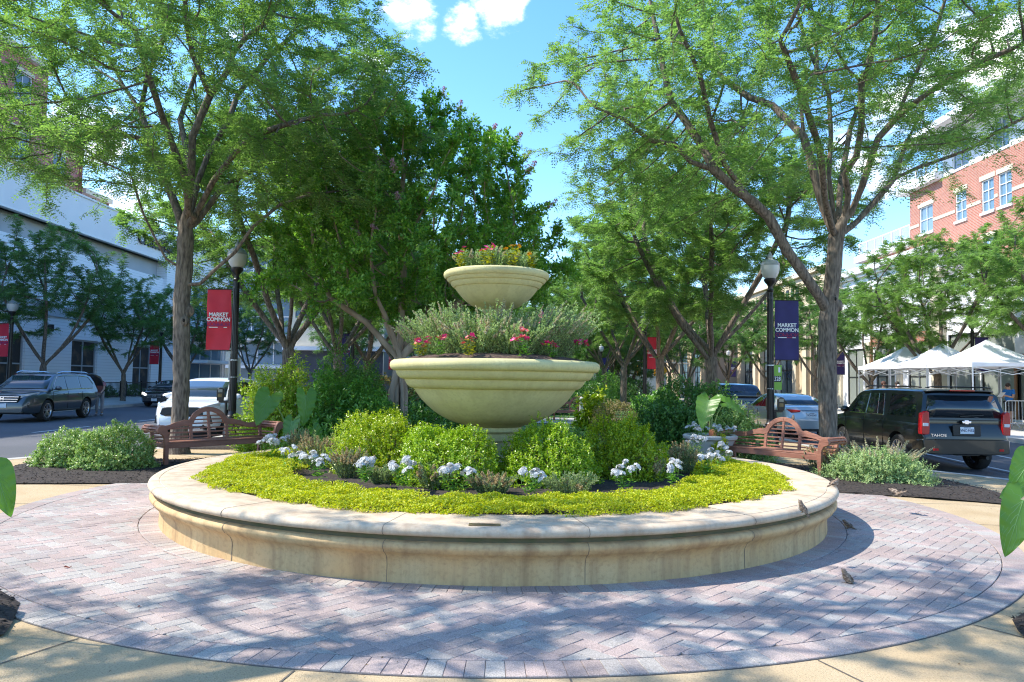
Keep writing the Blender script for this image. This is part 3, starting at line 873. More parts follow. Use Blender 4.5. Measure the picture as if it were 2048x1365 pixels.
def spike_plant(name, label, loc, rad, h, nst, leafm, spikem, group=None, cat='perennial', spike=.45, lean=.5, leafL=.035, dens=16, nsp=None, dirbias=(0, 0), fine=.0022):
    """a fan of leafy stems that end in tapering flower spikes"""
    t = thing(name, label, cat, loc, 0, group)
    mb = MB(); LP, LA, SP, SA, SL = [], [], [], [], []
    nsp = nst if nsp is None else nsp
    for i in range(nst):
        a = rng.uniform(0, 2 * PI); q = math.sqrt(rng.random())
        b = np.array([math.cos(a) * q * rad[0] * .45, math.sin(a) * q * rad[1] * .45, 0])
        hh = h * rng.uniform(.62, 1.0) * (1 - .25 * q * q)
        e = np.array([math.cos(a) * q * rad[0] * (1 + .1 * rng.normal()) + dirbias[0] * hh, math.sin(a) * q * rad[1] + dirbias[1] * hh, hh])
        mid = b + (e - b) * .55 + np.array([0, 0, .07 * h])
        mb.tube([b, mid, e], [fine * 1.4, fine, fine * .6], 3, cap=False)
        sp = spike if i < nsp else 0
        kk = int(dens * 1.8); ts = rng.random(kk) * (1 - sp)
        for tt in ts:
            p = b + (mid - b) * tt / .55 if tt < .55 else mid + (e - mid) * (tt - .55) / .45
            LP.append(p); LA.append(unit(rdir(1)[0] * .8 + (e - b) / max(np.linalg.norm(e - b), .01)))
        if sp:
            for tt in np.linspace(1 - sp, 1.0, 18):
                p = b + (mid - b) * tt / .55 if tt < .55 else mid + (e - mid) * (tt - .55) / .45
                w = .5 + 1.4 * (1 - tt) / sp
                for _ in range(3):
                    SP.append(p); SA.append(unit(rdir(1)[0] + np.array([0, 0, .5]))); SL.append(.017 * w + .007)
    mb.build('stems', M['stem'], t, smooth=60)
    LP, LA = np.array(LP), np.array(LA)
    V, F = leaf_quads(LP, LA, rdir(len(LP), .5), leafL * rng.uniform(.7, 1.4, len(LP)), leafL * .5, .2)
    link('foliage', np_mesh('foliage', V, F, leafm), t)
    if SP:
        SP, SA, SL = np.array(SP), np.array(SA), np.array(SL)
        V, F = leaf_quads(SP, SA, rdir(len(SP)), SL, SL * .6, .3)
        link('flower_spikes', np_mesh('flower_spikes', V, F, spikem), t)
    return t

# ================================================================ elephant ears
def ear_leaf(L, Wd, droop=.5, cup=.12, notch=.28, split=0.0):
    """heart shaped blade in local coords: base (petiole joint) at origin, tip along +X, normal +Z; returns MB pair"""
    nu, nv = 22, 15
    H = Wd * .5; vs, fs = [], []
    for i in range(nu + 1):
        u = round(-notch + (1 + notch) * i / nu, 6)
        q = max(-u, 0) / notch
        wo = H * (.45 + .5 * math.sqrt(max(1 - q * q, 0))) if u < 0 else H * .95 * max(1 - u ** 1.75, 0) ** .85
        wi = H * .45 * q ** 1.2 if u < 0 else 0
        for j in range(nv):
            v = -1 + 2 * j / (nv - 1)
            if u < -1e-6: y = 0 if j == 7 else math.copysign(wi + (wo - wi) * (abs(j - 7) - 1) / 6, v)
            else: y = v * wo
            x = max(u, -notch) * L
            rip = .03 * L * math.sin(9 * u * PI + abs(v) * 3 + (1 if v > 0 else 0)) * abs(v) ** 1.5
            z = -droop * L * max(u, 0) ** 2 * .5 - max(-u, 0) * L * droop * .8 + cup * L * (abs(v) ** 1.3) * (wo / H) * .5 + rip
            vs.append((x, y, z))
    for i in range(nu):
        u1 = -notch + (1 + notch) * i / nu
        for j in range(nv - 1):
            if u1 < -1e-6 and j in (6, 7): continue
            fs.append((i * nv + j, i * nv + j + 1, (i + 1) * nv + j + 1, (i + 1) * nv + j))
    return vs, fs

def drop_loose(me):
    bm = bmesh.new(); bm.from_mesh(me)
    bmesh.ops.delete(bm, geom=[v for v in bm.verts if not v.link_faces], context='VERTS')
    bm.to_mesh(me); bm.free()

def ear_plant(name, label, loc, leaves, cat='plant', group=None):
    """leaves: list of (joint xyz local, tip direction xyz, normal xyz, length, width)"""
    t = thing(name, label, cat, loc, 0, group)
    pm = MB()
    for (j, d, nrm, L, Wd, *rest) in leaves:
        j = Vector(j); d = Vector(d).normalized(); nrm = Vector(nrm)
        nrm = (nrm - d * nrm.dot(d)).normalized(); s = nrm.cross(d)
        T = Matrix.Translation(j) @ Matrix((d, s, nrm)).transposed().to_4x4()
        vs, fs = ear_leaf(L, Wd, *(rest or [.45]))
        mb = MB(); mb.add(vs, fs, M=T); lf = mb.build('leaf_blade', M['ear'], t, smooth=80); drop_loose(lf.data)
        vm = MB()
        nv = 15; nu = 22
        for i0, outs in ((5, [(12, 0)]), (5, [(12, 14)]), (5, [(16, 1)]), (5, [(16, 13)]), (5, [(3, 1)]), (5, [(3, 13)]), (9, [(18, 1)]), (9, [(18, 13)]), (12, [(20, 2)]), (12, [(20, 12)])):
            for (i1, j1) in outs:
                pts = []
                for q in range(7):
                    f = q / 6; ii = i0 + (i1 - i0) * f; jj = 7 + (j1 - 7) * f
                    p = Vector(vs[int(round(ii)) * nv + int(round(jj))]); pts.append(T @ (p + Vector((0, 0, .0012))))
                vm.tube(pts, [.0018 * L / .4] * 3 + [.0010 * L / .4] * 4, 3, cap=False)
        pts = [T @ (Vector(vs[i * nv + 7]) + Vector((0, 0, .0015))) for i in range(5, nu + 1)]
        vm.tube(pts, [.0036 * L / .4 * (1 - .8 * i / len(pts)) for i in range(len(pts))], 4, cap=False)
        vm.build('veins', M['earvein'], lf, smooth=60)
        base = Vector((j.x * .12, j.y * .12, 0)); mid = base.lerp(j, .55) + Vector((-j.x * .12, -j.y * .12, .12 * j.z))
        pm.tube([base, base.lerp(mid, .5) + Vector((0, 0, .02)), mid, mid.lerp(j, .6) + Vector((0, 0, .03)), j], [.016, .014, .011, .009, .006], 7)
    pm.build('petioles', M['petiole'], t)
    return t

# ================================================================ trees
def grow(seeds, attr, step=.28, infl=2.6, kill=.36, iters=120, tropism=(0, 0, .05)):
    """space colonisation. seeds: list of polylines (first vertex of each is an index into existing nodes or a point)"""
    pos, par = [], []
    for s in seeds:
        start, pts = s
        p = start
        for q in pts:
            pos.append(np.array(q, float)); par.append(p); p = len(pos) - 1
    P = np.array(pos); par = list(par)
    A = np.array(attr); alive = np.ones(len(A), bool)
    nd = np.full(len(A), 1e9); ni = np.zeros(len(A), int)
    def upd(i0):
        nonlocal nd, ni
        Q = P[i0:]
        for c in range(0, len(Q), 400):
            d = np.linalg.norm(A[:, None, :] - Q[None, c:c + 400, :], axis=2)
            k = d.argmin(1); dm = d[np.arange(len(A)), k]
            b = dm < nd; nd[b] = dm[b]; ni[b] = k[b] + i0 + c
    upd(0)
    T = np.array(tropism)
    for it in range(iters):
        use = alive & (nd < infl) & (nd > kill)
        alive &= ~(nd <= kill)
        if not use.any():
            if not alive.any(): break
            infl *= 1.5
            if infl > 12: break
            continue
        dirs = unit(A[use] - P[ni[use]]); idx = ni[use]
        acc = np.zeros((len(P), 3)); np.add.at(acc, idx, dirs)
        nodes = np.unique(idx)
        nv = unit(acc[nodes] + T + rng.normal(size=(len(nodes), 3)) * .12)
        new = P[nodes] + nv * step
        i0 = len(P); P = np.concatenate([P, new]); par += [int(q) for q in nodes]
        upd(i0)
    return P, np.array(par)

def smooth_nodes(P, par, keep, it=2):
    n = len(P); ch = [[] for _ in range(n)]
    for i in range(n):
        if par[i] >= 0: ch[par[i]].append(i)
    for _ in range(it):
        Q = P.copy()
        for i in range(keep, n):
            if par[i] >= 0 and len(ch[i]) == 1: Q[i] = P[i] * .5 + (P[par[i]] + P[ch[i][0]]) * .25
        P = Q
    return P, ch

def tree_mesh(P, par, ch, r_trunk, tip=.0055, e=2.35, flare=1.5):
    n = len(P); rad = np.zeros(n)
    for i in range(n - 1, -1, -1):
        s = sum(rad[c] ** e for c in ch[i])
        rad[i] = max(tip, s ** (1 / e)) if ch[i] else tip
    # parents may come after children only for seeds; run twice for safety
    k = r_trunk / rad[0]
    rad = np.where(rad > tip * 1.01, tip + (rad - tip) * (r_trunk - tip) / max(rad[0] - tip, 1e-6), tip)
    mb = MB()
    done = set()
    stack = [0]
    roots = [i for i in range(n) if par[i] < 0]
    stack = list(roots)
    while stack:
        s = stack.pop()
        chain = [par[s], s] if par[s] >= 0 else [s]
        c = s
        while ch[c]:
            big = max(ch[c], key=lambda q: rad[q])
            for o in ch[c]:
                if o != big: stack.append(o)
            chain.append(big); c = big
        if len(chain) < 2: continue
        rr = [rad[i] for i in chain]
        if par[s] >= 0: rr[0] = min(rad[chain[0]], rad[s] * 1.15)
        big = max(rr)
        ns = 12 if big > .1 else 7 if big > .04 else 5 if big > .015 else 3
        pts = [P[i] for i in chain]
        if par[s] < 0:
            # root flare
            z0 = pts[0][2]
            rr = [r * (1 + (flare - 1) * math.exp(-max(p[2] - z0, 0) / .16)) for r, p in zip(rr, pts)]
        if big > .05:
            rr = [r * (1 + .05 * math.sin(9.1 * i + big * 77)) for i, r in enumerate(rr)]
        mb.tube(pts, rr, ns, cap=False)
    return mb, rad

def frond_cloud(P, par, ch, rad, rmax, per, L, nl, lw, droop=.35, leaflet=None, flat=.5):
    """pinnate fronds on the thin twigs"""
    idx = [i for i in range(len(P)) if rad[i] < rmax and par[i] >= 0]
    idx = np.array(idx)
    base = np.repeat(P[idx], per, 0); prev = np.repeat(P[par[idx]], per, 0)
    n = len(base)
    t = rng.random((n, 1)); B = prev + (base - prev) * t
    tw = unit(base - prev)
    h = rdir(n) * np.array([1, 1, flat])
    A = unit(tw * .5 + h * .9 + np.array([0, 0, .08]))
    Ln = L * rng.uniform(.6, 1.2, n)
    # curved rachis
    k = nl
    ts = np.linspace(.2, 1.0, k)
    up = np.tile([0, 0, 1.0], (n, 1)) + rdir(n) * .45
    S = unit(np.cross(A, up)); U = np.cross(S, A)
    parts_v = []
    for q in range(k):
        tt = ts[q]
        p = B + A * (Ln * tt)[:, None] - np.array([0, 0, 1.0]) * (droop * Ln * tt * tt)[:, None]
        ax = unit(A - np.array([0, 0, 1.0]) * (2 * droop * tt))
        ll = (leaflet or L * .26) * (1.1 - .45 * abs(tt - .55)) * rng.uniform(.8, 1.2, n)
        for sg in (-1, 1):
            la = unit(ax * .45 + S * sg + rdir(n) * .15)
            v, f = leaf_quads(p, la, U + rdir(n) * .3, ll, ll * lw, .12)
            parts_v.append(v)
    V = np.concatenate(parts_v)
    F = np.arange(len(V)).reshape(-1, 4)
    return V, F

def crown_attractors(n_cl, per, c, rad, inner=.42, zlow=-.55, flat=.16, sig=.45, cone=True):
    out = []
    while len(out) < n_cl:
        d = rdir(1)[0]; q = rng.uniform(inner, 1.0) ** .8
        p = d * q
        if p[2] < zlow: continue
        if cone and p[2] < .1 and math.hypot(p[0], p[1]) < .45: continue
        out.append(np.array(c) + p * np.array(rad))
    C = np.array(out)
    A = np.repeat(C, per, 0) + rng.normal(size=(n_cl * per, 3)) * np.array([sig, sig, flat])
    return A

def limb(p0, az, el0, el1, L, n=7, wob=.06):
    pts = []; p = np.array(p0, float)
    for i in range(n):
        el = el0 + (el1 - el0) * i / (n - 1)
        a = az + wob * rng.normal() * 2
        p = p + np.array([math.cos(a) * math.cos(el), math.sin(a) * math.cos(el), math.sin(el)]) * L / n
        pts.append(p.copy())
    return pts

def build_tree(name, label, cat, loc, seeds, attr, leafm, r_trunk, barkm=None, step=.28, kill=.34, fr=None, group=None, infl=2.6, per=5, L=.24, nl=5, lw=.42, leaflet=None, rmax=.013, tip=.0055, e=2.35, keep=None, flare=1.5, cloud=None, droop=.35):
    P, par = grow(seeds, attr, step, infl, kill)
    keep_n = keep if keep is not None else sum(len(s[1]) for s in seeds)
    P, ch = smooth_nodes(P, par, keep_n)
    mb, rad = tree_mesh(P, par, ch, r_trunk, tip, e, flare)
    t = thing(name, label, cat, loc, 0, group)
    mb.build('trunk', barkm or M['bark'], t, smooth=80)
    if cloud: V, F = cloud(P, par, ch, rad)
    else: V, F = frond_cloud(P, par, ch, rad, rmax, per, L, nl, lw, droop, leaflet)
    link('crown', np_mesh('crown', V, F, leafm), t)
    return t, P, par, ch, rad

def densify(pts, step=.28):
    out = [np.array(pts[0], float)]
    for a, b in zip(pts[:-1], pts[1:]):
        a, b = np.array(a, float), np.array(b, float)
        k = max(int(np.linalg.norm(b - a) / step + .5), 1)
        for i in range(1, k + 1): out.append(a + (b - a) * i / k)
    return out
# ================================================================ trees: the two traced near ones
class Skel:
    def __init__(self, trunk, step=.28):
        self.step = step
        p = densify(trunk, step); self.seeds = [(-1, p)]; self.nodes = list(p)
    def limb(self, pts):
        p = densify(pts, self.step)
        d = np.linalg.norm(np.array(self.nodes) - p[0], axis=1); i = int(d.argmin())
        self.seeds.append((i, p[1:])); self.nodes += p[1:]

def traced(base, d, trunk, limbs):
    T = lambda x, y, o=0.0: np.array(W(x, y, d + o) - Vector(base))
    tr = [np.array([0, 0, -.03])] + [T(x, y) for x, y in trunk]
    sk = Skel(tr)
    for depth, pts in limbs:
        n = len(pts) - 1
        sk.limb([T(x, y, depth[0] + (depth[1] - depth[0]) * i / max(n, 1)) for i, (x, y) in enumerate(pts)])
    return sk

B1 = (-6.95, 15.8, 0.03)
sk = traced(B1, 15.8, [(363, 760), (363, 600), (369, 540), (371, 480), (372, 440)], [
    ((0, -1.0), [(352, 548), (332, 518), (312, 480), (287, 428), (276, 395), (262, 350)]),
    ((0, 1.2), [(366, 470), (357, 427), (325, 342), (304, 290), (281, 222)]),
    ((1.2, 2.0), [(281, 222), (246, 171), (212, 106), (191, 44), (180, -40)]),
    ((1.2, .4), [(281, 222), (297, 144), (321, 96), (338, 41), (352, -30)]),
    ((.9, -.6), [(304, 280), (239, 270), (191, 270), (120, 273), (60, 262)]),
    ((1.4, 2.4), [(246, 171), (191, 137), (150, 113), (90, 95)]),
    ((0, -1.6), [(372, 440), (378, 400), (383, 342), (385, 273), (420, 191), (454, 144), (468, 103), (489, 79), (526, 51), (560, 0)]),
    ((-1.1, -2.2), [(420, 191), (386, 113), (376, 68), (370, 0)]),
    ((0, 1.8), [(378, 448), (396, 362), (417, 308), (458, 239), (475, 191), (495, 164), (540, 110), (600, 60)]),
    ((0, -1.5), [(378, 455), (427, 362), (468, 308), (506, 273), (560, 253), (640, 230)]),
    ((0, 2.0), [(380, 462), (437, 386), (478, 355), (543, 321), (581, 273), (650, 250)]),
    ((0, -.6), [(378, 575), (400, 568), (430, 540), (470, 505), (505, 455), (560, 410)]),
    ((-.2, -2.6), [(378, 448), (372, 360), (330, 250), (300, 160), (270, 60)]),
    ((0, 3.2), [(376, 440), (384, 350), (360, 240), (400, 120), (420, 20)]),
])
attr = np.concatenate([crown_attractors(330, 10, (0, 0, 7.9), (5.0, 5.2, 3.9), .38, -.82, .17, .46),
                       crown_attractors(36, 10, (-2.8, -1.2, 6.2), (2.3, 2.0, 1.3), .1, -.9, .15, .38, False),
                       crown_attractors(60, 10, (3.1, .2, 6.1), (2.0, 2.2, 1.5), .1, -.9, .15, .38, False)])
attr = attr[~((attr[:, 0] < -2.2) & (attr[:, 2] > 5.9) & (rng.random(len(attr)) < .72)) & ~((attr[:, 0] < -1.2) & (attr[:, 2] < 5.1))]
T1, *_ = build_tree('honey_locust_tree', 'tall feathery tree with knotted bark standing behind the left brown bench', 'tree', B1, sk.seeds, attr, LM['locust'], .168, group='locust trees of the median', per=11, L=.27, leaflet=.068, rmax=.015, step=.24, kill=.28)
B2 = (6.62, 15.7, -.02)
sk = traced(B2, 15.7, [(1655, 780), (1655, 650), (1660, 600), (1668, 530), (1672, 475)], [
    ((0, -1.8), [(1652, 612), (1638, 593), (1612, 555), (1574, 502), (1537, 434), (1502, 402), (1467, 375), (1428, 340), (1381, 324), (1350, 289), (1299, 281), (1250, 240), (1190, 215)]),
    ((-.9, -.2), [(1428, 340), (1404, 293), (1377, 250), (1342, 203), (1322, 117), (1314, 70), (1300, 0)]),
    ((0, .8), [(1668, 475), (1639, 391), (1619, 312), (1607, 273), (1603, 219), (1600, 188), (1623, 164), (1635, 125), (1630, 60)]),
    ((.6, 2.2), [(1607, 273), (1576, 242), (1545, 211), (1498, 195), (1450, 160), (1400, 110)]),
    ((0, 1.8), [(1672, 470), (1658, 352), (1662, 273), (1658, 188), (1639, 148), (1610, 80), (1590, 0)]),
    ((0, -1.5), [(1685, 460), (1697, 391), (1689, 348), (1713, 312), (1723, 254), (1723, 164), (1697, 141), (1660, 80)]),
    ((-1.2, -1.8), [(1723, 164), (1736, 137), (1750, 70), (1756, 0)]),
    ((0, -1.2), [(1690, 455), (1725, 371), (1756, 277), (1795, 234), (1814, 184), (1850, 109), (1873, 59), (1890, 0)]),
    ((-.8, -2.6), [(1795, 234), (1853, 188), (1912, 152), (1959, 125), (2020, 100), (2080, 70)]),
    ((0, 1.5), [(1690, 465), (1717, 441), (1768, 383), (1787, 359), (1814, 281), (1842, 230), (1870, 180)]),
    ((.8, -.5), [(1787, 359), (1834, 336), (1904, 312), (1943, 297), (1990, 266), (2060, 230)]),
    ((1.0, 2.2), [(1814, 281), (1881, 273), (1936, 242), (1971, 219), (2040, 170)]),
    ((0, -3.0), [(1670, 480), (1650, 400), (1640, 300), (1600, 180), (1560, 80)]),
    ((0, 3.2), [(1675, 480), (1680, 380), (1700, 260), (1740, 150), (1760, 40)]),
    ((-.6, -2.6), [(1502, 402), (1450, 330), (1420, 240), (1400, 150), (1360, 60)]),
])
attr = np.concatenate([crown_attractors(330, 10, (-.5, 0, 7.9), (5.6, 5.2, 3.7), .40, -.72, .17, .46),
                       crown_attractors(30, 10, (-4.4, 0, 6.6), (1.4, 2.0, 1.3), .1, -.9, .15, .35, False)])
attr = attr[~((attr[:, 0] > 1.5) & (attr[:, 2] < 6.7 + .12 * attr[:, 0]) & (rng.random(len(attr)) < .88))]
T2, *_ = build_tree('honey_locust_tree', 'tall feathery tree with a long limb leaning left standing behind the right bench', 'tree', B2, sk.seeds, attr, LM['locustb'], .185, group='locust trees of the median', per=10, L=.26, leaflet=.066, rmax=.015, step=.24, kill=.28)
LOC = 'locust trees of the median'
def knots(t, base, spots):
    for i, (px, py, d, r) in enumerate(spots):
        p = W(px, py, d) - Vector(base)
        mb = MB(); mb.ico(p, r, 3, (1, .8, 1.25)); mb.v = [tuple(Vector(v) + Vector(v).normalized() * .012 * math.sin(v[0] * 60 + v[2] * 45)) for v in mb.v]
        k = mb.build('knot', M['bark'], t, smooth=80)
        if i: continue
        mb = MB(); mb.ico(p + Vector((r * .25, -r * .70, .0)), r * .26, 2, (1, .5, 1.4)); mb.build('knot_hole', M['archhole'], k, smooth=80)
M['archhole'] = mat('knot_hole', (.012, .009, .007), .95)
knots(T1, B1, [(368, 642, 15.72, .11), (378, 622, 15.8, .11)])
knots(T2, B2, [(1664, 599, 15.62, .12), (1675, 612, 15.68, .11)])
def locust(seed, name, label, loc, fork, H, Rc, r_trunk, leafm, nl=6, ncl=150, per_cl=9, limbs=6, group=None, Ry=None, ox=0.0, **kw):
    global rng
    rs = rng; rng = np.random.default_rng(seed)
    sk = Skel([np.array([0, 0, -.03]), np.array([.04, 0, fork * .5]), np.array([.02, .03, fork])])
    for i in range(limbs):
        az = 2 * PI * i / limbs + rng.uniform(-.4, .4)
        p0 = np.array([.02, .03, fork * rng.uniform(.86, 1.0)])
        sk.limb([p0] + limb(p0, az, R(rng.uniform(42, 60)), R(rng.uniform(55, 78)), (H - fork) * rng.uniform(.5, .75), 6))
    attr = crown_attractors(ncl, per_cl, (ox, 0, (fork + .55 + H) / 2 + .2), (Rc, Ry or Rc, (H - fork - .5) / 2), .40, -.85, .16, .40)
    r = build_tree(name, label, 'tree', loc, sk.seeds, attr, leafm, r_trunk, group=group, **kw)
    rng = rs
    return r[0]

VA = locust(21, 'honey_locust_tree', 'forked feathery tree behind the left lamp post and the rounded shrubs', (-7.0, 23.4, 0), 2.7, 10.0, 4.6, .19, LM['locust'], ncl=210, per=17, nl=4, leaflet=.085, L=.28, rmax=.018, group=LOC)
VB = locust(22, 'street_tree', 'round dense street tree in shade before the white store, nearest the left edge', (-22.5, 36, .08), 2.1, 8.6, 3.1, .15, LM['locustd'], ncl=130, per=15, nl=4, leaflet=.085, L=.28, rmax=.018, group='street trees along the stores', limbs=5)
VC = locust(23, 'honey_locust_tree', 'slender feathery tree right of the pedestal, third in the right row', (6.5, 33.0, 0), 2.9, 10.4, 4.3, .19, LM['locustb'], ncl=200, per=17, nl=4, leaflet=.09, L=.28, rmax=.018, group=LOC)
V0 = locust(25, 'honey_locust_tree', 'feathery tree just outside the left foreground that dapples the brick paving', (-5.6, 3.2, 0), 3.0, 10.4, 6.1, .19, LM['locust'], Ry=4.5, ox=1.2, ncl=190, per=5, nl=4, leaflet=.07, L=.28, rmax=.018, group=LOC)
dup(VA, (6.55, 24.5, 0), 1.3, 'feathery tree with a straight trunk just left of the right lamp post', LOC, .99)
dup(VC, (-7.0, 30.3, 0), 2.1, 'forked tree behind the crape myrtle, second in the left row', LOC, .97)
dup(VA, (-7.1, 37.0, 0), 3.7, 'slanting tree beside the far navy banner of the left row', LOC, .93)
dup(VC, (-7.0, 45.5, 0), .4, 'distant tree of the left row seen under the crape myrtle', LOC)
dup(VA, (6.55, 44.0, 0), 5.0, 'thin trunked tree in the middle of the right row behind the small round bush', LOC, 1.0)
dup(VC, (6.7, 54.0, 0), 3.0, 'farthest trunk of the right row beside the far navy banner', LOC, .98)
dup(VA, (-2.4, 47.0, 0), 1.0, 'tree in the middle of the far lawn behind the stone bowls', LOC, .95)
dup(VC, (2.2, 58.0, 0), 4.4, 'far green tree closing the view behind the bowl flowers', LOC, 1.02)
ST = 'street trees along the stores'
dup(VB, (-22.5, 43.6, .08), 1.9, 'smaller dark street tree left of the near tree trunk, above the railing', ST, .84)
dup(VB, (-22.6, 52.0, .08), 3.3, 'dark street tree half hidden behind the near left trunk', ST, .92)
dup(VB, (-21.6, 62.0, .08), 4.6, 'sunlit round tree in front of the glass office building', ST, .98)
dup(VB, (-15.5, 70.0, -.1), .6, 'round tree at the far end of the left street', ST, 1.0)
dup(VA, (19.6, 34.5, .06), .8, 'leafy tree rising behind the white tents by the white wall', ST, .86)
dup(VC, (20.4, 27.4, .06), 2.6, 'tree at the right edge with branches hanging over the tents', ST, .84)
dup(VB, (19.4, 40.5, .06), 2.4, 'small street tree left of the tents beside the navy banner', ST, .84)
dup(VB, (19.6, 48.5, .06), 5.2, 'street tree just right of the near right trunk, before the beige store', ST, .95)
dup(VB, (19.4, 57.0, .06), .9, 'street tree between the right lamp post and the near right trunk', ST, .95)
dup(VB, (19.0, 66.0, .06), 3.9, 'round street tree behind the right lamp post, before the beige corner', ST, 1.05)
dup(VB, (16.5, 78.0, 0), 1.6, 'large rounded tree at the far end of the right street', ST, 1.25)
dup(VB, (11.5, 86.0, 0), 2.9, 'distant rounded tree left of the right row near the yellow sign', ST, 1.3)
for i, (x, y, s, rz, lb) in enumerate([(4.0, 92, 1.3, 0.3, 'far off round tree closing the street behind the traffic light'), (-3.5, 96, 1.35, 1.2, 'far off tree beyond the cross street behind the bowls'),
                         (-10, 90, 1.2, 2.2, 'far off tree before the brown office block'), (21, 95, 1.4, 3.1, 'far off tree at the end of the right hand stores'), (12, 104, 1.5, 4.5, 'tall far off tree behind the yellow diamond sign')]):
    dup(VB, (x, y, -.1), rz, lb, 'far trees beyond the cross street', s)

# ---- crape myrtle with several smooth trunks
def myrtle():
    loc = (-2.62, 17.5, 0.03)
    sk = None
    tops = [(-1.5, -.6, 3.4), (-.7, .7, 3.9), (.1, -.3, 4.2), (.8, .5, 3.8), (1.6, -.5, 3.5), (.5, 1.2, 3.6), (-.4, -1.0, 3.4)]
    sk = Skel([np.array([0, 0, -.05]), np.array([0, 0, .12])], .25)
    for i, (x, y, z) in enumerate(tops):
        a = 2 * PI * i / len(tops)
        sk.limb([np.array([0, 0, .1]), np.array([.16 * math.cos(a), .13 * math.sin(a), .3]), np.array([.03 * x + .20 * math.cos(a), .03 * y + .15 * math.sin(a), 1.3]), np.array([x * .14 + .18 * math.cos(a), y * .14 + .15 * math.sin(a), 2.1]), np.array([x * .5, y * .5, 2.9]), np.array([x, y, z])])
    attr = np.concatenate([crown_attractors(300, 9, (.25, 0, 5.35), (3.0, 2.6, 2.75), .55, -.9, .25, .32, False),
                           crown_attractors(30, 8, (-1.2, -.5, 3.9), (2.0, 2.0, .9), .2, -.9, .22, .3, False),
                           crown_attractors(50, 8, (2.3, 0, 4.2), (1.7, 1.8, 1.1), .2, -.9, .22, .3, False)])
    def cloud(P, par, ch, rad):
        idx = np.array([i for i in range(len(P)) if rad[i] < .016 and par[i] >= 0])
        per = 13
        base = np.repeat(P[idx], per, 0); prev = np.repeat(P[par[idx]], per, 0)
        B = prev + (base - prev) * rng.random((len(base), 1))
        A = unit(unit(base - prev) * .6 + rdir(len(base)) * .8 + np.array([0, 0, .25]))
        return sprigs(B, A, rng.uniform(.12, .26, len(B)), 8, .10, .052, .85, .15, .6)
    t, P, par, ch, rad = build_tree('crape_myrtle_tree', 'dense dark green crape myrtle with many smooth trunks and pale pink blooms', 'tree', loc, sk.seeds, attr, LM['myrtle'], .21, M['barksmooth'], .25, .33, cloud=cloud, tip=.006, e=2.0, flare=1.0)
    # panicles of bloom
    n = 90
    q = rng.random(n); Pp = np.stack([rng.normal(0, .055, n) * (1.1 - q), rng.normal(0, .055, n) * (1.1 - q), q * .30], 1)
    V, F = leaf_quads(Pp, rdir(n), rdir(n), .042, .036, .3)
    pm = np_mesh('bloom', V, F, LM['pinkbloom'])
    tips = [i for i in range(len(P)) if not ch[i]]
    out = np.array([P[i] for i in tips]); c = np.array([.25, 0, 5.35])
    spots = [W(880, 160, 17.2), W(1010, 262, 16.8), W(1028, 270, 16.8), W(712, 452, 15.3), W(742, 470, 15.3), W(770, 362, 15.0), W(790, 398, 15.2), W(1066, 372, 16.5), W(1078, 382, 16.5), W(1040, 320, 16.7), W(760, 350, 15.4), W(985, 240, 17), W(1000, 235, 17), W(935, 195, 17)]
    for s in spots:
        s = np.array(s - Vector(loc))
        d = np.linalg.norm((out - s) * np.array([1, .45, 1]), axis=1); p = out[d.argmin()]
        d_ = unit((p - c)[None])[0] + np.array([0, 0, .6])
        o = link('bloom', pm, t, tuple(p)); o.rotation_euler = Vector(d_).to_track_quat('Z', 'Y').to_euler()
        o.scale = [random.uniform(.8, 1.15)] * 3
    return t
MYRTLE = myrtle()

# ================================================================ shrubs
shrub('nandina_shrub', 'tall loose yellow green shrub with reddish tips behind the left bench end', W(566, 800, 16.6).xy.to_3d(), (.95, .85, 1.85), LM['nandina'], 1150, 8, .075, .032, .20, .13, seed=3, stray=.08, zmin=-.3, inner=.3, fr=4)
shrub('laurel_shrub', 'big fresh green leafy shrub between the bench and the crape myrtle trunks', W(690, 800, 16.3).xy.to_3d(), (1.1, .95, 1.68), LM['laurel'], 1100, 8, .085, .038, .2, .13, seed=4, zmin=-.3, inner=.35, fr=3.5, stray=.1)
shrub('viburnum_shrub', 'dusky green shrub showing above the fresh green shrub behind the left bench', W(700, 780, 18.2).xy.to_3d(), (.95, .8, 2.02), LM['abelia'], 900, 8, .075, .032, .2, .13, seed=5, zmin=-.1)
shrub('laurel_shrub', 'low dark leafy shrub under the left side of the large bowl', W(850, 850, 14.6).xy.to_3d(), (.8, .7, 1.0), LM['hedge'], 420, 7, .07, .032, .18, .13, seed=6)
shrub('hedge_shrub', 'wide dark hedge with bright yellow green top left of the right bench', W(1385, 830, 17.0).xy.to_3d(), (1.42, 1.0, 1.62), LM['hedge'], 1500, 8, .07, .033, .18, .11, seed=8, zmin=-.3, fr=3.5, lobes=[(0, 0, 0, 1), (-.55, -.2, -.25, .75), (.75, .1, -.3, .72)])
shrub('hedge_shrub', 'light speckled green shrub behind the left end of the right bench', W(1478, 830, 16.0).xy.to_3d(), (.72, .65, 1.2), LM['varieg'], 460, 8, .055, .028, .18, .14, seed=9, zmin=-.3, fr=4)
shrub('round_shrub', 'small rounded bush with russet tinged top right of the large bowl', W(1232, 820, 22).xy.to_3d(), (.78, .7, 1.15), LM['russet'], 520, 7, .05, .02, .13, .07, seed=10, zmin=-.2)
shrub('round_shrub', 'bright lime leafy plant beside the far brown bench', W(1188, 790, 25).xy.to_3d(), (.6, .6, 1.15), LM['gold'], 160, 6, .16, .08, .2, .15, seed=12, cat='plant')
shrub('abelia_shrub', 'low speckled shrub at the outer end of the left mulch bed', (-7.55, 13.0, .03), (.60, .55, .62), LM['varieg'], 1000, 8, .034, .021, .075, .07, seed=13, zmin=-.3, stray=.01, group='low shrubs in the left mulch bed', fr=4)
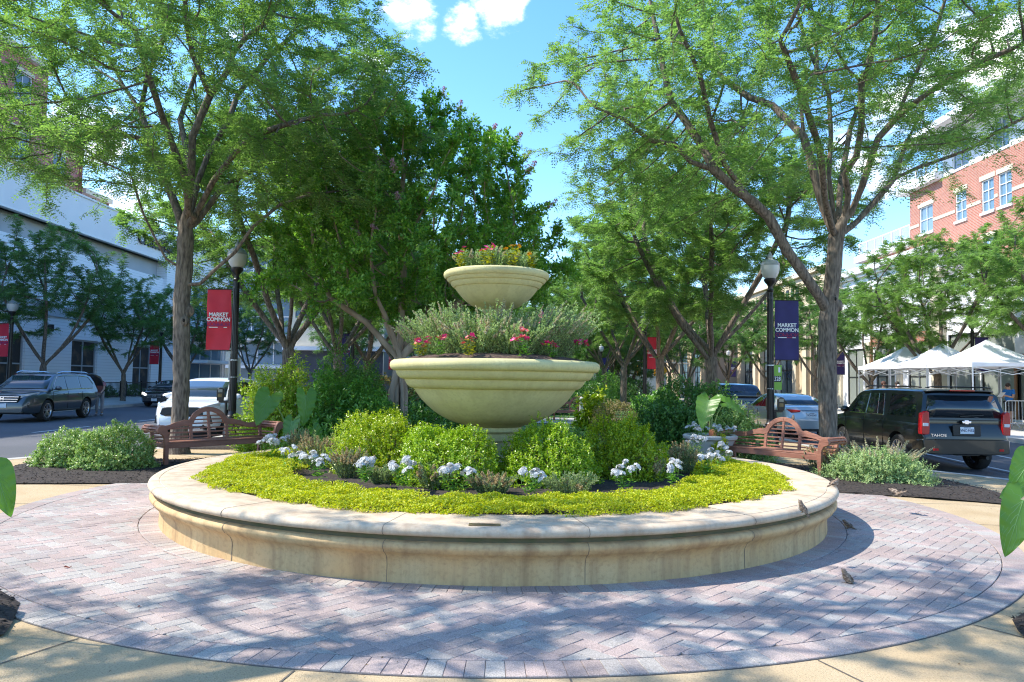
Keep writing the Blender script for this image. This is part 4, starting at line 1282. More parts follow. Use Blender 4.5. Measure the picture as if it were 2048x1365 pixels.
shrub('abelia_shrub', 'taller speckled shrub in the left mulch bed next to the bench arm', (-6.68, 12.75, .03), (.66, .6, .76), LM['varieg'], 1250, 8, .034, .021, .075, .07, seed=14, zmin=-.3, stray=.01, group='low shrubs in the left mulch bed', fr=4)
def spikes_extra(t):
    pass
shrub('silver_shrub', 'spreading silvery shrub with pale plumes beside the right bench', (6.2, 12.75, .0), (.86, .72, .56), LM['silver'], 1100, 8, .036, .018, .12, .12, seed=15, zmin=-.25, stray=.12, fr=4.5)
spike_plant('plume_plant', 'pale plumes rising from the silvery shrub beside the right bench', (6.25, 12.8, .15), (.85, .7), .66, 46, LM['silver'], LM['straw'], spike=.35, leafL=.035, dens=18)
spike_plant('plume_plant', 'dull green feathery plant at the right end of the right bench', (5.55, 13.35, .02), (.42, .4), .62, 40, LM['dusty'], LM['dry'], spike=.25, leafL=.04, dens=18)
SZ = .43
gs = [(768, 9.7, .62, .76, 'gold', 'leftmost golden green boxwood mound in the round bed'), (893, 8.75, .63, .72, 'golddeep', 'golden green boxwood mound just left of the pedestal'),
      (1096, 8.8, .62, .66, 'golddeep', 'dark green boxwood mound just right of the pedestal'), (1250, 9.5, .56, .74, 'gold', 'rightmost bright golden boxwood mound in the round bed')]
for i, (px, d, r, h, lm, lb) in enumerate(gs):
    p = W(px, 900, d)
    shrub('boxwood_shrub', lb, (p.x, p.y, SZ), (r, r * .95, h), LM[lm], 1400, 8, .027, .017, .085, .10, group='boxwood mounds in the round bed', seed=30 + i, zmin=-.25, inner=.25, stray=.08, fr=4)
p = W(722, 900, 10.6)
shrub('boxwood_shrub', 'golden green boxwood mound behind the leftmost one in the round bed', (p.x, p.y, SZ), (.5, .5, .66), LM['gold'], 500, 8, .027, .016, .095, .11, group='boxwood mounds in the round bed', seed=37, zmin=-.2, inner=.25)
p = W(1150, 850, 11.6)
shrub('boxwood_shrub', 'shaded green mound behind the pedestal right side', (p.x, p.y, SZ), (.62, .5, .45), LM['hedge'], 380, 8, .03, .018, .1, .1, group='boxwood mounds in the round bed', seed=38, zmin=-.1)
p = W(1075, 862, 11.2)
flowering('marigold', 'small orange flowers behind the pedestal', (p.x, p.y, SZ + .2), .3, .2, 60, [blossom_mesh('orange_blossom', 8, .03, LM['orange'], False)], 12, None, .05, .02, LM['vinca'])

# ================================================================ creeping ground cover (stuff)
def jenny():
    n = 190000
    a = rng.uniform(0, 2 * PI, n * 2)
    front = (np.sin(a) < .55) | (rng.random(n * 2) < .35)
    a = a[front][:n]; n = len(a)
    ro = 3.61 + .03 * np.sin(a * 87) * np.sin(a * 5) + .05 * np.sin(a * 9) + .04 * np.sin(a * 23 + 1) + .03 * np.sin(a * 51 + 2)
    ri = 2.58 + .08 * np.sin(a * 7 + 1) + .06 * np.sin(a * 17)
    q = rng.random(n)
    r = np.sqrt(ri ** 2 + (ro ** 2 - ri ** 2) * q)
    r = r + rng.normal(0, .015, n)
    x, y = r * np.cos(a), r * np.sin(a)
    hb = .03 + .035 * np.sin(x * 9 + 2 * np.sin(y * 5)) * np.sin(y * 8 + 1.3 * np.sin(x * 6)) + .015 * np.sin(x * 21) * np.sin(y * 19)
    ed = np.clip((ro - r) / .12, 0, 1)
    base = np.where(r > 3.5, .482, .435 + .045 * np.clip((r - 2.4) / 1.0, 0, 1))
    z = base + .004 + np.maximum(hb + .03, .008) * (.25 + .75 * ed) * rng.random(n) ** .5
    gap = (np.sin(x * 5.3 + 1.7 * np.sin(y * 4.1)) * np.sin(y * 6.1 + x * 1.3) < -.72) & (rng.random(n) < .75)
    keep = ~gap; x, y, z, a, r = x[keep], y[keep], z[keep], a[keep], r[keep]; n = len(x)
    P = np.stack([CX + x, CY + y, z], 1)
    A = rdir(n) * np.array([1, 1, .55]) + np.array([0, 0, .18]); N_ = rdir(n, 1.6)
    V, F = leaf_quads(P, A, N_, rng.uniform(.014, .028, n), rng.uniform(.012, .021, n), .12)
    o = link('ground_cover', np_mesh('ground_cover', V, F, LM['jenny']))
    tag(o, 'bright yellow green creeping ground cover carpeting the round bed', 'ground cover', kind='stuff')
jenny()

# ================================================================ flowers in the bed
wl = [(545, 928, 'large clump of white flowers at the far left of the round bed'), (582, 950, 'second white flower clump from the left, before the dry grass'), (636, 966, 'small white flower clump third from the left'),
      (733, 978, 'white flower clump in front of the leftmost boxwood mound'), (806, 985, 'spreading white flower clump below the left boxwood mounds'), (914, 995, 'widest white flower clump left of the bed centre'),
      (1058, 1000, 'white flower clump right of the bed centre'), (1257, 987, 'white flower clump below the rightmost boxwood mound'), (1345, 976, 'white flower clump beside the grey grass on the right'),
      (1413, 958, 'tall white flower clump at the right of the round bed'), (1440, 940, 'white flower clump nearest the right bench'), (556, 908, 'white flower clump nearest the left bench'), (1392, 915, 'white flower clump behind the tall one on the right'), (1190, 905, 'white flower clump half hidden by boxwood')]
for i, (px, py, lb) in enumerate(wl[:13]):
    p = G(px, py, SZ)
    big = i in (0, 5, 9)
    flowering('white_flower_clump', lb, (p.x, p.y, SZ + .02), .34 if big else .30, .19 if big else .16, 90 if big else 70, HEADS, random.choice([10, 11, 12]) if not big else 15, 'white flower clumps', .075, .034, fs=1.15)
gp = [(640, 935, .40, .42, .52, 'dusty', 'dry', 'dry tan grass tuft behind the left white flowers'), (700, 955, .3, .3, .40, 'dusty', 'dry', 'thin dry tuft before the leftmost boxwood'), (765, 968, .22, .2, .24, 'dusty', None, 'small grey green tuft left of the bed centre'),
      (870, 978, .28, .25, .32, 'dusty', 'dry', 'grey green tuft with dry stalks below the left boxwood'), (985, 990, .26, .22, .26, 'dusty', 'dry', 'low grey tuft at the centre of the bed'), (1140, 992, .30, .24, .28, 'dusty', None, 'wide grey green tuft right of centre'),
      (1300, 960, .28, .28, .36, 'dusty', 'dry', 'grey tuft with dry stalks below the right boxwood'), (1365, 945, .26, .28, .48, 'dusty', 'dry', 'dry stalks at the right of the bed'), (600, 905, .3, .3, .42, 'dusty', 'dry', 'dry stalks nearest the elephant ears')]
for i, (px, py, rx, ry, h, lm, sm, lb) in enumerate(gp):
    p = G(px, py, SZ)
    spike_plant('catmint_plant', lb, (p.x, p.y, SZ - .01), (rx, ry), h, 70, LM[lm], LM[sm or 'dry'], 'grey tufts in the round bed', spike=.35, leafL=.028, dens=26, nsp=36 if sm else 5)

# ================================================================ plants of the bowls
zb = zz(716)
for i, (a, q, h) in enumerate([(-90, .30, .62), (-145, .62, .58), (-35, .62, .58), (180, .78, .54), (0, .78, .58), (130, .7, .64), (50, .7, .64), (90, .7, .64), (-112, .62, .40), (-68, .62, .40)]):
    a_ = R(a); lx, ly = math.cos(a_), math.sin(a_)
    nm = ['middle front', 'front left', 'front right', 'left rim', 'right rim', 'back left', 'back right', 'very back', 'low front left', 'low front right'][i]
    spike_plant('sage_plant', 'silvery plant with pale flower spikes in the large bowl, ' + nm, (BX + lx * q, CY + ly * q, zb - .02), (.44, .44), h * 1.28, 95, LM['silver'], LM['straw'], 'silvery spike plants in the large bowl',
                spike=.36 if i < 8 else .2, leafL=.034, dens=30, nsp=26, dirbias=(lx * .42 + .12, ly * .35))
pk = [(843, 704, 'vincay', 'magenta flowers with yellowing leaves at the left rim of the large bowl', 7), (880, 702, 'vinca', 'magenta flower cluster second from the left in the large bowl', 9), (945, 708, 'vincay', 'magenta flowers on a yellow stem left of centre in the large bowl', 5),
      (1052, 706, 'vinca', 'tall magenta flower cluster right of centre in the large bowl', 12), (1112, 710, 'vinca', 'coral and magenta flowers in the right half of the large bowl', 6), (1158, 712, 'vinca', 'magenta flowers nearest the right rim of the large bowl', 6)]
for px, py, lm, lb, nf in pk:
    dx = (px - 991) / 150; q = max(min(1.20 ** 2 - dx * dx, 1.4), .05); yy = CY - math.sqrt(q)
    p = W(px, py, yy)
    flowering('vinca_plant', lb, (p.x, yy, zz(724)), .34 if nf > 8 else .27, .14, 60, PINKB, nf + 3, 'magenta flowers in the large bowl', .07, .035, LM[lm], fs=1.25, fname='blossom')
zu = zz(543)
for i, (a, q) in enumerate([(-90, .2), (180, .3), (0, .3), (90, .35)]):
    spike_plant('sage_plant', 'silvery plant growing in the small upper bowl, ' + ['at the front', 'at the left', 'at the right', 'at the back'][i], (BX + math.cos(R(a)) * q, CY + math.sin(R(a)) * q, zu - .02), (.26, .26), .33, 60, LM['silver'], LM['straw'], 'silvery plants in the small bowl', spike=.22, leafL=.032, dens=32, nsp=12)
ORANGEB = [blossom_mesh('orange_blossom', 6, .032, LM['orange'], False)]
for px, py, lm, lb, nf in [(928, 534, 'vincay', 'yellow leaved magenta flowers at the left of the small upper bowl', 4), (978, 534, 'vincay', 'magenta flower cluster at the centre of the small upper bowl', 7), (1026, 534, 'vincay', 'yellow leaved plant with orange flowers right of centre in the small upper bowl', 5), (1068, 538, 'vincay', 'yellow leaved plant with orange flowers at the right of the small upper bowl', 3)]:
    dx = (px - 994) / 150; q = max(.52 ** 2 - dx * dx, .01); yy = CY - math.sqrt(q)
    flowering('vinca_plant', lb, (W(px, py, yy).x, yy, zz(547)), (.30 if px < 1000 else .34), .13, 75, PINKB if px < 1000 else ORANGEB, nf, 'flowers in the small bowl', .07, .038, LM[lm], fs=1.15, fname='blossom')

# ================================================================ elephant ears
def rel(px, py, d, base): return tuple(W(px, py, d) - Vector(base))
b = W(590, 880, 14.4); b = (b.x, b.y, .05)
ear_plant('elephant_ear_plant', 'large green elephant ear leaves behind the round bed at left', b, [
    (rel(540, 792, 14.3, b), (-.25, -.5, -.85), (.15, -.85, .5), .62, .52, .3), (rel(612, 790, 14.2, b), (.05, -.25, -1), (.5, -.8, .2), .60, .40, .3),
    (rel(585, 842, 14.0, b), (-.1, -.4, -1), (-.3, -.9, .3), .50, .36, .3), (rel(628, 858, 14.6, b), (.4, .3, -.8), (.3, -.6, .6), .42, .3, .3)])
b = W(1420, 905, 14.9); b = (b.x, b.y, .62)
POT = b
ear_plant('elephant_ear_plant', 'tall elephant ear with pale stems in the pot beside the right bench', b, [
    (rel(1418, 800, 14.7, b), (-.35, -.35, -.8), (-.5, -.75, .35), .60, .50, .35), (rel(1452, 806, 14.9, b), (.85, .0, -.35), (.2, -.55, .8), .50, .42, .45), (rel(1432, 800, 15.1, b), (-.4, .7, -.4), (-.1, -.5, .8), .45, .38, .4)])
b = (-3.75, 4.85, .03)
ear_plant('elephant_ear_plant', 'elephant ear plant at the left edge of the foreground', b, [
    (rel(-8, 944, 4.6, b), (.35, .0, -.9), (.45, -.8, .35), .29, .19, .4), ((-.45, .2, .9), (-.5, .5, -.5), (-.2, .2, 1), .55, .45, .5), ((.05, -.45, .75), (.2, -.6, -.5), (.1, -.3, 1), .5, .42, .5), ((-.5, -.3, 1.0), (-.7, -.3, -.5), (-.3, 0, 1), .55, .45, .5)])
b = (3.7, 4.85, .03)
ear_plant('elephant_ear_plant', 'elephant ear plant at the right edge, leaf hanging over the bricks', b, [
    (rel(2047, 1000, 4.55, b), (-.36, -.05, -.93), (-.5, -.8, .25), .36, .22, .28), (rel(2062, 918, 4.7, b), (-.55, -.1, -.75), (-.2, -.9, .4), .23, .2, .4), (rel(2075, 965, 4.9, b), (-.8, .1, -.25), (-.2, -.6, .8), .24, .22, .5), ((.35, .4, .95), (.5, .5, -.5), (.2, .2, 1), .55, .45, .5), ((.1, -.5, .8), (.1, -.6, -.5), (.1, -.3, 1), .5, .42, .5), ((.5, -.2, 1.0), (.7, -.2, -.5), (.3, 0, 1), .55, .45, .5)])
# the pot of white flowers
pt = thing('stone_pot', 'pale round stone pot of white flowers at the left end of the right bench', 'pot', (POT[0], POT[1], 0))
mb = MB(); mb.lathe([(.26, .02), (.30, .05), (.27, .10), (.33, .22), (.43, .42), (.47, .52), (.52, .55), (.53, .60), (.50, .625), (.46, .62), (.44, .57)], 40, cap=False); mb.build('bowl', M['concrete'], pt)
mb = MB(); mb.lathe([(.01, .60), (.445, .575)], 32, cap=False); mb.build('soil', M['soil'], pt)
for i, (dx, dy, lb) in enumerate([(-.2, -.25, 'white flowers at the left side of the stone pot'), (.22, -.2, 'white flowers at the right side of the stone pot'), (0, -.33, 'white flowers at the front of the stone pot'), (-.32, .05, 'white flowers spilling over the left rim of the stone pot')]):
    flowering('white_flower_clump', lb, (POT[0] + dx, POT[1] + dy, .57), .24, .2, 80, HEADS, 11, 'white flowers in the stone pot', .06, .03)
flowering('vinca_plant', 'red flowers at the back of the stone pot', (POT[0] - .1, POT[1] + .1, .58), .36, .12, 40, PINKB, 5, None, .06, .03, fname='blossom')
shrub('trailing_plant', 'lime green trailing plant hanging over the front of the stone pot', (POT[0] + .08, POT[1] - .47, .36), (.14, .1, .24), LM['jenny'], 60, 8, .03, .02, .09, .1, seed=44, nst=3, cat='plant')

# ---- background planting of the far lawn
for i, (x, y, rx, ry, h, lm, lb) in enumerate([(-1.9, 20.5, 1.2, 1.0, 1.0, 'hedge', 'low dark shrub around the crape myrtle trunks'), (-5.6, 26.5, 1.6, 1.4, 1.5, 'laurel', 'green shrub in the left bed beyond the tall shrubs'), (-5.2, 34, 2.0, 1.4, 1.5, 'russet', 'brown green shrub by the second tree of the left row'),
        (5.6, 28.5, 1.3, 1.2, 1.2, 'laurel', 'green shrub beyond the wide hedge on the right'), (3.0, 37, 2.2, 1.3, 1.7, 'hedge', 'dark shrub on the far lawn behind the distant bench'), (-1.5, 39, 2.4, 1.4, 1.9, 'hedge', 'dark shrub on the far lawn behind the stone bowls'), (5.2, 48, 2.2, 1.6, 2.0, 'laurel', 'tall shrub between the far trunks of the right row'),
        (0.5, 55, 3.0, 1.6, 2.6, 'hedge', 'broad dark shrub closing the far lawn'), (7.2, 62, 2.6, 1.8, 2.4, 'hedge', 'dark shrub at the far end of the right row'), (-5.0, 56, 2.8, 1.8, 2.4, 'hedge', 'dark shrub at the far end of the left row')]):
    shrub('hedge_shrub', lb, (x, y, .02), (rx, ry, h), LM[lm], 420, 7, .13, .065, .26, .12, seed=80 + i, group='shrubs of the far lawn', zmin=-.25, nst=6)
for i, (x, y, s, rz, lb) in enumerate([(8.5, 70, 1.2, .9, 'full round tree beyond the far end of the right row'), (-2.0, 68, 1.2, 2.0, 'full round tree beyond the far lawn'), (4.4, 76, 1.25, 3.4, 'full round tree left of the traffic light'), (-9.0, 76, 1.15, 5.1, 'full round tree beyond the far end of the left row'), (14.5, 62, 1.05, 2.7, 'round tree over the right street near the navy banner'), (9.0, 98, 1.5, 1.1, 'far off round tree right of the traffic light'), (-14.5, 100, 1.4, .2, 'far off tree behind the dark shop')]):
    dup(VB, (x, y, -.5), rz, lb, 'far trees beyond the cross street', s)

for i, (x, y, s, rz, lb) in enumerate([(10.5, 73, 1.25, 2.2, 'low crowned tree behind the far red banner'), (14.0, 88, 1.5, 4.0, 'low crowned tree right of the yellow diamond sign'), (6.6, 84, 1.4, 5.6, 'low crowned tree behind the traffic light mast'), (11.8, 112, 1.9, 0.6, 'tallest far off tree above the traffic light')]):
    dup(VB, (x, y, -2.0 * s), rz, lb, 'far trees beyond the cross street', s)
for i, (x, y, rx, h, lb) in enumerate([(10.2, 68, 2.6, 2.6, 'dark shrub at the right of the far crossing'), (12.6, 92, 4.5, 4.2, 'large dark shrub beyond the far crossing')]):
    shrub('hedge_shrub', lb, (x, y, -.1), (rx, 1.6, h), LM['hedge'], 420, 7, .15, .075, .3, .12, seed=120 + i, group='shrubs of the far lawn', zmin=-.25, nst=6)
# ================================================================ text
def text_mesh(s, size, mat_, bold=.012, ext=.002, sx=1.0, align='CENTER'):
    cu = bpy.data.curves.new('lettering', 'FONT')
    cu.body = s; cu.size = size; cu.align_x = align; cu.align_y = 'CENTER'; cu.extrude = ext; cu.offset = bold * size; cu.resolution_u = 3
    o = bpy.data.objects.new('lettering', cu); COL.objects.link(o)
    bpy.context.view_layer.update()
    dg = bpy.context.evaluated_depsgraph_get()
    me = bpy.data.meshes.new_from_object(o.evaluated_get(dg))
    bpy.data.objects.remove(o)
    me.materials.clear(); me.materials.append(mat_)
    if sx != 1.0:
        for v in me.vertices: v.co.x *= sx
    return me

def put_text(s, size, mat_, parent, M4, name='lettering', **k):
    o = link(name, text_mesh(s, size, mat_, **k), parent)
    o.matrix_local = M4
    return o

def facing(p, xdir, up=(0, 0, 1)):
    """text matrix: local x -> xdir, local y -> up, at p"""
    x = Vector(xdir).normalized(); y = Vector(up); y = (y - x * y.dot(x)).normalized(); z = x.cross(y)
    T = Matrix((x, y, z)).transposed().to_4x4(); T.translation = Vector(p)
    return T

# ================================================================ bench
def make_bench(label, loc, rz):
    t = thing('garden_bench', label, 'bench', loc, rz, 'brown arched garden benches')
    w = M['wood']
    hw = 1.10
    # back top rail with arch and scrolled shoulders
    up = [(0, 1.02)] + [(.40 * math.sin(R(a)), .665 + .355 * math.cos(R(a))) for a in range(10, 71, 10)] + [(.415, .775), (.455, .79), (.505, .785), (.53, .765), (.60, .755), (.68, .735), (.76, .70), (.83, .69), (.90, .70), (.96, .70), (1.01, .68), (1.04, .655), (1.075, .65), (1.10, .63)]
    lo = [(1.10, .575), (1.0, .59), (.92, .60), (.84, .60), (.76, .615), (.68, .645), (.58, .66), (.47, .675), (.40, .665)] + [(.31 * math.sin(R(a)), .655 + .28 * math.cos(R(a))) for a in range(80, 9, -10)] + [(0, .935)]
    half = up + lo
    poly = half[:-1] + [(0, .935)] + [(-x, z) for x, z in reversed(lo[:-1])] + [(-x, z) for x, z in reversed(up[1:])]
    tilt = Matrix.Translation((0, .27, .42)) @ Matrix.Rotation(R(-9), 4, 'X') @ Matrix.Translation((0, 0, -.42))
    mb = MB()
    n = len(up)
    def quadstrip(sg):
        # rail built as strips so the arch stays clean
        U = up; Lw = list(reversed(lo))
        m_ = 26
        def samp(L_, f):
            d = [0]
            for a, b in zip(L_[:-1], L_[1:]): d.append(d[-1] + math.hypot(b[0] - a[0], b[1] - a[1]))
            s = f * d[-1]
            for i in range(len(L_) - 1):
                if s <= d[i + 1] + 1e-9:
                    q = (s - d[i]) / max(d[i + 1] - d[i], 1e-9); return (L_[i][0] + (L_[i + 1][0] - L_[i][0]) * q, L_[i][1] + (L_[i + 1][1] - L_[i][1]) * q)
            return L_[-1]
        secs = []
        for i in range(m_ + 1):
            a, b = samp(U, i / m_), samp(Lw, i / m_)
            secs.append([(sg * a[0], -.024, a[1]), (sg * a[0], .024, a[1]), (sg * b[0], .024, b[1]), (sg * b[0], -.024, b[1])])
        b0 = MB(); b0.loft(secs); mb.add(b0.v, b0.f, M=tilt)
    quadstrip(1); quadstrip(-1)
    mb.build('top_rail', w, t, smooth=30, bevel=.005)
    mb = MB()
    for x in (-.355, 0, .355): mb.box((x, 0, .575 if x else .69), (.055 if x else .045, .04, .29 if x else .51), M=tilt)
    for x in (-1.07, 1.07): mb.box((x, 0, .50), (.06, .05, .28), M=tilt)
    mb.build('back_post', w, t, bevel=.004)
    mb = MB()
    for z in (.48, .555, .63): mb.box((0, .002, z), (2.12, .018, .026), M=tilt)
    for z in (.715, .785, .855): 
        x = .32 * math.sqrt(max(1 - (max(z - .655, 0) / .29) ** 2, .05)); mb.box((0, .002, z), (2 * x + .03, .018, .026), M=tilt)
    mb.build('back_slats', w, t, bevel=.003)
    mb = MB()
    for i in range(6): mb.box((0, -.235 + .098 * i, .425 - .012 * math.sin(PI * i / 5)), (2.16, .082, .024))
    mb.build('seat', w, t, bevel=.005)
    mb = MB(); mb.box((0, -.262, .368), (2.08, .03, .085)); mb.box((0, .26, .37), (2.08, .03, .08))
    for x in (-1.07, 1.07): mb.box((x, 0, .37), (.03, .5, .08))
    mb.build('seat_rail', w, t, bevel=.004)
    for sx in (-1, 1):
        # front leg curves outward into the scroll arm
        pr = [(-.04, 0), (.032, 0), (.032, .40), (.04, .50), (.07, .555), (.10, .575), (.165, .60), (.175, .655), (.15, .71), (.10, .728), (.045, .71), (.0, .655), (-.025, .58), (-.038, .48), (-.04, .38)]
        mb = MB(); mb.prism([(sx * x, z) for x, z in pr], .066, M=Matrix.Translation((sx * 1.075, -.262, 0))); mb.build('leg', w, t, smooth=40, bevel=.004)
        mb = MB(); mb.bar((sx * 1.07, .31, 0), (sx * 1.07, .262, .44), .066, .062); mb.bar((sx * 1.07, .262, .44), (sx * 1.075, .33, .70), .06, .055); mb.build('leg', w, t, bevel=.004)
        mb = MB()
        for k, an in enumerate((205, 160, 115, 70, 25, -20)):
            cx_, cz_, rr = 1.075 + .10, .648, .068
            a = R(an); mb.box((sx * (cx_ + rr * math.cos(a)), .03, cz_ + rr * math.sin(a)), (.016, .55, .036), ry=-sx * a if sx > 0 else a)
        for z in (.46, .52): mb.box((sx * 1.08, .02, z), (.018, .52, .026))
        mb.prism([(sx * (.1 + .078 * math.cos(R(a))), .648 + .078 * math.sin(R(a))) for a in range(0, 360, 24)], .04, M=Matrix.Translation((sx * 1.075, .30, 0)))
        mb.build('armrest', w, t, smooth=40, bevel=.003)
    return t
BL = (-5.50, 14.12, .03)
bench_a = make_bench('brown slatted garden bench with arched back left of the round bed', BL, R(50))
bench_b = dup(bench_a, (4.9, 14.05, -.0), R(-52), 'brown slatted garden bench with arched back right of the round bed')
bench_c = dup(bench_a, (2.6, 30.6, .03), R(-28), 'distant dark brown bench seen past the right side of the large bowl')

# ================================================================ street lamps
def lamp_parts(t):
    mb = MB()
    mb.lathe([(.23, 0), (.23, .10), (.20, .13), (.20, .30), (.17, .36), (.15, .50), (.125, .62), (.13, .66), (.10, .70), (.088, .78)], 20)
    for k in range(12):
        a = 2 * PI * k / 12; mb.bar((.083 * math.cos(a), .083 * math.sin(a), .78), (.062 * math.cos(a), .062 * math.sin(a), 3.98), .022)
    mb.lathe([(.082, .76), (.060, 3.98), (.075, 4.0), (.085, 4.03), (.06, 4.06), (.055, 4.13), (.075, 4.17), (.12, 4.22), (.15, 4.27), (.155, 4.31), (.13, 4.33)], 20)
    mb.build('pole', M['lampblack'], t)
    mb = MB(); mb.lathe([(.125, 4.33), (.165, 4.37), (.205, 4.45), (.228, 4.54), (.236, 4.62), (.236, 4.655)], 28, cap=False); mb.build('globe', M['globe'], t, smooth=60)
    mb = MB(); mb.lathe([(.243, 4.65), (.243, 4.668), (.225, 4.715), (.19, 4.765), (.135, 4.80), (.085, 4.82), (.06, 4.85), (.07, 4.885), (.062, 4.92), (.035, 4.96), (.02, 5.0), (.0, 5.02)], 28, cap=False); mb.build('globe_cap', M['globecap'], t, smooth=40)

def banner(t, side, col, wavy=.0):
    """cloth hung on two arms, lettering on its near face"""
    x0, x1 = side * .12, side * .72
    mb = MB(); nu, nv = 10, 16
    for yoff in (-.004, .004):
        vs = []
        for j in range(nv + 1):
            for i in range(nu + 1):
                u, v = i / nu, j / nv
                z = 2.28 + 1.49 * v
                y = yoff + wavy * (.05 * math.sin(v * 7 + u * 2) * (1 - v) ** .6 * u + .025 * math.sin(v * 11 - u * 3) * u) + .006 * math.sin(u * 9 + v * 4)
                vs.append((x0 + (x1 - x0) * u - side * wavy * .06 * math.sin(PI * (1 - v)) * (1 - v), y, z))
        mb.add(vs, [(j * (nu + 1) + i, j * (nu + 1) + i + 1, (j + 1) * (nu + 1) + i + 1, (j + 1) * (nu + 1) + i) for j in range(nv) for i in range(nu)])
    b = mb.build('banner', M[col], t, smooth=80)
    xc = (x0 + x1) / 2 - side * wavy * .02
    yy = -.012 - wavy * .035
    for s, z in (('MARKET', 3.145), ('COMMON', 3.025)):
        put_text(s, .135, M['letter'], b, facing((xc, yy, z), (1, 0, 0)), bold=.03, sx=.93)
    put_text('COMMON', .135, M['redletter' if col == 'navy' else 'navyletter'], b, facing((xc, yy + .002, 2.915), (1, 0, 0), (0, 0, 1)) @ Matrix.Diagonal((1, -1, -1, 1)), name='mirrored_lettering', bold=-.012, sx=.93)
    mb = MB()
    for k, (a, e, mm) in enumerate(((-.23, -.01, 0), (-.005, .13, 1), (.135, .22, 0))):
        mb.box((xc + (a + e) / 2, yy, 2.835), (e - a, .003, .018), mi=mm)
    mb.build('underline', [M['letter'], M['redletter']], b, smooth=0)
    mb = MB()
    for z in (2.27, 3.78): mb.tube([(side * .05, 0, z), (side * .75, 0, z)], .012, 8)
    for z in (2.22, 3.83): mb.lathe([(.085, z - .03), (.085, z + .03)], 14)
    mb.build('banner_arm', M['lampblack'], t)

GL = 'globe street lamps'
def lamp(label, loc, side=None, col=None, wavy=0.0, rz=0.0):
    t = thing('street_lamp', label, 'street lamp', loc, rz, GL)
    lamp_parts(t)
    if side: banner(t, side, col, wavy)
    return t
lA = lamp('black lamp post with rippled red lettered banner behind the left bench', (-6.85, 18.5, 0), -1, 'red', 1.0)
mb = MB(); mb.box((-.02, .11, 1.82), (.30, .006, .56)); mb.build('sign_board', M['signback'], lA)
mb = MB(); mb.lathe([(.088, 1.60), (.088, 1.625)], 14); mb.lathe([(.088, 2.02), (.088, 2.045)], 14); mb.build('strap', M['galv'], lA)
lB = lamp('black lamp post with flat navy lettered banner behind the right bench', (6.52, 18.9, -.02), 1, 'navy', .25)
mb = MB(); mb.box((.17, -.02, 1.83), (.21, .008, .62)); sg = mb.build('number_sign', M['signgreen'], lB)
mb = MB(); mb.box((.165, -.026, 1.79), (.20, .004, .15)); pl = mb.build('number_panel', M['black'], sg)
put_text('328', .15, M['letter'], pl, facing((.165, -.03, 1.79), (1, 0, 0)), bold=.01, sx=.72)
mb = MB(); mb.box((.215, -.026, 2.02), (.05, .004, .13)); mb.build('white_mark', M['letter'], sg)
mb = MB(); mb.lathe([(.088, 1.53), (.088, 1.555)], 14); mb.lathe([(.088, 2.12), (.088, 2.145)], 14); mb.build('strap', M['galv'], lB)
lC = lamp('lamp post with red banner on the far left sidewalk at the frame edge', (-22.6, 33.8, .1), -1, 'red', .3)
lD = lamp('lamp post with navy banner behind the crape myrtle trunks', (-7.65, 36.0, 0), -1, 'navy', .3)
dup(lC, (-22.7, 48.5, .1), 0, 'lamp post with red banner between the left street trees, before the store')
dup(lC, (-7.65, 51.0, 0), 0, 'far lamp post with red banner beside the crape myrtle trunk')
lE = lamp('lamp post with red banner among the right row of trees', (6.25, 35.2, 0), 1, 'red', .2)
lF = lamp('lamp post with navy banner far down the right row of trees', (7.86, 66.0, 0), 1, 'navy', .2)
dup(lF, (20.6, 33.5, .1), 0, 'lamp post with navy banner standing behind the white tents')
dup(lF, (21.5, 50.0, .1), 0, 'lamp post with navy banner partly hidden by the right trunk, before the white store')
dup(lF, (21.4, 74.0, .1), 0, 'distant lamp post with navy banner above the dark parked car')
lG = lamp('plain white globe lamp in the distance right of the yellow sign', (16.5, 84, -.8), None)

# ================================================================ parking meters
def meter(label, loc, rz):
    t = thing('parking_meter', label, 'parking meter', loc, rz, 'twin head parking meters')
    mb = MB(); mb.lathe([(.09, 0), (.09, .03), (.035, .05), (.032, .95)], 12); mb.box((0, 0, .98), (.36, .06, .06)); mb.build('post', M['lampblack'], t, bevel=.006)
    for sx in (-.14, .14):
        pf = [(-.075, 1.0), (.075, 1.0), (.088, 1.12), (.088, 1.25)] + [(.088 * math.cos(R(a)), 1.25 + .088 * math.sin(R(a))) for a in range(15, 180, 15)] + [(-.088, 1.25), (-.088, 1.12)]
        mb = MB(); mb.prism([(x + sx, z) for x, z in pf], .12); h = mb.build('meter_head', M['lampblack'], t, smooth=40, bevel=.008)
        mb = MB(); mb.box((sx, -.063, 1.26), (.11, .006, .08)); mb.build('display', M['glassgrey'], h)
        mb = MB(); mb.box((sx, -.063, 1.14), (.10, .006, .09)); mb.build('label_plate', M['brass'], h)
    return t
mA = meter('twin black parking meter beside the left lamp post', (-7.35, 19.4, 0), .2)
dup(mA, (6.78, 19.3, -.03), -.15, 'twin black parking meter just right of the right lamp post')

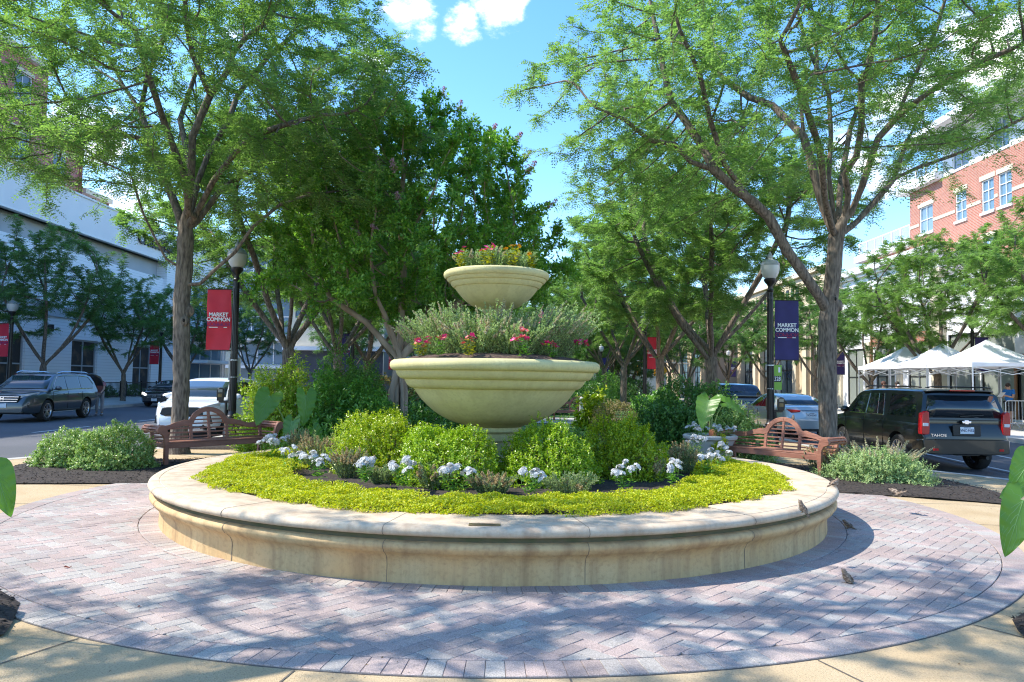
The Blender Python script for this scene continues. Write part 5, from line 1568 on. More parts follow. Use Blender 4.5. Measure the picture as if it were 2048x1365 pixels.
# ================================================================ tents
def tent(label, loc):
    t = thing('market_tent', label, 'tent', loc, 0, 'row of white market tents')
    h, ez, vz, pz = 1.52, 2.50, 2.33, 3.44
    mb = MB(); n = 12
    secs = []
    for j in range(n + 1):
        f = j / n; k = (1 - f)
        r = h * k; z = ez + (pz - ez) * (f ** 1.28)
        row = []
        for (a, b) in (((-1, -1), (1, -1)), ((1, -1), (1, 1)), ((1, 1), (-1, 1)), ((-1, 1), (-1, -1))):
            for q in range(8):
                u = q / 8; x = a[0] + (b[0] - a[0]) * u; y = a[1] + (b[1] - a[1]) * u
                sag = .05 * math.sin(PI * u) * math.sin(PI * f) + .012 * math.sin(u * 25 + j) * k
                row.append((x * max(r, .02), y * max(r, .02), z - sag))
        secs.append(row)
    mb.loft(secs, caps=False)
    mb.build('canopy', M['canvas'], t, smooth=25)
    mb = MB()
    for (a, b) in (((-1, -1), (1, -1)), ((1, -1), (1, 1)), ((1, 1), (-1, 1)), ((-1, 1), (-1, -1))):
        vs = []
        for q in range(17):
            u = q / 16; x, y = (a[0] + (b[0] - a[0]) * u) * h, (a[1] + (b[1] - a[1]) * u) * h
            o = .02 * math.sin(u * 16); vs += [(x + o * (b[1] - a[1]) / 2, y + o * (b[0] - a[0]) / 2, ez), (x + 1.5 * o * (b[1] - a[1]) / 2, y + 1.5 * o * (b[0] - a[0]) / 2, vz + .03 * math.sin(PI * u))]
        mb.add(vs, [(2 * q, 2 * q + 2, 2 * q + 3, 2 * q + 1) for q in range(16)])
    mb.build('valance', M['canvas'], t, smooth=60)
    for sx in (-1, 1):
        for sy in (-1, 1):
            mb = MB(); mb.box((sx * 1.49, sy * 1.49, 1.2), (.042, .042, 2.4)); mb.box((sx * 1.49, sy * 1.49, .01), (.14, .14, .02)); mb.build('leg', M['galv'], t)
    mb = MB()
    for sx in (-1, 1):
        for q in range(2):
            a0, a1 = -1.49 + 1.49 * q, 1.49 * q
            mb.bar((sx * 1.49, a0, 2.06), (sx * 1.49, a1, 2.33), .022); mb.bar((sx * 1.49, a0, 2.33), (sx * 1.49, a1, 2.06), .022)
            mb.bar((a0, sx * 1.49, 2.06), (a1, sx * 1.49, 2.33), .022); mb.bar((a0, sx * 1.49, 2.33), (a1, sx * 1.49, 2.06), .022)
    mb.build('truss', M['galv'], t)
    return t
ta = tent('nearest and rightmost white peaked market tent', (18.7, 29.5, .08))
dup(ta, (18.68, 32.55, .08), 0, 'middle one of the three white market tents')
dup(ta, (18.66, 35.6, .08), 0, 'farthest and leftmost of the three white market tents')

# ---- crowd barriers
def barrier(label, loc, rz):
    t = thing('crowd_barrier', label, 'barrier', loc, rz, 'galvanised crowd barriers')
    mb = MB()
    mb.tube([(-1.1, 0, .16), (-1.1, 0, .98), (-1.04, 0, 1.04), (1.04, 0, 1.04), (1.1, 0, .98), (1.1, 0, .16), (-1.1, 0, .16)], .019, 8); mb.build('frame', M['galv'], t)
    mb = MB()
    for i in range(17): mb.tube([(-1.1 + 2.2 * (i + 1) / 18, 0, .16), (-1.1 + 2.2 * (i + 1) / 18, 0, 1.04)], .009, 6, cap=False)
    mb.build('bars', M['galv'], t)
    for sx in (-.75, .75):
        mb = MB(); mb.tube([(sx, -.28, .02), (sx, -.1, .16), (sx, .1, .16), (sx, .28, .02)], .017, 6); mb.build('foot', M['galv'], t)
    return t
ba = barrier('galvanised crowd barrier in front of the man in blue', (20.35, 29.2, .1), R(-4))
dup(ba, (22.6, 29.0, .1), R(-4), 'galvanised crowd barrier at the right edge beyond the tents')

# ================================================================ road signals far away
t = thing('traffic_light', 'yellow traffic light with green street sign over the far crossing', 'traffic light', W(1288, 800, 78).xy.to_3d())
p = W(1288, 742, 78); zc = p.z
mb = MB(); mb.tube([(5.2, 0, 0), (5.2, 0, zc + 1.0)], .11, 10); mb.tube([(5.2, 0, zc + .75), (2, 0, zc + .95), (-.8, 0, zc + 1.0)], .07, 8); mb.build('mast', M['galv'], t)
YL = mat('signal_yellow', (.72, .36, .02), .5)
for dx in (-.55, 1.2):
    mb = MB(); mb.box((dx, 0, zc), (.36, .3, 1.05)); h = mb.build('signal_head', YL, t, bevel=.03)
    for i, c in enumerate((( .25, .02, .02), (.25, .15, .02), (.02, .2, .1))):
        mb = MB(); mb.lathe([(.11, 0), (.12, .02), (.0, .04)], 14, M=Matrix.Translation((dx, -.15, zc + .33 - .33 * i)) @ Matrix.Rotation(R(90), 4, 'X')); mb.build('lens', mat('lens', c, .3), h)
        mb = MB(); mb.lathe([(.14, 0), (.14, .16)], 14, cap=False, a0=.2, a1=PI - .2, M=Matrix.Translation((dx, -.15, zc + .33 - .33 * i)) @ Matrix.Rotation(R(90), 4, 'X')); mb.build('visor', YL, h)
mb = MB(); mb.box((.42, -.06, zc + .02), (1.15, .03, .42)); s = mb.build('street_sign', mat('street_sign_green', (.0, .22, .20), .5), t)
mb = MB()
for q in range(9): mb.box((-.02 + .11 * q, -.077, zc + .02), (.07 if q % 3 else .05, .004, .14))
mb.build('faint_lettering', M['letter'], s)
p = W(1324, 742, 72)
t = thing('warning_sign', 'yellow diamond warning sign by the far crossing', 'sign', (p.x, p.y, -.1))
mb = MB(); mb.tube([(0, .04, 0), (0, .04, p.z + 1.0)], .035, 8); mb.build('post', M['galv'], t)
d = .72; mb = MB(); mb.prism([(0, p.z + .1 + d), (d * .72, p.z + .1), (0, p.z + .1 - d), (-d * .72, p.z + .1)], .01); s = mb.build('panel', mat('sign_yellow', (.75, .40, .02), .5), t)
mb = MB(); mb.bar((0, -.01, p.z - .2), (0, -.01, p.z + .35), .07, .006); mb.bar((-.2, -.012, p.z + .15), (.2, -.012, p.z + .15), .07, .006); mb.build('symbol', M['black'], s)

# ---- railing of the left store terrace
def railing(label, loc, L_, rz):
    t = thing('metal_railing', label, 'railing', loc, rz, 'black railings before the left store')
    mb = MB()
    for z in (.12, .95): mb.bar((0, 0, z), (L_, 0, z), .05)
    mb.build('rails', M['lampblack'], t)
    mb = MB(); k = int(L_ / .13)
    for i in range(k + 1): mb.bar((L_ * i / k, 0, .12), (L_ * i / k, 0, .95), .02)
    mb.build('bars', M['lampblack'], t, smooth=0)
    for i in range(int(L_ / 2) + 1):
        mb = MB(); mb.bar((2 * i, 0, 0), (2 * i, 0, 1.05), .07); mb.build('post', M['lampblack'], t)
    return t
ra = railing('black metal railing between the dark suv and the left store', (-23.9, 36.0, .22), 10, R(90))
dup(ra, (-23.9, 46.6, .22), R(90), 'black metal railing behind the black sedan before the left store')
for i, (y, lb) in enumerate(((39, 'dark clipped hedge behind the railing, nearest the dark suv'), (42.2, 'dark clipped hedge behind the middle of the railing'), (45.2, 'dark clipped hedge behind the railing beside the street tree trunk'), (49.0, 'dark clipped hedge behind the black sedan'))):
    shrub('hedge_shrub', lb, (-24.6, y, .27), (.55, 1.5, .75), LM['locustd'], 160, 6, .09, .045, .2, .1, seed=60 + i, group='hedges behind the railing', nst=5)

p = W(1084, 640, 44)
t = thing('parasol', 'small faded red parasol far behind the large bowl flowers', 'parasol', (p.x, p.y, 0))
mb = MB(); mb.tube([(0, 0, 0), (0, 0, p.z + .55)], .03, 8); mb.build('pole', M['galv'], t)
mb = MB(); mb.lathe([(1.0, p.z - .35), (.98, p.z - .3), (.5, p.z + .12), (.0, p.z + .5)], 8, cap=False); mb.build('canopy', mat('faded_red_cloth', (.55, .14, .16), .8), t, smooth=20)
p = W(1163, 818, 27)
t = thing('bollard', 'pale grey post beside the distant bench', 'post', (p.x, p.y, .02))
mb = MB(); mb.lathe([(.11, 0), (.11, .05), (.08, .08), (.075, .95), (.09, .98), (.09, 1.02), (.0, 1.08)], 14); mb.build('shaft', M['signback'], t)
# ================================================================ vehicles
def paint(name, col, metal=.0, rough=.3, coat=1.0, flake=None):
    return mat(name, col, rough, metal, coat=coat, col2=flake, vscale=2.0)
M['p_black'] = paint('black_car_paint', (.004, .005, .005), 0, .3, .55)
M['p_white'] = paint('white_car_paint', (.72, .73, .75), 0, .35)
M['p_silver'] = paint('silver_car_paint', (.42, .45, .47), .45, .32)
M['p_grey'] = paint('slate_car_paint', (.045, .06, .075), .3, .3)
M['p_dark'] = paint('dark_car_paint', (.012, .013, .02), .1, .25)
M['archblack'] = mat('wheel_well', (.006, .006, .006), .9)

def superL(xs, pts):
    for (a, va), (b, vb) in zip(pts[:-1], pts[1:]):
        if xs <= b:
            t = (xs - a) / max(b - a, 1e-9); t = max(t, 0); t = t * t * (3 - 2 * t) * .5 + t * .5
            return va + (vb - va) * t
    return pts[-1][1]

def wheel(parent, x, y, r, wd, side, spokes=5):
    """tyre and rim, axle along x"""
    T = Matrix.Translation((x, y, r)) @ Matrix.Rotation(R(90) * side, 4, 'Y')
    w = wd / 2
    mb = MB(); mb.lathe([(r * .64, -w * .9), (r * .90, -w), (r * .97, -w * .8), (r, -w * .5), (r, w * .5), (r * .97, w * .8), (r * .90, w), (r * .64, w * .9)], 32, cap=False, M=T)
    ty = mb.build('wheel', M['rubber'], parent, smooth=40)
    mb = MB(); mb.lathe([(r * .67, -w * .9), (r * .60, -w * .6), (r * .58, w * .5), (r * .64, w * .93), (r * .68, w * .93)], 32, cap=False, M=T)
    mb.lathe([(0, w * .72), (r * .11, w * .74), (r * .13, w * .55), (r * .13, w * .1)], 14, cap=False, M=T)
    for k in range(spokes):
        for dd in (-.13, .13):
            a = 2 * PI * k / spokes + dd
            p0 = T @ Vector((r * .10 * math.cos(a), r * .10 * math.sin(a), w * .62)); p1 = T @ Vector((r * .62 * math.cos(a + dd * .5), r * .62 * math.sin(a + dd * .5), w * .80))
            mb.bar(p0, p1, r * .075, r * .07, upv=(1, 0, 0))
    mb.build('rim', M['alloy'], ty, smooth=40)
    mb = MB(); mb.lathe([(0, -w * .2), (r * .585, -w * .2)], 24, cap=False, M=T); mb.build('brake_disc', M['archblack'], ty)
    return ty

def car(label, name, loc, rz, sp, cat='car', group=None):
    """local frame: +y is the front, x the width. sp: dict of the model's proportions"""
    t = thing(name, label, cat, loc, rz, group)
    L, Wd, hw = sp['L'], sp['W'], sp['W'] / 2
    pm = M[sp['paint']]
    yf, yr = L / 2, -L / 2
    NS = 44
    secs = []
    top, bot, wid = sp['top'], sp['bot'], sp['wid']
    for i in range(NS + 1):
        s = i / NS; y = yr + L * s
        zt, zb, wf = superL(s, top), superL(s, bot), superL(s, wid) * hw
        h = zt - zb; cr = sp.get('crown', .03)
        half = [(0, zb), (.80 * wf, zb), (.94 * wf, zb + .05 * h), (.985 * wf, zb + .22 * h), (1.0 * wf, zb + .45 * h), (.995 * wf, zb + .62 * h), (.975 * wf, zb + .80 * h), (.955 * wf, zb + .90 * h), (.915 * wf, zb + .975 * h), (.84 * wf, zt), (.55 * wf, zt + cr * .75), (0, zt + cr)]
        secs.append([(x, y, z) for x, z in half] + [(-x, y, z) for x, z in reversed(half[1:-1])])
    mb = MB(); mb.loft(secs)
    body_me = mb.mesh('body', [pm, M['archblack']], 38)
    body = link('body', body_me, t)
    # wheel wells: boolean cut
    cut = MB(); r = sp['wr']
    for yw in sp['axles']:
        for sx in (-1, 1):
            T = Matrix.Translation((sx * (hw - .12), yw, r + .01)) @ Matrix.Rotation(R(90), 4, 'Y')
            cut.lathe([(r * 1.13, -.2), (r * 1.13, .30)] if sx > 0 else [(r * 1.13, -.30), (r * 1.13, .2)], 36, M=T)
    co = link('cutter', cut.mesh('cutter', [M['archblack']], 0))
    co.data.materials.clear(); co.data.materials.append(M['archblack'])
    md = body.modifiers.new('wells', 'BOOLEAN'); md.object = co; md.operation = 'DIFFERENCE'; md.solver = 'EXACT'
    try: md.material_mode = 'TRANSFER'
    except Exception: pass
    body_l = body.parent; body.parent = None
    bpy.context.view_layer.update()
    dg = bpy.context.evaluated_depsgraph_get()
    nm = bpy.data.meshes.new_from_object(body.evaluated_get(dg)); body.modifiers.clear(); body.data = nm; nm.name = 'body'
    body.parent = body_l
    bpy.data.objects.remove(co)
    nm.polygons.foreach_set('use_smooth', [True] * len(nm.polygons)); nm.set_sharp_from_angle(angle=R(30))
    # greenhouse: side profile in (y,z); x follows the tumblehome
    zbelt, zroof, tum = sp['belt'], sp['roof'], sp.get('tum', .24)
    wb = sp.get('wbelt', .93) * hw
    wx = lambda z: wb - tum * max(z - zbelt, 0) / (zroof - zbelt) * (1 if z < zroof else 1)
    gp = sp['green']          # list of (y, z) from the rear base over the roof to the front base
    base = zbelt - .10
    mb = MB()
    rows = []
    for (y, z) in gp:
        x = wx(z); rt = .02 if z > zbelt + .2 else .005
        rows.append([(-x, y, z - .03), (-x + .035, y, z - .005), (-x * .72, y, z + rt), (0, y, z + rt * 1.8), (x * .72, y, z + rt), (x - .035, y, z - .005), (x, y, z - .03)])
    n = len(rows); vs = [p for r_ in rows for p in r_]
    fs = [(i * 7 + k, i * 7 + k + 1, (i + 1) * 7 + k + 1, (i + 1) * 7 + k) for i in range(n - 1) for k in range(6)]
    b0 = len(vs)
    for sx in (-1, 1):
        vs += [(sx * (wb + .01), gp[0][0], base), (sx * (wb + .01), gp[-1][0], base)]
        kk = 0 if sx < 0 else 6
        ring = [i * 7 + kk for i in range(n)] + ([b0 + 1, b0] if sx < 0 else [b0 + 3, b0 + 2])
        fs.append(tuple(ring))
    fs.append((0, 1, 2, 3, 4, 5, 6, b0 + 2, b0)); q = (n - 1) * 7
    fs.append((q + 6, q + 5, q + 4, q + 3, q + 2, q + 1, q, b0 + 1, b0 + 3))
    mb.add(vs, fs); cab = mb.build('cabin', pm, t, smooth=38)
    # side windows: polygons in the tumblehome plane
    for sx in (-1, 1):
        for poly in sp['windows']:
            mb = MB()
            f = [(sx * (wx(z) + .004 + (.0)), y, z - .03) for y, z in poly]; g = [(sx * (wx(z) - .02), y, z - .03) for y, z in poly]
            k = len(poly); mb.add(f + g, [tuple(range(k)), tuple(range(2 * k - 1, k - 1, -1))] + [(i, (i + 1) % k, k + (i + 1) % k, k + i) for i in range(k)])
            w = mb.build('side_window', M['carglass'], t, smooth=0)
        if sp.get('trim'):
            mb = MB()
            for a, b in sp['trim']: mb.bar((sx * (wx(a[1]) + .006), a[0], a[1] - .03), (sx * (wx(b[1]) + .006), b[0], b[1] - .03), .02, .012, upv=(sx, 0, 0))
            mb.build('window_trim', M['chrome'], t)
        # mirror
        my, mz = sp['mirror']
        mb = MB(); mb.ico((sx * (hw + .09), my, mz), 1, 2, (.12, .06, .085)); mb.bar((sx * (hw - .1), my, mz - .06), (sx * (hw + .06), my, mz - .04), .05, .04); mb.build('mirror', pm if not sp.get('blackmirror') else M['black'], t)
        # door seams and handles
        for ys in sp.get('seams', []):
            mb = MB(); mb.box((sx * (hw * .995), ys, (zbelt + sp['sill']) / 2), (.012, .008, zbelt - sp['sill'] - .1)); mb.build('door_seam', M['black'], body)
        for ys in sp.get('handles', []):
            mb = MB(); mb.box((sx * (hw * .985 + .012), ys, zbelt - .13), (.025, .2, .035)); mb.build('door_handle', pm if not sp.get('chromehandle') else M['chrome'], t, bevel=.008)
        mb = MB(); mb.box((sx * (hw * .965), (sp['axles'][0] + sp['axles'][1]) / 2, sp['sill'] - .0), (.05, abs(sp['axles'][1] - sp['axles'][0]) - 2.4 * r, .07)); mb.build('sill', M['black'], t, bevel=.01)
    # windscreen and rear window: strips just proud of the cabin
    def pane(i0, i1, name, mt, inset=.08, tb=.08):
        (y0, z0), (y1, z1) = gp[i0], gp[i1]
        P0, P1 = Vector((0, y0, z0)), Vector((0, y1, z1))
        d = P1 - P0; nrm = Vector((0, -d.z, d.y)); nrm.normalize()
        if (nrm.y > 0) != ((y0 + y1) > 0): nrm = -nrm
        vs = []
        for f in (tb, 1 - tb):
            p = P0.lerp(P1, f)
            for u in (-1, -.72, 0, .72, 1):
                x = (wx(p.z) - inset) * u; crz = .02 if p.z > zbelt + .2 else .008
                bulge = {1: -.002, .72: 0.02, 0: .036}[abs(u)] if True else 0
                vs.append(Vector((x, p.y, p.z)) + nrm * (.012 + bulge * .55))
        mb = MB(); mb.add(vs, [(k, k + 1, 5 + k + 1, 5 + k) for k in range(4)])
        o = mb.build(name, mt, t, smooth=80)
        md = o.modifiers.new('thick', 'SOLIDIFY'); md.thickness = .02; md.offset = -1 if True else 1
        return o
    wi = sp['screen']; pane(wi[0], wi[1], 'windscreen', M['carglassclear'], .07, .05)
    ri = sp['rearglass']; pane(ri[0], ri[1], 'rear_window', M['carglass'], *sp.get('rgin', (.09, .08)))
    for yw in sp['axles']:
        for sx in (-1, 1): wheel(t, sx * (hw - sp['ww'] / 2 - .015), yw, r, sp['ww'], sx, sp.get('spokes', 5))
    return t, body, pm

def plate(t, p, xdir, s='', w=.305, h=.152, up=(0, 0, 1)):
    x = Vector(xdir); T = facing(p, xdir, up)
    mb = MB(); mb.box((0, 0, 0), (w, h, .008), M=T); o = mb.build('licence_plate', M['plate'], t)
    if s: put_text(s, .075, M['platetext'], o, T @ Matrix.Translation((0, -.005, .006)), bold=.02, sx=.9, ext=.001)
    mb = MB(); mb.box((0, .058, .0055), (w * .5, .014, .001), M=T); mb.build('plate_legend', M['platetext'], o)
    return o

# ---------- big black suv (rear towards us)
tah = dict(L=5.16, W=2.04, paint='p_black', wr=.405, ww=.275, axles=(-1.53, 1.42), sill=.40, belt=1.20, roof=1.845, tum=.17, wbelt=.955, crown=.02,
    top=[(0, .86), (.012, 1.14), (.03, 1.19), (.25, 1.205), (.62, 1.20), (.68, 1.19), (.80, 1.17), (.93, 1.10), (.975, 1.02), (1, .80)],
    bot=[(0, .52), (.02, .44), (.1, .40), (.2, .36), (.8, .36), (.95, .34), (1, .46)],
    wid=[(0, .90), (.012, .955), (.04, .985), (.15, 1), (.8, 1), (.92, .97), (.97, .88), (1, .74)],
    green=[(-2.50, 1.20), (-2.422, 1.50), (-2.35, 1.76), (-2.27, 1.815), (-1.9, 1.842), (-.9, 1.855), (.1, 1.845), (.52, 1.815), (.72, 1.755), (1.28, 1.26), (1.40, 1.20)],
    windows=[[(.99, 1.27), (.60, 1.70), (.22, 1.765), (.15, 1.765), (.15, 1.27)], [(.08, 1.27), (.08, 1.765), (-.62, 1.765), (-.74, 1.60), (-.80, 1.27)], [(-1.02, 1.27), (-1.0, 1.765), (-2.02, 1.755), (-2.20, 1.52), (-2.26, 1.27)]],
    trim=[((.99, 1.255), (-.80, 1.255)), ((-.83, 1.255), (-.64, 1.785)), ((.12, 1.26), (.115, 1.77)), ((-.52, 1.26), (-.38, 1.77))],
    mirror=(.98, 1.30), seams=[.12, -.86, 1.16], handles=[.3, -.62], screen=(9, 8), rearglass=(0, 2), rgin=(.10, .06), spokes=6)
TA = (10.1, 19.28, road_z(10.1, 18))
t, body, pm = car('big black suv seen from behind, parked beside the right pavement', 'parked_car', (TA[0], TA[1], TA[2]), 0, tah, 'car')
yr = -2.58
for sx in (-1, 1):
    mb = MB(); mb.prism([(-.085, .92), (.085, .92), (.095, 1.08), (.085, 1.42), (.02, 1.44), (-.07, 1.38), (-.09, 1.1)], .16, M=Matrix.Translation((sx * .90, yr + .085, -.06)))
    mb.build('tail_light', M['taillight'], t, smooth=40, bevel=.012)
    mb = MB(); mb.box((sx * .90, yr + .0, 1.08), (.12, .02, .07)); mb.build('reverse_lamp', M['headlight'], t, bevel=.005)
    mb = MB(); mb.tube([(sx * .78, -2.2, 1.905), (sx * .80, -1.9, 1.92), (sx * .80, .2, 1.925), (sx * .78, .45, 1.89)], .018, 6); mb.build('roof_rail', M['black'], t)
    mb = MB(); mb.box((sx * .72, yr - .075, .54), (.10, .03, .05)); mb.build('reflector', M['taillight'], t)
mb = MB(); mb.loft([[(x, yr + a, z), (x, yr - b, z), (x, yr - b, z2), (x, yr + a, z2)] for x, a, b, z, z2 in [(-1.0, .42, -.12, .50, .74), (-.96, .2, .0, .45, .76), (-.7, .1, .085, .43, .77), (0, .1, .10, .43, .77), (.7, .1, .085, .43, .77), (.96, .2, .0, .45, .76), (1.0, .42, -.12, .50, .74)]])
mb.build('rear_bumper', M['p_black'], t, bevel=.02)
mb = MB(); mb.box((0, yr - .088, .765), (1.5, .08, .012)); mb.build('bumper_step', M['black'], t)
mb = MB(); mb.box((0, yr + .02, .455), (.5, .14, .09)); mb.tube([(.45, yr + .3, .36), (.45, yr - .02, .36)], .04, 10); mb.build('tow_hitch', M['black'], t)
mb = MB(); mb.loft([[(x, y0, z), (x, y1, z + .005), (x, y1, z + .035), (x, y0, z + .035)] for x, y0, y1, z in [(-.76, -2.2, -2.36, 1.80), (-.6, -2.2, -2.42, 1.815), (0, -2.2, -2.45, 1.825), (.6, -2.2, -2.42, 1.815), (.76, -2.2, -2.36, 1.80)]])
mb.build('spoiler', M['p_black'], t, bevel=.008)
mb = MB(); mb.box((0, -2.452, 1.842), (.55, .02, .025)); mb.build('brake_light', M['taillight'], t)
mb = MB(); mb.box((0, yr - .012, .965), (.62, .03, .26)); mb.build('plate_recess', M['black'], t, bevel=.015)
plate(t, (0, yr - .033, .965), (1, 0, 0), 'VNC-9152')
mb = MB(); mb.box((0, yr - .018, 1.145), (.20, .02, .055)); mb.box((0, yr - .019, 1.145), (.09, .021, .095)); mb.build('emblem', M['chrome'], t, bevel=.008)
put_text('TAHOE', .085, M['chrome'], t, facing((-.62, yr - .008, .845), (1, 0, 0)), name='model_lettering', bold=.01, sx=1.25, ext=.004)
mb = MB(); mb.bar((-.1, -2.535, 1.27), (.42, -2.525, 1.30), .02, .015); mb.build('rear_wiper', M['black'], t)
mb = MB(); mb.bar((-.78, yr + .002, 1.19), (.78, yr + .002, 1.19), .02, .012); mb.build('liftgate_seam', M['black'], t)

# ---------- white compact suv, front to us
rav = dict(L=4.60, W=1.86, paint='p_white', wr=.36, ww=.23, axles=(-1.42, 1.27), sill=.36, belt=1.08, roof=1.655, tum=.20, wbelt=.93, crown=.035, blackmirror=False,
    top=[(0, .80), (.015, 1.02), (.04, 1.08), (.3, 1.085), (.62, 1.075), (.70, 1.05), (.82, 1.01), (.93, .95), (.975, .86), (1, .62)],
    bot=[(0, .50), (.03, .40), (.1, .34), (.2, .30), (.8, .30), (.94, .26), (1, .34)],
    wid=[(0, .84), (.02, .92), (.06, .97), (.2, 1), (.78, 1), (.90, .96), (.96, .86), (1, .66)],
    green=[(-2.20, 1.08), (-2.02, 1.42), (-1.80, 1.60), (-1.5, 1.645), (-.8, 1.665), (.0, 1.655), (.32, 1.625), (.48, 1.585), (1.20, 1.10), (1.32, 1.06)],
    windows=[[(.90, 1.14), (.42, 1.53), (.05, 1.585), (-.02, 1.585), (-.02, 1.14)], [(-.08, 1.14), (-.08, 1.585), (-.72, 1.585), (-.98, 1.545), (-1.02, 1.14)], [(-1.10, 1.16), (-1.08, 1.54), (-1.55, 1.50), (-1.78, 1.30)]],
    mirror=(.85, 1.14), seams=[.0, -1.05, 1.02], handles=[.15, -.85], screen=(8, 7), rearglass=(0, 1), spokes=5)
t, body, pm = car('white compact suv facing us, parked behind the left bench', 'parked_car', (-9.15, 23.2, -.1), R(180), rav)
yf = 2.30
for sx in (-1, 1):
    mb = MB(); mb.loft([[(sx * x, y, z0), (sx * x, y, z1), (sx * x, y - .12, z1), (sx * x, y - .12, z0)] for x, y, z0, z1 in [(.50, yf - .055, .80, .86), (.62, yf - .11, .80, .90), (.78, yf - .25, .83, .95), (.86, yf - .46, .88, .98)]]); mb.build('headlight', M['headlight'], t, bevel=.01)
    mb = MB(); mb.prism([(sx * .62, .36), (sx * .80, .40), (sx * .76, .62), (sx * .66, .58)], .12, M=Matrix.Translation((0, yf - .19, 0))); mb.build('fog_lamp', M['black'], t)
mb = MB(); mb.prism([(-.60, .66), (-.44, .58), (.44, .58), (.60, .66), (.54, .83), (.40, .86), (-.40, .86), (-.54, .83)], .10, M=Matrix.Translation((0, yf - .05, 0))); mb.build('grille', M['black'], t, bevel=.015)
mb = MB(); mb.prism([(-.66, .27), (.66, .27), (.56, .53), (-.56, .53)], .10, M=Matrix.Translation((0, yf - .06, 0))); mb.build('lower_grille', M['black'], t, bevel=.015)
mb = MB(); mb.box((0, yf - .02, .28), (1.1, .09, .05)); mb.build('bumper_guard', M['galv'], t, bevel=.015)
mb = MB()
for a in range(12): 
    q0, q1 = 2 * PI * a / 12, 2 * PI * (a + 1) / 12
    mb.bar((.085 * math.cos(q0), yf + .004, .755 + .055 * math.sin(q0)), (.085 * math.cos(q1), yf + .004, .755 + .055 * math.sin(q1)), .013)
mb.build('emblem', M['chrome'], t)
plate(t, (0, yf + .0, .475), (-1, 0, 0), '')

# ---------- slate three row suv with open tailgate
pil = dict(L=4.94, W=2.0, paint='p_grey', wr=.39, ww=.245, axles=(-1.42, 1.40), sill=.38, belt=1.12, roof=1.74, tum=.20, wbelt=.94, crown=.035,
    top=[(0, .84), (.015, 1.06), (.04, 1.12), (.3, 1.125), (.62, 1.12), (.70, 1.10), (.82, 1.07), (.93, 1.0), (.975, .92), (1, .66)],
    bot=[(0, .52), (.03, .42), (.1, .36), (.2, .33), (.8, .33), (.94, .28), (1, .36)],
    wid=[(0, .86), (.02, .93), (.06, .98), (.2, 1), (.78, 1), (.90, .97), (.96, .88), (1, .68)],
    green=[(-2.38, 1.12), (-2.26, 1.45), (-2.08, 1.66), (-1.8, 1.715), (-.9, 1.745), (.1, 1.735), (.45, 1.705), (.62, 1.655), (1.32, 1.15), (1.42, 1.11)],
    windows=[[(1.0, 1.18), (.52, 1.60), (.10, 1.66), (.02, 1.66), (.02, 1.18)], [(-.05, 1.18), (-.05, 1.66), (-.98, 1.66), (-1.02, 1.18)], [(-1.10, 1.18), (-1.08, 1.66), (-1.85, 1.62), (-2.10, 1.36), (-2.05, 1.22)]],
    trim=[((1.0, 1.17), (-2.05, 1.20)), ((1.0, 1.19), (.52, 1.63)), ((.52, 1.63), (.1, 1.685)), ((.1, 1.685), (-1.08, 1.69)), ((-1.08, 1.69), (-1.85, 1.65)), ((-1.85, 1.65), (-2.12, 1.38))],
    mirror=(.95, 1.20), seams=[.05, -1.05, 1.10], handles=[.2, -.85], chromehandle=True, screen=(8, 7), rearglass=(0, 1), spokes=5)
t, body, pm = car('slate blue suv with its tailgate raised in the left street', 'car', (-17.85, 28.6, -.09), R(180 + 4), pil)
yf = 2.47
for sx in (-1, 1):
    mb = MB(); mb.loft([[(sx * x, y, z0), (sx * x, y, z1), (sx * x, y - .12, z1), (sx * x, y - .12, z0)] for x, y, z0, z1 in [(.46, yf - .045, .86, .94), (.62, yf - .10, .85, .98), (.80, yf - .25, .87, 1.02), (.90, yf - .52, .93, 1.06)]]); mb.build('headlight', M['headlight'], t, bevel=.01)
    mb = MB(); mb.prism([(sx * .58, .50), (sx * .84, .53), (sx * .80, .64), (sx * .60, .60)], .14, M=Matrix.Translation((0, yf - .17, 0))); mb.build('fog_lamp', M['black'], t)
    mb = MB(); mb.tube([(sx * .74, -1.9, 1.755), (sx * .76, -1.6, 1.80), (sx * .76, .1, 1.81), (sx * .74, .4, 1.75)], .02, 6); mb.build('roof_rail', M['chrome'], t)
mb = MB(); mb.prism([(-.52, .70), (.52, .70), (.58, .95), (-.58, .95)], .10, M=Matrix.Translation((0, yf - .045, 0))); g = mb.build('grille', M['black'], t, bevel=.015)
mb = MB()
for z, w in ((.90, 1.12), (.82, 1.06), (.74, 1.0)): mb.box((0, yf + .012, z), (w, .02, .03))
mb.build('grille_bars', M['chrome'], g, bevel=.005)
mb = MB(); mb.box((-.05, yf + .02, .84), (.03, .02, .12)); mb.box((.05, yf + .02, .84), (.03, .02, .12)); mb.box((0, yf + .02, .84), (.09, .02, .025)); mb.build('emblem', M['chrome'], t)
mb = MB(); mb.prism([(-.7, .34), (.7, .34), (.62, .50), (-.62, .50)], .1, M=Matrix.Translation((0, yf - .06, 0))); mb.build('lower_grille', M['black'], t)
plate(t, (0, yf + .015, .60), (-1, 0, 0), '')
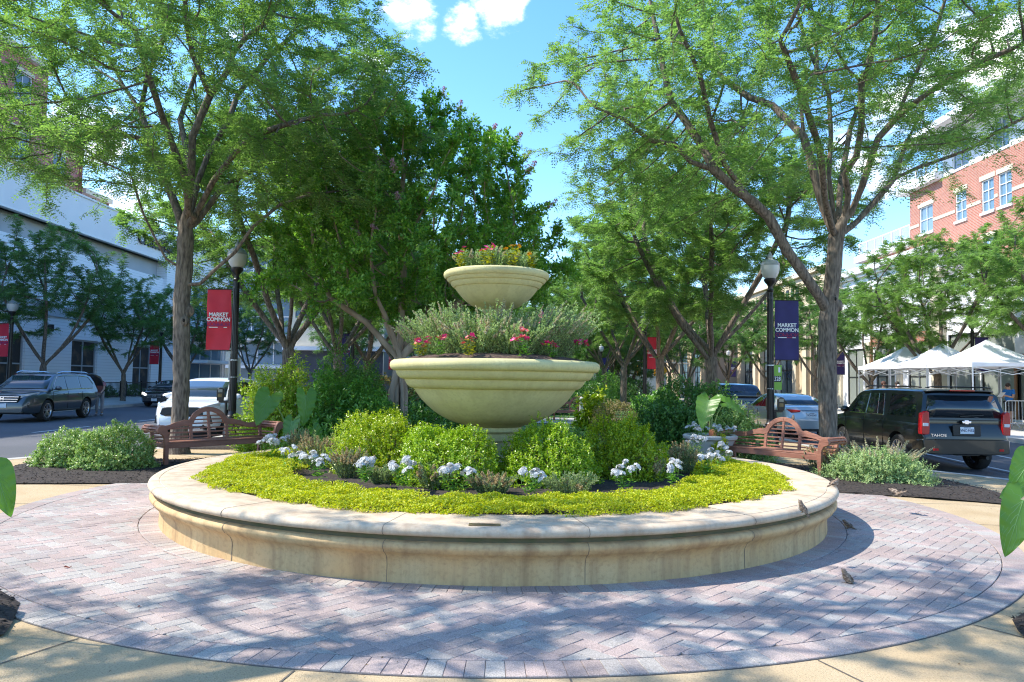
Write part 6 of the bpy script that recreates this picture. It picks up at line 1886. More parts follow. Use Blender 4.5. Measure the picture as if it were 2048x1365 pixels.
# raised tailgate: hinge at the roof rear
TG = Matrix.Translation((0, -2.02, 1.70)) @ Matrix.Rotation(R(14), 4, 'X')
mb = MB(); mb.loft([[(-x, -y, z), (x, -y, z), (x, -y, z + th), (-x, -y, z + th)] for x, y, z, th in [(.66, .0, .0, .05), (.72, .25, .06, .06), (.78, .5, .08, .08), (.84, .8, .03, .10), (.85, 1.05, -.10, .10), (.82, 1.15, -.18, .08)]])
b2 = MB(); b2.add(mb.v, mb.f, M=TG); tg = b2.build('tailgate', pm, t, bevel=.012)
mb = MB(); mb.add([TG @ Vector(p) for p in [(-.6, -.1, .085), (.6, -.1, .085), (.66, -.52, .168), (-.66, -.52, .168)]], [(0, 1, 2, 3)]); mb.build('tailgate_window', M['carglass'], tg)
mb = MB(); mb.box((0, -2.40, 1.15), (1.3, .05, .9)); mb.build('boot_opening', M['archblack'], t)

# ---------- silver saloon, rear to us
sed = dict(L=4.85, W=1.85, paint='p_silver', wr=.335, ww=.22, axles=(-1.38, 1.42), sill=.30, belt=.98, roof=1.43, tum=.24, wbelt=.92, crown=.03,
    top=[(0, .78), (.012, 1.0), (.03, 1.06), (.15, 1.05), (.25, 1.0), (.62, .96), (.72, .93), (.90, .84), (.97, .74), (1, .55)],
    bot=[(0, .40), (.03, .32), (.1, .26), (.2, .22), (.8, .22), (.95, .22), (1, .32)],
    wid=[(0, .82), (.02, .90), (.07, .96), (.2, 1), (.78, 1), (.90, .95), (.96, .85), (1, .64)],
    green=[(-1.86, 1.03), (-1.70, 1.10), (-1.15, 1.345), (-.85, 1.405), (-.4, 1.435), (.1, 1.435), (.42, 1.40), (1.25, .99), (1.40, .95)],
    windows=[[(.95, 1.02), (.40, 1.33), (.05, 1.375), (-.02, 1.375), (-.02, 1.03)], [(-.08, 1.03), (-.08, 1.375), (-.62, 1.36), (-1.02, 1.24), (-1.2, 1.06)]],
    mirror=(.80, 1.04), seams=[.0, -1.02, 1.02], handles=[.15, -.85], screen=(7, 6), rearglass=(1, 2), rgin=(.11, .03), spokes=5)
t, body, pm = car('silver saloon with red tail lights parked between the right lamp post and trunk', 'parked_car', (9.5, 26.2, -.12), 0, sed)
yr = -2.425
for sx in (-1, 1):
    mb = MB(); mb.loft([[(sx * x, y, z0), (sx * x, y, z1), (sx * x, y + .12, z1), (sx * x, y + .12, z0)] for x, y, z0, z1 in [(.36, yr - .02, .90, .95), (.55, yr + .0, .88, .97), (.74, yr + .08, .85, .98), (.86, yr + .30, .88, .96)]]); mb.build('tail_light', M['taillight'], t, bevel=.008)
    mb = MB(); mb.box((sx * .62, yr + .03, .42), (.12, .03, .04)); mb.build('reflector', M['taillight'], t)
mb = MB(); mb.loft([[(x, yr + a, .34), (x, yr - b, .36), (x, yr - b, .66), (x, yr + a, .68)] for x, a, b in [(-.88, .5, -.28), (-.80, .3, -.06), (-.5, .2, .03), (0, .2, .05), (.5, .2, .03), (.80, .3, -.06), (.88, .5, -.28)]]); mb.build('rear_bumper', pm, t, bevel=.02)
plate(t, (0, yr - .015, .80), (1, 0, 0), 'SCH-2343')
mb = MB(); mb.box((0, yr - .06, .33), (1.0, .05, .08)); mb.build('diffuser', M['black'], t)
mb = MB(); mb.box((0, yr - .008, .955), (.72, .02, .02)); mb.build('trim_bar', M['chrome'], t)

# ---------- dark suv farther along and a black saloon over the street
pil2 = dict(pil); pil2['paint'] = 'p_dark'
t, body, pm = car('dark suv roof showing over the hedge beyond the silver saloon', 'parked_car', (9.5, 33.4, -.1), 0, pil2)
yr = -2.47
for sx in (-1, 1):
    mb = MB(); mb.prism([(sx * .62, .92), (sx * .90, .95), (sx * .86, 1.12), (sx * .66, 1.10)], .14, M=Matrix.Translation((0, yr + .10, 0))); mb.build('tail_light', M['taillight'], t, bevel=.01)
plate(t, (0, yr - .01, .85), (1, 0, 0), '')
sed2 = dict(sed); sed2['paint'] = 'p_dark'
t, body, pm = car('black saloon facing us at the far kerb behind the left street tree', 'parked_car', (-19.35, 43.2, -.08), R(180), sed2)
yf = 2.425
for sx in (-1, 1):
    mb = MB(); mb.loft([[(sx * x, y, z0), (sx * x, y, z1), (sx * x, y - .12, z1), (sx * x, y - .12, z0)] for x, y, z0, z1 in [(.46, yf - .02, .62, .70), (.62, yf - .08, .62, .76), (.80, yf - .26, .66, .80)]]); mb.build('headlight', mat('lit_lamp', (.9, .88, .8), .1, emit=1.5), t, bevel=.008)
mb = MB(); mb.prism([(-.36, .48), (.36, .48), (.42, .62), (.36, .74), (-.36, .74), (-.42, .62)], .08, M=Matrix.Translation((0, yf - .02, 0))); g = mb.build('grille', M['black'], t, bevel=.01)
mb = MB()
for z in (.54, .61, .68): mb.box((0, yf + .025, z), (.74, .012, .018))
for a in range(12):
    q0, q1 = 2 * PI * a / 12, 2 * PI * (a + 1) / 12
    mb.bar((.085 * math.cos(q0), yf + .03, .61 + .085 * math.sin(q0)), (.085 * math.cos(q1), yf + .03, .61 + .085 * math.sin(q1)), .014)
for a in (90, 210, 330): mb.bar((0, yf + .03, .61), (.085 * math.cos(R(a)), yf + .03, .61 + .085 * math.sin(R(a))), .014)
mb.build('grille_bars', M['chrome'], g)
plate(t, (0, yf + .01, .40), (-1, 0, 0), '')
# ================================================================ buildings
M['redbrick'] = brickmat('red_brick', (.34, .095, .055), (.42, .14, .085), (.42, .33, .27), .26, .086, bump=.2)
M['redbrickleft'] = brickmat('dark_red_brick', (.36, .085, .06), (.44, .12, .085), (.36, .27, .24), .26, .086, bump=.2)
M['cream'] = mat('cream_stone', (.64, .56, .42), .8, col2=(.58, .50, .37), vscale=2)
M['beige'] = mat('beige_render', (.60, .48, .33), .85, col2=(.55, .43, .29), vscale=.7)
M['beigedark'] = mat('taupe_and_beige_shade', (.36, .30, .24), .85, col2=(.33, .27, .21), vscale=.8)  # taupe wall tone; on the beige bay it is painted-in shade
M['siding'] = sidingmat('white_siding', (.80, .81, .82), .19)
M['whitewall'] = mat('white_wall', (.80, .80, .80), .7, col2=(.75, .75, .76), vscale=.5)
M['greypanel'] = mat('grey_panel', (.42, .44, .46), .6, col2=(.36, .38, .40), vscale=.6)
M['darkpanel'] = mat('dark_panel', (.05, .06, .08), .5, col2=(.075, .085, .105), vscale=.8)
M['brownwood'] = mat('brown_timber', (.28, .13, .05), .55, col2=(.20, .09, .035), vscale=5, stretch=(1, 1, .2))
M['interior'] = mat('shop_interior', (.035, .03, .026), .7, col2=(.13, .085, .05), vscale=1.6, contrast=(.5, .7))

def sidemap(X, sgn):
    """facade in the plane x = X; u runs along y, v is z, depth d goes outwards (sgn = outward x sign)"""
    return lambda u, v, d: Vector((X + sgn * d, u, v))
def frontmap(Y):
    return lambda u, v, d: Vector((u, Y - d, v))

def facade(parent, mt, mp, u0, u1, v0, v1, holes=(), depth=.18, name='wall', win=None):
    us = sorted({u0, u1} | {h[0] for h in holes} | {h[1] for h in holes})
    vs_ = sorted({v0, v1} | {h[2] for h in holes} | {h[3] for h in holes})
    mb = MB()
    for a, b in zip(us[:-1], us[1:]):
        for c, d in zip(vs_[:-1], vs_[1:]):
            mu, mv = (a + b) / 2, (c + d) / 2
            if any(h[0] < mu < h[1] and h[2] < mv < h[3] for h in holes): continue
            mb.add([mp(a, c, 0), mp(b, c, 0), mp(b, d, 0), mp(a, d, 0)], [(0, 1, 2, 3)])
    for h in holes:
        a, b, c, d = h[:4]
        P = [(a, c), (b, c), (b, d), (a, d)]
        for i in range(4):
            p, q = P[i], P[(i + 1) % 4]
            mb.add([mp(*p, 0), mp(*q, 0), mp(*q, -depth), mp(*p, -depth)], [(0, 1, 2, 3)])
    o = mb.build(name, mt, parent, smooth=0)
    for h in holes: window(parent, mp, h, depth, **(win or {}))
    return o

def mbox(mb, mp, u0, u1, v0, v1, d0, d1, mi=0):
    c = [mp(u, v, d) for u in (u0, u1) for v in (v0, v1) for d in (d0, d1)]
    mb.add(c, [(0, 1, 3, 2), (4, 6, 7, 5), (0, 4, 5, 1), (2, 3, 7, 6), (0, 2, 6, 4), (1, 5, 7, 3)], mi)

def window(parent, mp, h, depth, glass='glass', frame='white', cols=2, rows=2, bw=.06, sill=None, lintel=None, mull=.04, interior=False):
    a, b, c, d = h[:4]
    if len(h) > 4: cols, rows = h[4], h[5]
    mb = MB(); dz = -depth + .03
    mbox(mb, mp, a, a + bw, c, d, dz - .04, dz + .05); mbox(mb, mp, b - bw, b, c, d, dz - .04, dz + .05)
    mbox(mb, mp, a + bw, b - bw, c, c + bw, dz - .04, dz + .048); mbox(mb, mp, a + bw, b - bw, d - bw, d, dz - .04, dz + .048)
    for i in range(1, cols): x = a + (b - a) * i / cols; mbox(mb, mp, x - mull / 2, x + mull / 2, c + bw, d - bw, dz - .03, dz + .035)
    for i in range(1, rows): z = c + (d - c) * i / rows; mbox(mb, mp, a + bw, b - bw, z - mull / 2, z + mull / 2, dz - .03, dz + .03)
    w = mb.build('window', M[frame], parent, smooth=0)
    mb = MB(); mb.add([mp(a, c, dz - .02), mp(b, c, dz - .02), mp(b, d, dz - .02), mp(a, d, dz - .02)], [(0, 1, 2, 3)]); mb.build('pane', M[glass], w, smooth=0)
    if sill:
        mb = MB(); mbox(mb, mp, a - .08, b + .08, c - .14, c, -.02, .09); mb.build('sill', M[sill], w, smooth=0)
    if lintel:
        mb = MB(); mbox(mb, mp, a - .15, b + .15, d, d + .26, -.02, .035); mb.build('lintel', M[lintel], w, smooth=0)
    return w

def trim(parent, name, mt, mp, *boxes):
    if name in ('pilaster', 'pier', 'downpipe', 'sign_letter', 'band_course', 'terrace_ledge', 'balcony_bay', 'white_beam', 'entrance_canopy', 'roof_edge', 'band_edge') and len(boxes) > 1:
        for b in boxes: trim(parent, name, mt, mp, b)
        return
    mb = MB()
    for b in boxes: mbox(mb, mp, *b)
    return mb.build(name, M[mt] if isinstance(mt, str) else mt, parent, smooth=0)

def rail(parent, mp, u0, u1, v, d, hgt=.95, step=.13, name='railing', mt='white'):
    mb = MB()
    mbox(mb, mp, u0, u1, v + hgt - .06, v + hgt, d - .04, d + .04); mbox(mb, mp, u0, u1, v + .08, v + .12, d - .03, d + .03)
    k = int((u1 - u0) / step)
    for i in range(k + 1):
        u = u0 + (u1 - u0) * i / k; s = .04 if i % 9 == 0 else .009
        mbox(mb, mp, u - s, u + s, v, v + hgt - .06, d - s, d + s)
    return mb.build(name, M[mt], parent, smooth=0)

# ---------------------------------------------------------------- left: white store
ls = thing('store_building', 'long white sided store with deep roof band and dark wall letters on the left', 'store', (0, 0, 0))
mp = sidemap(-27.0, 1)
holes = [(39.4, 41.6, .55, 3.8), (46.0, 48.9, .55, 3.8), (53.5, 56.2, .55, 3.8), (33.0, 35.6, .55, 3.8), (28.0, 30.5, .55, 3.8)]
facade(ls, M['siding'], mp, 20, 62.4, .3, 5.05, holes, .22, win=dict(glass='interior', frame='greypanel', cols=2, rows=2, bw=.1, mull=.08))
facade(ls, M['greypanel'], sidemap(-26.9, 1), 20, 57.6, 5.05, 5.6, name='fascia_band')
trim(ls, 'band_edge', 'greypanel', mp, (20, 57.6, 5.02, 5.05, -.05, .14), (20, 57.6, 5.6, 5.66, -.05, .16))
facade(ls, M['siding'], sidemap(-26.95, 1), 20, 57.6, 5.66, 9.1, [(36.0, 39.6, 6.6, 8.6), (29, 32, 6.6, 8.6)], .2, win=dict(glass='glass', frame='greypanel', cols=3, rows=1))
facade(ls, M['greypanel'], sidemap(-27.5, 1), 20, 57.6, 9.1, 10.4, name='recess_wall')  # grey here puts the overhang's shade into the wall colour
mb = MB()
for z, x0, x1 in ((10.4, -28.4, -26.7), (9.1, -28.4, -26.95)): mb.add([(x0, 20, z), (x1, 20, z), (x1, 57.6, z), (x0, 57.6, z)], [(0, 1, 2, 3)])
mb.build('soffit', M['greypanel'], ls, smooth=0)
mb = MB(); mb.box((-31.5, 45, 11.5), (9.6, 50, 2.2)); mb.build('roof_band', M['whitewall'], ls, smooth=0)
trim(ls, 'roof_edge', 'white', sidemap(-26.7, 1), (20, 70.05, 12.6, 12.72, -.3, .08), (20, 70.04, 10.34, 10.4, -.3, .05))
facade(ls, M['siding'], sidemap(-26.72, 1), 57.6, 62.4, .45, 10.34, name='pier')
mb = MB(); mb.add([(-26.72, 57.6, .4), (-28.4, 57.6, .4), (-28.4, 57.6, 10.4), (-26.72, 57.6, 10.4)], [(0, 1, 2, 3)]); mb.build('pier_return', M['siding'], ls, smooth=0)
facade(ls, M['whitewall'], sidemap(-26.9, 1), 62.4, 70, .4, 10.34, [(62.7, 69.8, .6, 4.9), (62.7, 69.8, 6.2, 9.4)], .2, name='glazed_corner', win=dict(glass='glassblue', frame='white', cols=3, rows=2, bw=.12, mull=.1))
trim(ls, 'entrance_canopy', 'white', sidemap(-26.9, 1), (62.4, 71, 5.3, 5.75, 0, 1.9), (62.4, 71, 2.75, 3.0, 0, 1.6))
mb = MB(); mb.add([(-36, 70.02, 0), (-26.72, 70.02, 0), (-26.72, 70.02, 10.4), (-36, 70.02, 10.4)], [(0, 1, 2, 3)]); mb.build('end_wall', M['whitewall'], ls, smooth=0)
T = facing((-26.69 + .08, 52.75, 11.45), (0, 1, 0))
put_text('Crate&Barrel', 1.30, M['black'], ls, T, name='sign_lettering', align='LEFT', bold=.012, ext=.06, sx=1.0)
mb = MB()
for y in (31, 43.5, 51.2):
    mb = MB(); mb.lathe([(.16, 4.1), (.16, 4.5)], 12, c=(-26.8, y, 0)); mb.build('wall_lamp', M['black'], ls)
# ---------------------------------------------------------------- left: brick tower behind
lt = thing('brick_building', 'tall dark red brick apartment block rising behind the white store', 'apartment block', (0, 0, 0))
mp = sidemap(-34.0, 1)
hl = [(u, u + 1.9, z, z + 2.1) for u in (49.9, 44.2, 38.5) for z in (20.3, 16.2)]
facade(lt, M['redbrickleft'], mp, 20, 53.5, 8, 23.4, hl, .16, win=dict(glass='glass', frame='white', cols=2, rows=1, sill='cream', lintel='cream'))
facade(lt, M['redbrickleft'], sidemap(-34.3, 1), 53.5, 58.3, 8, 19.9, [(55, 56.6, 16.2, 18.2)], .16, win=dict(glass='glass', frame='white', sill='cream', lintel='cream'))
facade(lt, M['redbrickleft'], sidemap(-34.5, 1), 58.3, 62.3, 8, 16.0)
mb = MB()
for y, z in ((53.5, 23.4), (58.3, 19.9), (62.3, 16.0)): mb.add([(-34 , y, 8), (-46, y, 8), (-46, y, z), (-34, y, z)], [(0, 1, 2, 3)])
mb.build('end_wall', M['redbrickleft'], lt, smooth=0)
trim(lt, 'cornice', 'cream', mp, (20, 53.9, 23.4, 23.9, -3, .4), (53.9, 58.7, 19.9, 20.3, -3, .2), (58.7, 62.7, 16.0, 16.4, -3, .1))
trim(lt, 'band_course', 'cream', mp, (20, 53.5, 19.5, 19.75, -.02, .04))
rail(lt, mp, 22, 53.7, 23.9, .1)
# ---------------------------------------------------------------- right: white store with grey glass front
rs_ = thing('store_building', 'white store with grey glass front behind the white tents', 'store', (0, 0, 0))
mp = sidemap(24.0, -1)
gl = [(35.75, 38.35, .15, 4.5, 1, 1), (38.45, 41.2, .15, 4.5, 1, 1), (28, 31.5, .15, 4.5, 1, 1), (31.6, 33.6, .15, 4.5, 1, 1)]
dr = (33.75, 35.6, .15, 3.1)
facade(rs_, M['whitewall'], mp, 18, 42, .05, 7.3, gl + [dr + (2, 1)], .14, win=dict(glass='glassgrey', frame='black', bw=.06, mull=.05))
facade(rs_, M['whitewall'], mp, 42, 55, .05, 9.1, [(43.2, 45.4, .3, 4.2, 2, 2), (47.0, 49.4, .3, 4.2, 2, 2), (51.2, 53.6, .3, 4.2, 2, 2)], .14, win=dict(glass='glassgrey', frame='black', bw=.06, mull=.05))
trim(rs_, 'cornice', 'white', mp, (42, 55.2, 9.1, 9.3, -.2, .25), (41.8, 55.3, 9.3, 9.75, -.2, .5), (42, 55.05, 8.3, 8.45, -.02, .06), (18, 41.95, 7.3, 7.65, -.2, .3))
trim(rs_, 'door_frame', 'brownwood', mp, (35.6, 35.75, .15, 3.25, -.1, .06), (33.6, 33.75, .15, 3.25, -.1, .06), (33.6, 35.75, 3.1, 3.25, -.1, .058))
trim(rs_, 'pilaster', 'cream', mp, (41.35, 42.3, .1, 8.3, -.02, .35), (46.0, 46.6, .1, 4.6, -.02, .12), (50.1, 50.7, .1, 4.6, -.02, .12), (54.3, 55, .1, 9.1, -.02, .2))
trim(rs_, 'brick_panel', 'redbrick', mp, (43.0, 49.8, 4.25, 4.9, -.02, .03))
trim(rs_, 'downpipe', 'brownwood', mp, (42.5, 42.62, .1, 8.3, .0, .12), (49.8, 49.92, .1, 8.3, .0, .12))
mb = MB(); mb.add([(24, 55.04, 0), (40, 55.04, 0), (40, 55.04, 9.3), (24, 55.04, 9.3)], [(0, 1, 2, 3)]); mb.add([(24, 42, 9.3), (40, 42, 9.3), (40, 55, 9.3), (24, 55, 9.3)], [(0, 1, 2, 3)]); mb.add([(24, 18, 7.4), (40, 18, 7.4), (40, 42, 7.4), (24, 42, 7.4)], [(0, 1, 2, 3)]); mb.add([(24, 42, 7.3), (40, 42, 7.3), (40, 42, 9.3), (24, 42, 9.3)], [(0, 1, 2, 3)]); mb.build('roof', M['whitewall'], rs_, smooth=0)
# ---------------------------------------------------------------- right: brick apartments above
rb = thing('brick_building', 'sunlit red brick apartment block with white top floor above the right store', 'apartment block', (0, 0, 0))
mp = sidemap(26.0, -1)
wc = dict(glass='glassblue', frame='white', sill='white', lintel='cream')
hl = [(46.05, 47.55, 11.35, 13.05, 2, 2), (42.6, 43.65, 11.35, 13.05, 2, 3), (40.15, 41.2, 11.3, 13.1, 2, 3), (38.7, 39.75, 11.3, 13.1, 2, 3), (33.4, 35.2, 11.3, 13.1), (29, 30.8, 11.3, 13.1)] + [(u, u + w, 7.9 + .6, 9.9) for u, w in ((46.05, 1.5), (42.6, 1.05), (40.15, 1.05), (33.4, 1.8))]
facade(rb, M['redbrick'], mp, 20, 48.7, 7.0, 14.3, hl, .12, win=wc)
trim(rb, 'band_course', 'cream', mp, *[(a, b, 11.9, 12.08, -.02, .035) for a, b in ((47.6, 48.7), (43.7, 46.0), (41.25, 42.55), (39.8, 40.1), (35.3, 38.65), (30.9, 33.3), (20, 28.9))])
trim(rb, 'terrace_ledge', 'white', mp, (45.0, 49.6, 14.3, 14.75, -3.0, .45), (34.2, 35.9, 11.5, 11.8, -.02, 1.0))
rail(rb, mp, 45.0, 49.3, 14.75, .3, .95)
rail(rb, mp, 34.25, 35.85, 11.8, .95, 1.0)
trim(rb, 'balcony_bay', 'cream', mp, (34.0, 34.2, 8, 14.2, -.02, .25), (35.9, 36.1, 8, 14.2, -.02, .25))
facade(rb, M['whitewall'], sidemap(26.05, -1), 20, 45.0, 14.3, 16.7, [(42.4, 44.0, 14.45, 16.2, 2, 1), (38.9, 40.2, 14.45, 16.2, 2, 1), (33.5, 35.2, 14.45, 16.2)], .12, name='top_floor_wall', win=dict(glass='glassblue', frame='white', sill='white'))
trim(rb, 'roof', 'white', mp, (18, 47.2, 16.7, 16.95, -8, 1.7))
trim(rb, 'roof_cap', 'white', mp, (18.3, 46.8, 16.95, 17.3, -7.6, 1.3))
mb = MB()
mb.add([(26, 48.7, 8), (38, 48.7, 8), (38, 48.7, 14.3), (26, 48.7, 14.3)], [(0, 1, 2, 3)]); mb.build('end_wall', M['redbrick'], rb, smooth=0)
mb = MB(); mb.add([(26.05, 45, 14.3), (38, 45, 14.3), (38, 45, 16.7), (26.05, 45, 16.7)], [(0, 1, 2, 3)]); mb.build('top_floor_end', M['whitewall'], rb, smooth=0)
facade(rb, M['redbrick'], sidemap(26.4, -1), 48.7, 56.0, 8.4, 10.9, name='lower_wing_wall')
mb = MB(); mb.add([(26.4, 56, 8), (38, 56, 8), (38, 56, 10.9), (26.4, 56, 10.9)], [(0, 1, 2, 3)]); mb.build('lower_wing_end', M['redbrick'], rb, smooth=0)
trim(rb, 'lower_ledge', 'white', sidemap(26.4, -1), (48.72, 56.6, 10.9, 11.35, -2, .5))
rail(rb, sidemap(26.4, -1), 48.8, 56.2, 11.35, .35, .95)
# ---------------------------------------------------------------- right: beige store farther along
bs = thing('store_building', 'beige rendered store with tall piers and dark glass beyond the right lamp post', 'store', (0, 0, 0))
mp = sidemap(24.0, -1)
hl = [(55.9, 57.5, .3, 5.6, 1, 3), (58.6, 60.2, .3, 5.6, 1, 3), (63.8, 72.5, .3, 5.6, 6, 2), (74.5, 78.5, .3, 5.6, 3, 2)]
facade(bs, M['beige'], mp, 55.1, 80, .05, 10.6, hl, .5, win=dict(glass='glass', frame='black', bw=.06, mull=.07))
trim(bs, 'cornice', 'cream', mp, (55.1, 80, 10.6, 10.95, -.3, .3), (55.1, 80, 7.9, 8.15, -.02, .22), (55.1, 80, 6.6, 6.8, -.02, .15))
trim(bs, 'pier', 'cream', mp, *[(u, u + .8, .05, 6.6, -.02, .3) for u in (57.6, 60.4, 62.6, 73.0)])
trim(bs, 'sign_letter', 'black', mp, *[(62.5 + 1.15 * i, 63.1 + 1.15 * i, 8.75, 9.85, -.01, .06) for i in range(11)])
for u in (62.2, 73.9):
    mb = MB(); mb.lathe([(.02, 3.2), (.16, 3.5), (.2, 4.1), (.0, 4.15)], 10, c=(23.6, u, 0)); mb.build('wall_lantern', M['lampblack'], bs)
facade(bs, M['beigedark'], frontmap(80), 20.6, 24.02, .05, 10.6, name='bay_front')  # beige front in a darker tone, its shade put into the colour
facade(bs, M['beige'], sidemap(20.6, -1), 80, 100, .05, 10.6, [(82, 86, .3, 5.6, 3, 2), (88, 92, .3, 5.6, 3, 2)], .4, name='bay_side', win=dict(glass='glassblue', frame='black'))
trim(bs, 'bay_cornice', 'cream', frontmap(80), (20.3, 24.3, 10.6, 10.94, -20, .3), (20.4, 24, 7.9, 8.14, -.02, .2))
# ---------------------------------------------------------------- far: glass office, brown block, low shops
go = thing('office_building', 'blue glass office building with white beams at the end of the left street', 'office building', (0, 0, 0))
mp = frontmap(84)
facade(go, M['greypanel'], mp, -40, -24.5, 0, 17, [(-39.6, -24.9, 11.2, 16.4, 10, 2), (-39.6, -24.9, 6.4, 10.5, 10, 2), (-39.6, -24.9, .4, 5.6, 8, 2)], .2, win=dict(glass='glassblue', frame='white', mull=.12))
trim(go, 'white_beam', 'white', mp, (-40.2, -24.3, 10.6, 11.1, -.1, .5), (-40.2, -24.3, 5.7, 6.3, -.1, 1.2), (-40.2, -24.3, 2.6, 2.9, .02, 1.0))
bk = thing('office_building', 'taupe and glass block with dark ground floor seen between the left trees', 'office building', (0, 0, 0))
mp = frontmap(82)
facade(bk, M['cream'], mp, -24.4, -14, 5, 13.5, [(-23.8, -21.6, 8.2, 10.6, 2, 1), (-20.8, -18.6, 8.2, 10.6, 2, 1), (-18, -15.4, 8.2, 10.6, 2, 1), (-20.6, -18.8, 5.4, 7.4, 2, 1)], .2, win=dict(glass='glassblue', frame='darkpanel'))
facade(bk, M['darkpanel'], frontmap(81.6), -24.4, -14, 0, 4.6, name='ground_floor')
trim(bk, 'canopy', 'white', mp, (-24.6, -13.8, 4.6, 5.0, -.5, 1.8))
trim(bk, 'upper_storey', 'glassblue', mp, (-24.2, -14.2, 13.5, 17.0, -6, -.4))
mb = MB(); mb.add([(-14, 82, 0), (-14, 95, 0), (-14, 95, 13.5), (-14, 82, 13.5)], [(0, 1, 2, 3)]); mb.build('end_wall', M['beigedark'], bk, smooth=0)
lo_ = thing('shop_building', 'low dark shop with a long white fascia behind the left trees', 'shop', (0, 0, 0))
mp = frontmap(88)
facade(lo_, M['darkpanel'], mp, -13.6, 2, 0, 6.5, [(-13, -8, .4, 3.0, 4, 1), (-7.4, -2, .4, 3.0, 4, 1)], .2, win=dict(glass='glassgrey', frame='black'))
trim(lo_, 'fascia', 'white', mp, (-13.8, 2.2, 3.6, 4.6, -.05, .5))
db = thing('distant_building', 'distant tan building closing the view beyond the cross street', 'building', (0, 0, 0))
mp = frontmap(128)
facade(db, M['beige'], mp, -60, 45, -.2, 10, [(x, x + 2.4, 1.2 + 3.4 * k, 3.4 + 3.4 * k, 2, 1) for x in range(-20, 40, 9) for k in (0, 1)], .2, win=dict(glass='glass', frame='white'))
trim(db, 'cornice', 'cream', mp, (-60, 45, 10, 10.5, -8, .4))
# ================================================================ people and birds
def skin_mesh(name, verts, edges, radii, mats, sub=2, root=0):
    me = bpy.data.meshes.new(name); me.from_pydata([tuple(v) for v in verts], edges, [])
    o = bpy.data.objects.new(name, me); COL.objects.link(o)
    sk = o.modifiers.new('skin', 'SKIN'); sk.use_smooth_shade = True
    if not me.skin_vertices: 
        return None
    for i, r in enumerate(radii):
        d = me.skin_vertices[0].data[i]; d.radius = r if hasattr(r, '__len__') else (r, r); d.use_root = (i == root)
    ss = o.modifiers.new('sub', 'SUBSURF'); ss.levels = sub; ss.render_levels = sub
    bpy.context.view_layer.update(); dg = bpy.context.evaluated_depsgraph_get()
    nm = bpy.data.meshes.new_from_object(o.evaluated_get(dg))
    bpy.data.objects.remove(o)
    nm.materials.clear()
    for mm in mats: nm.materials.append(mm)
    return nm

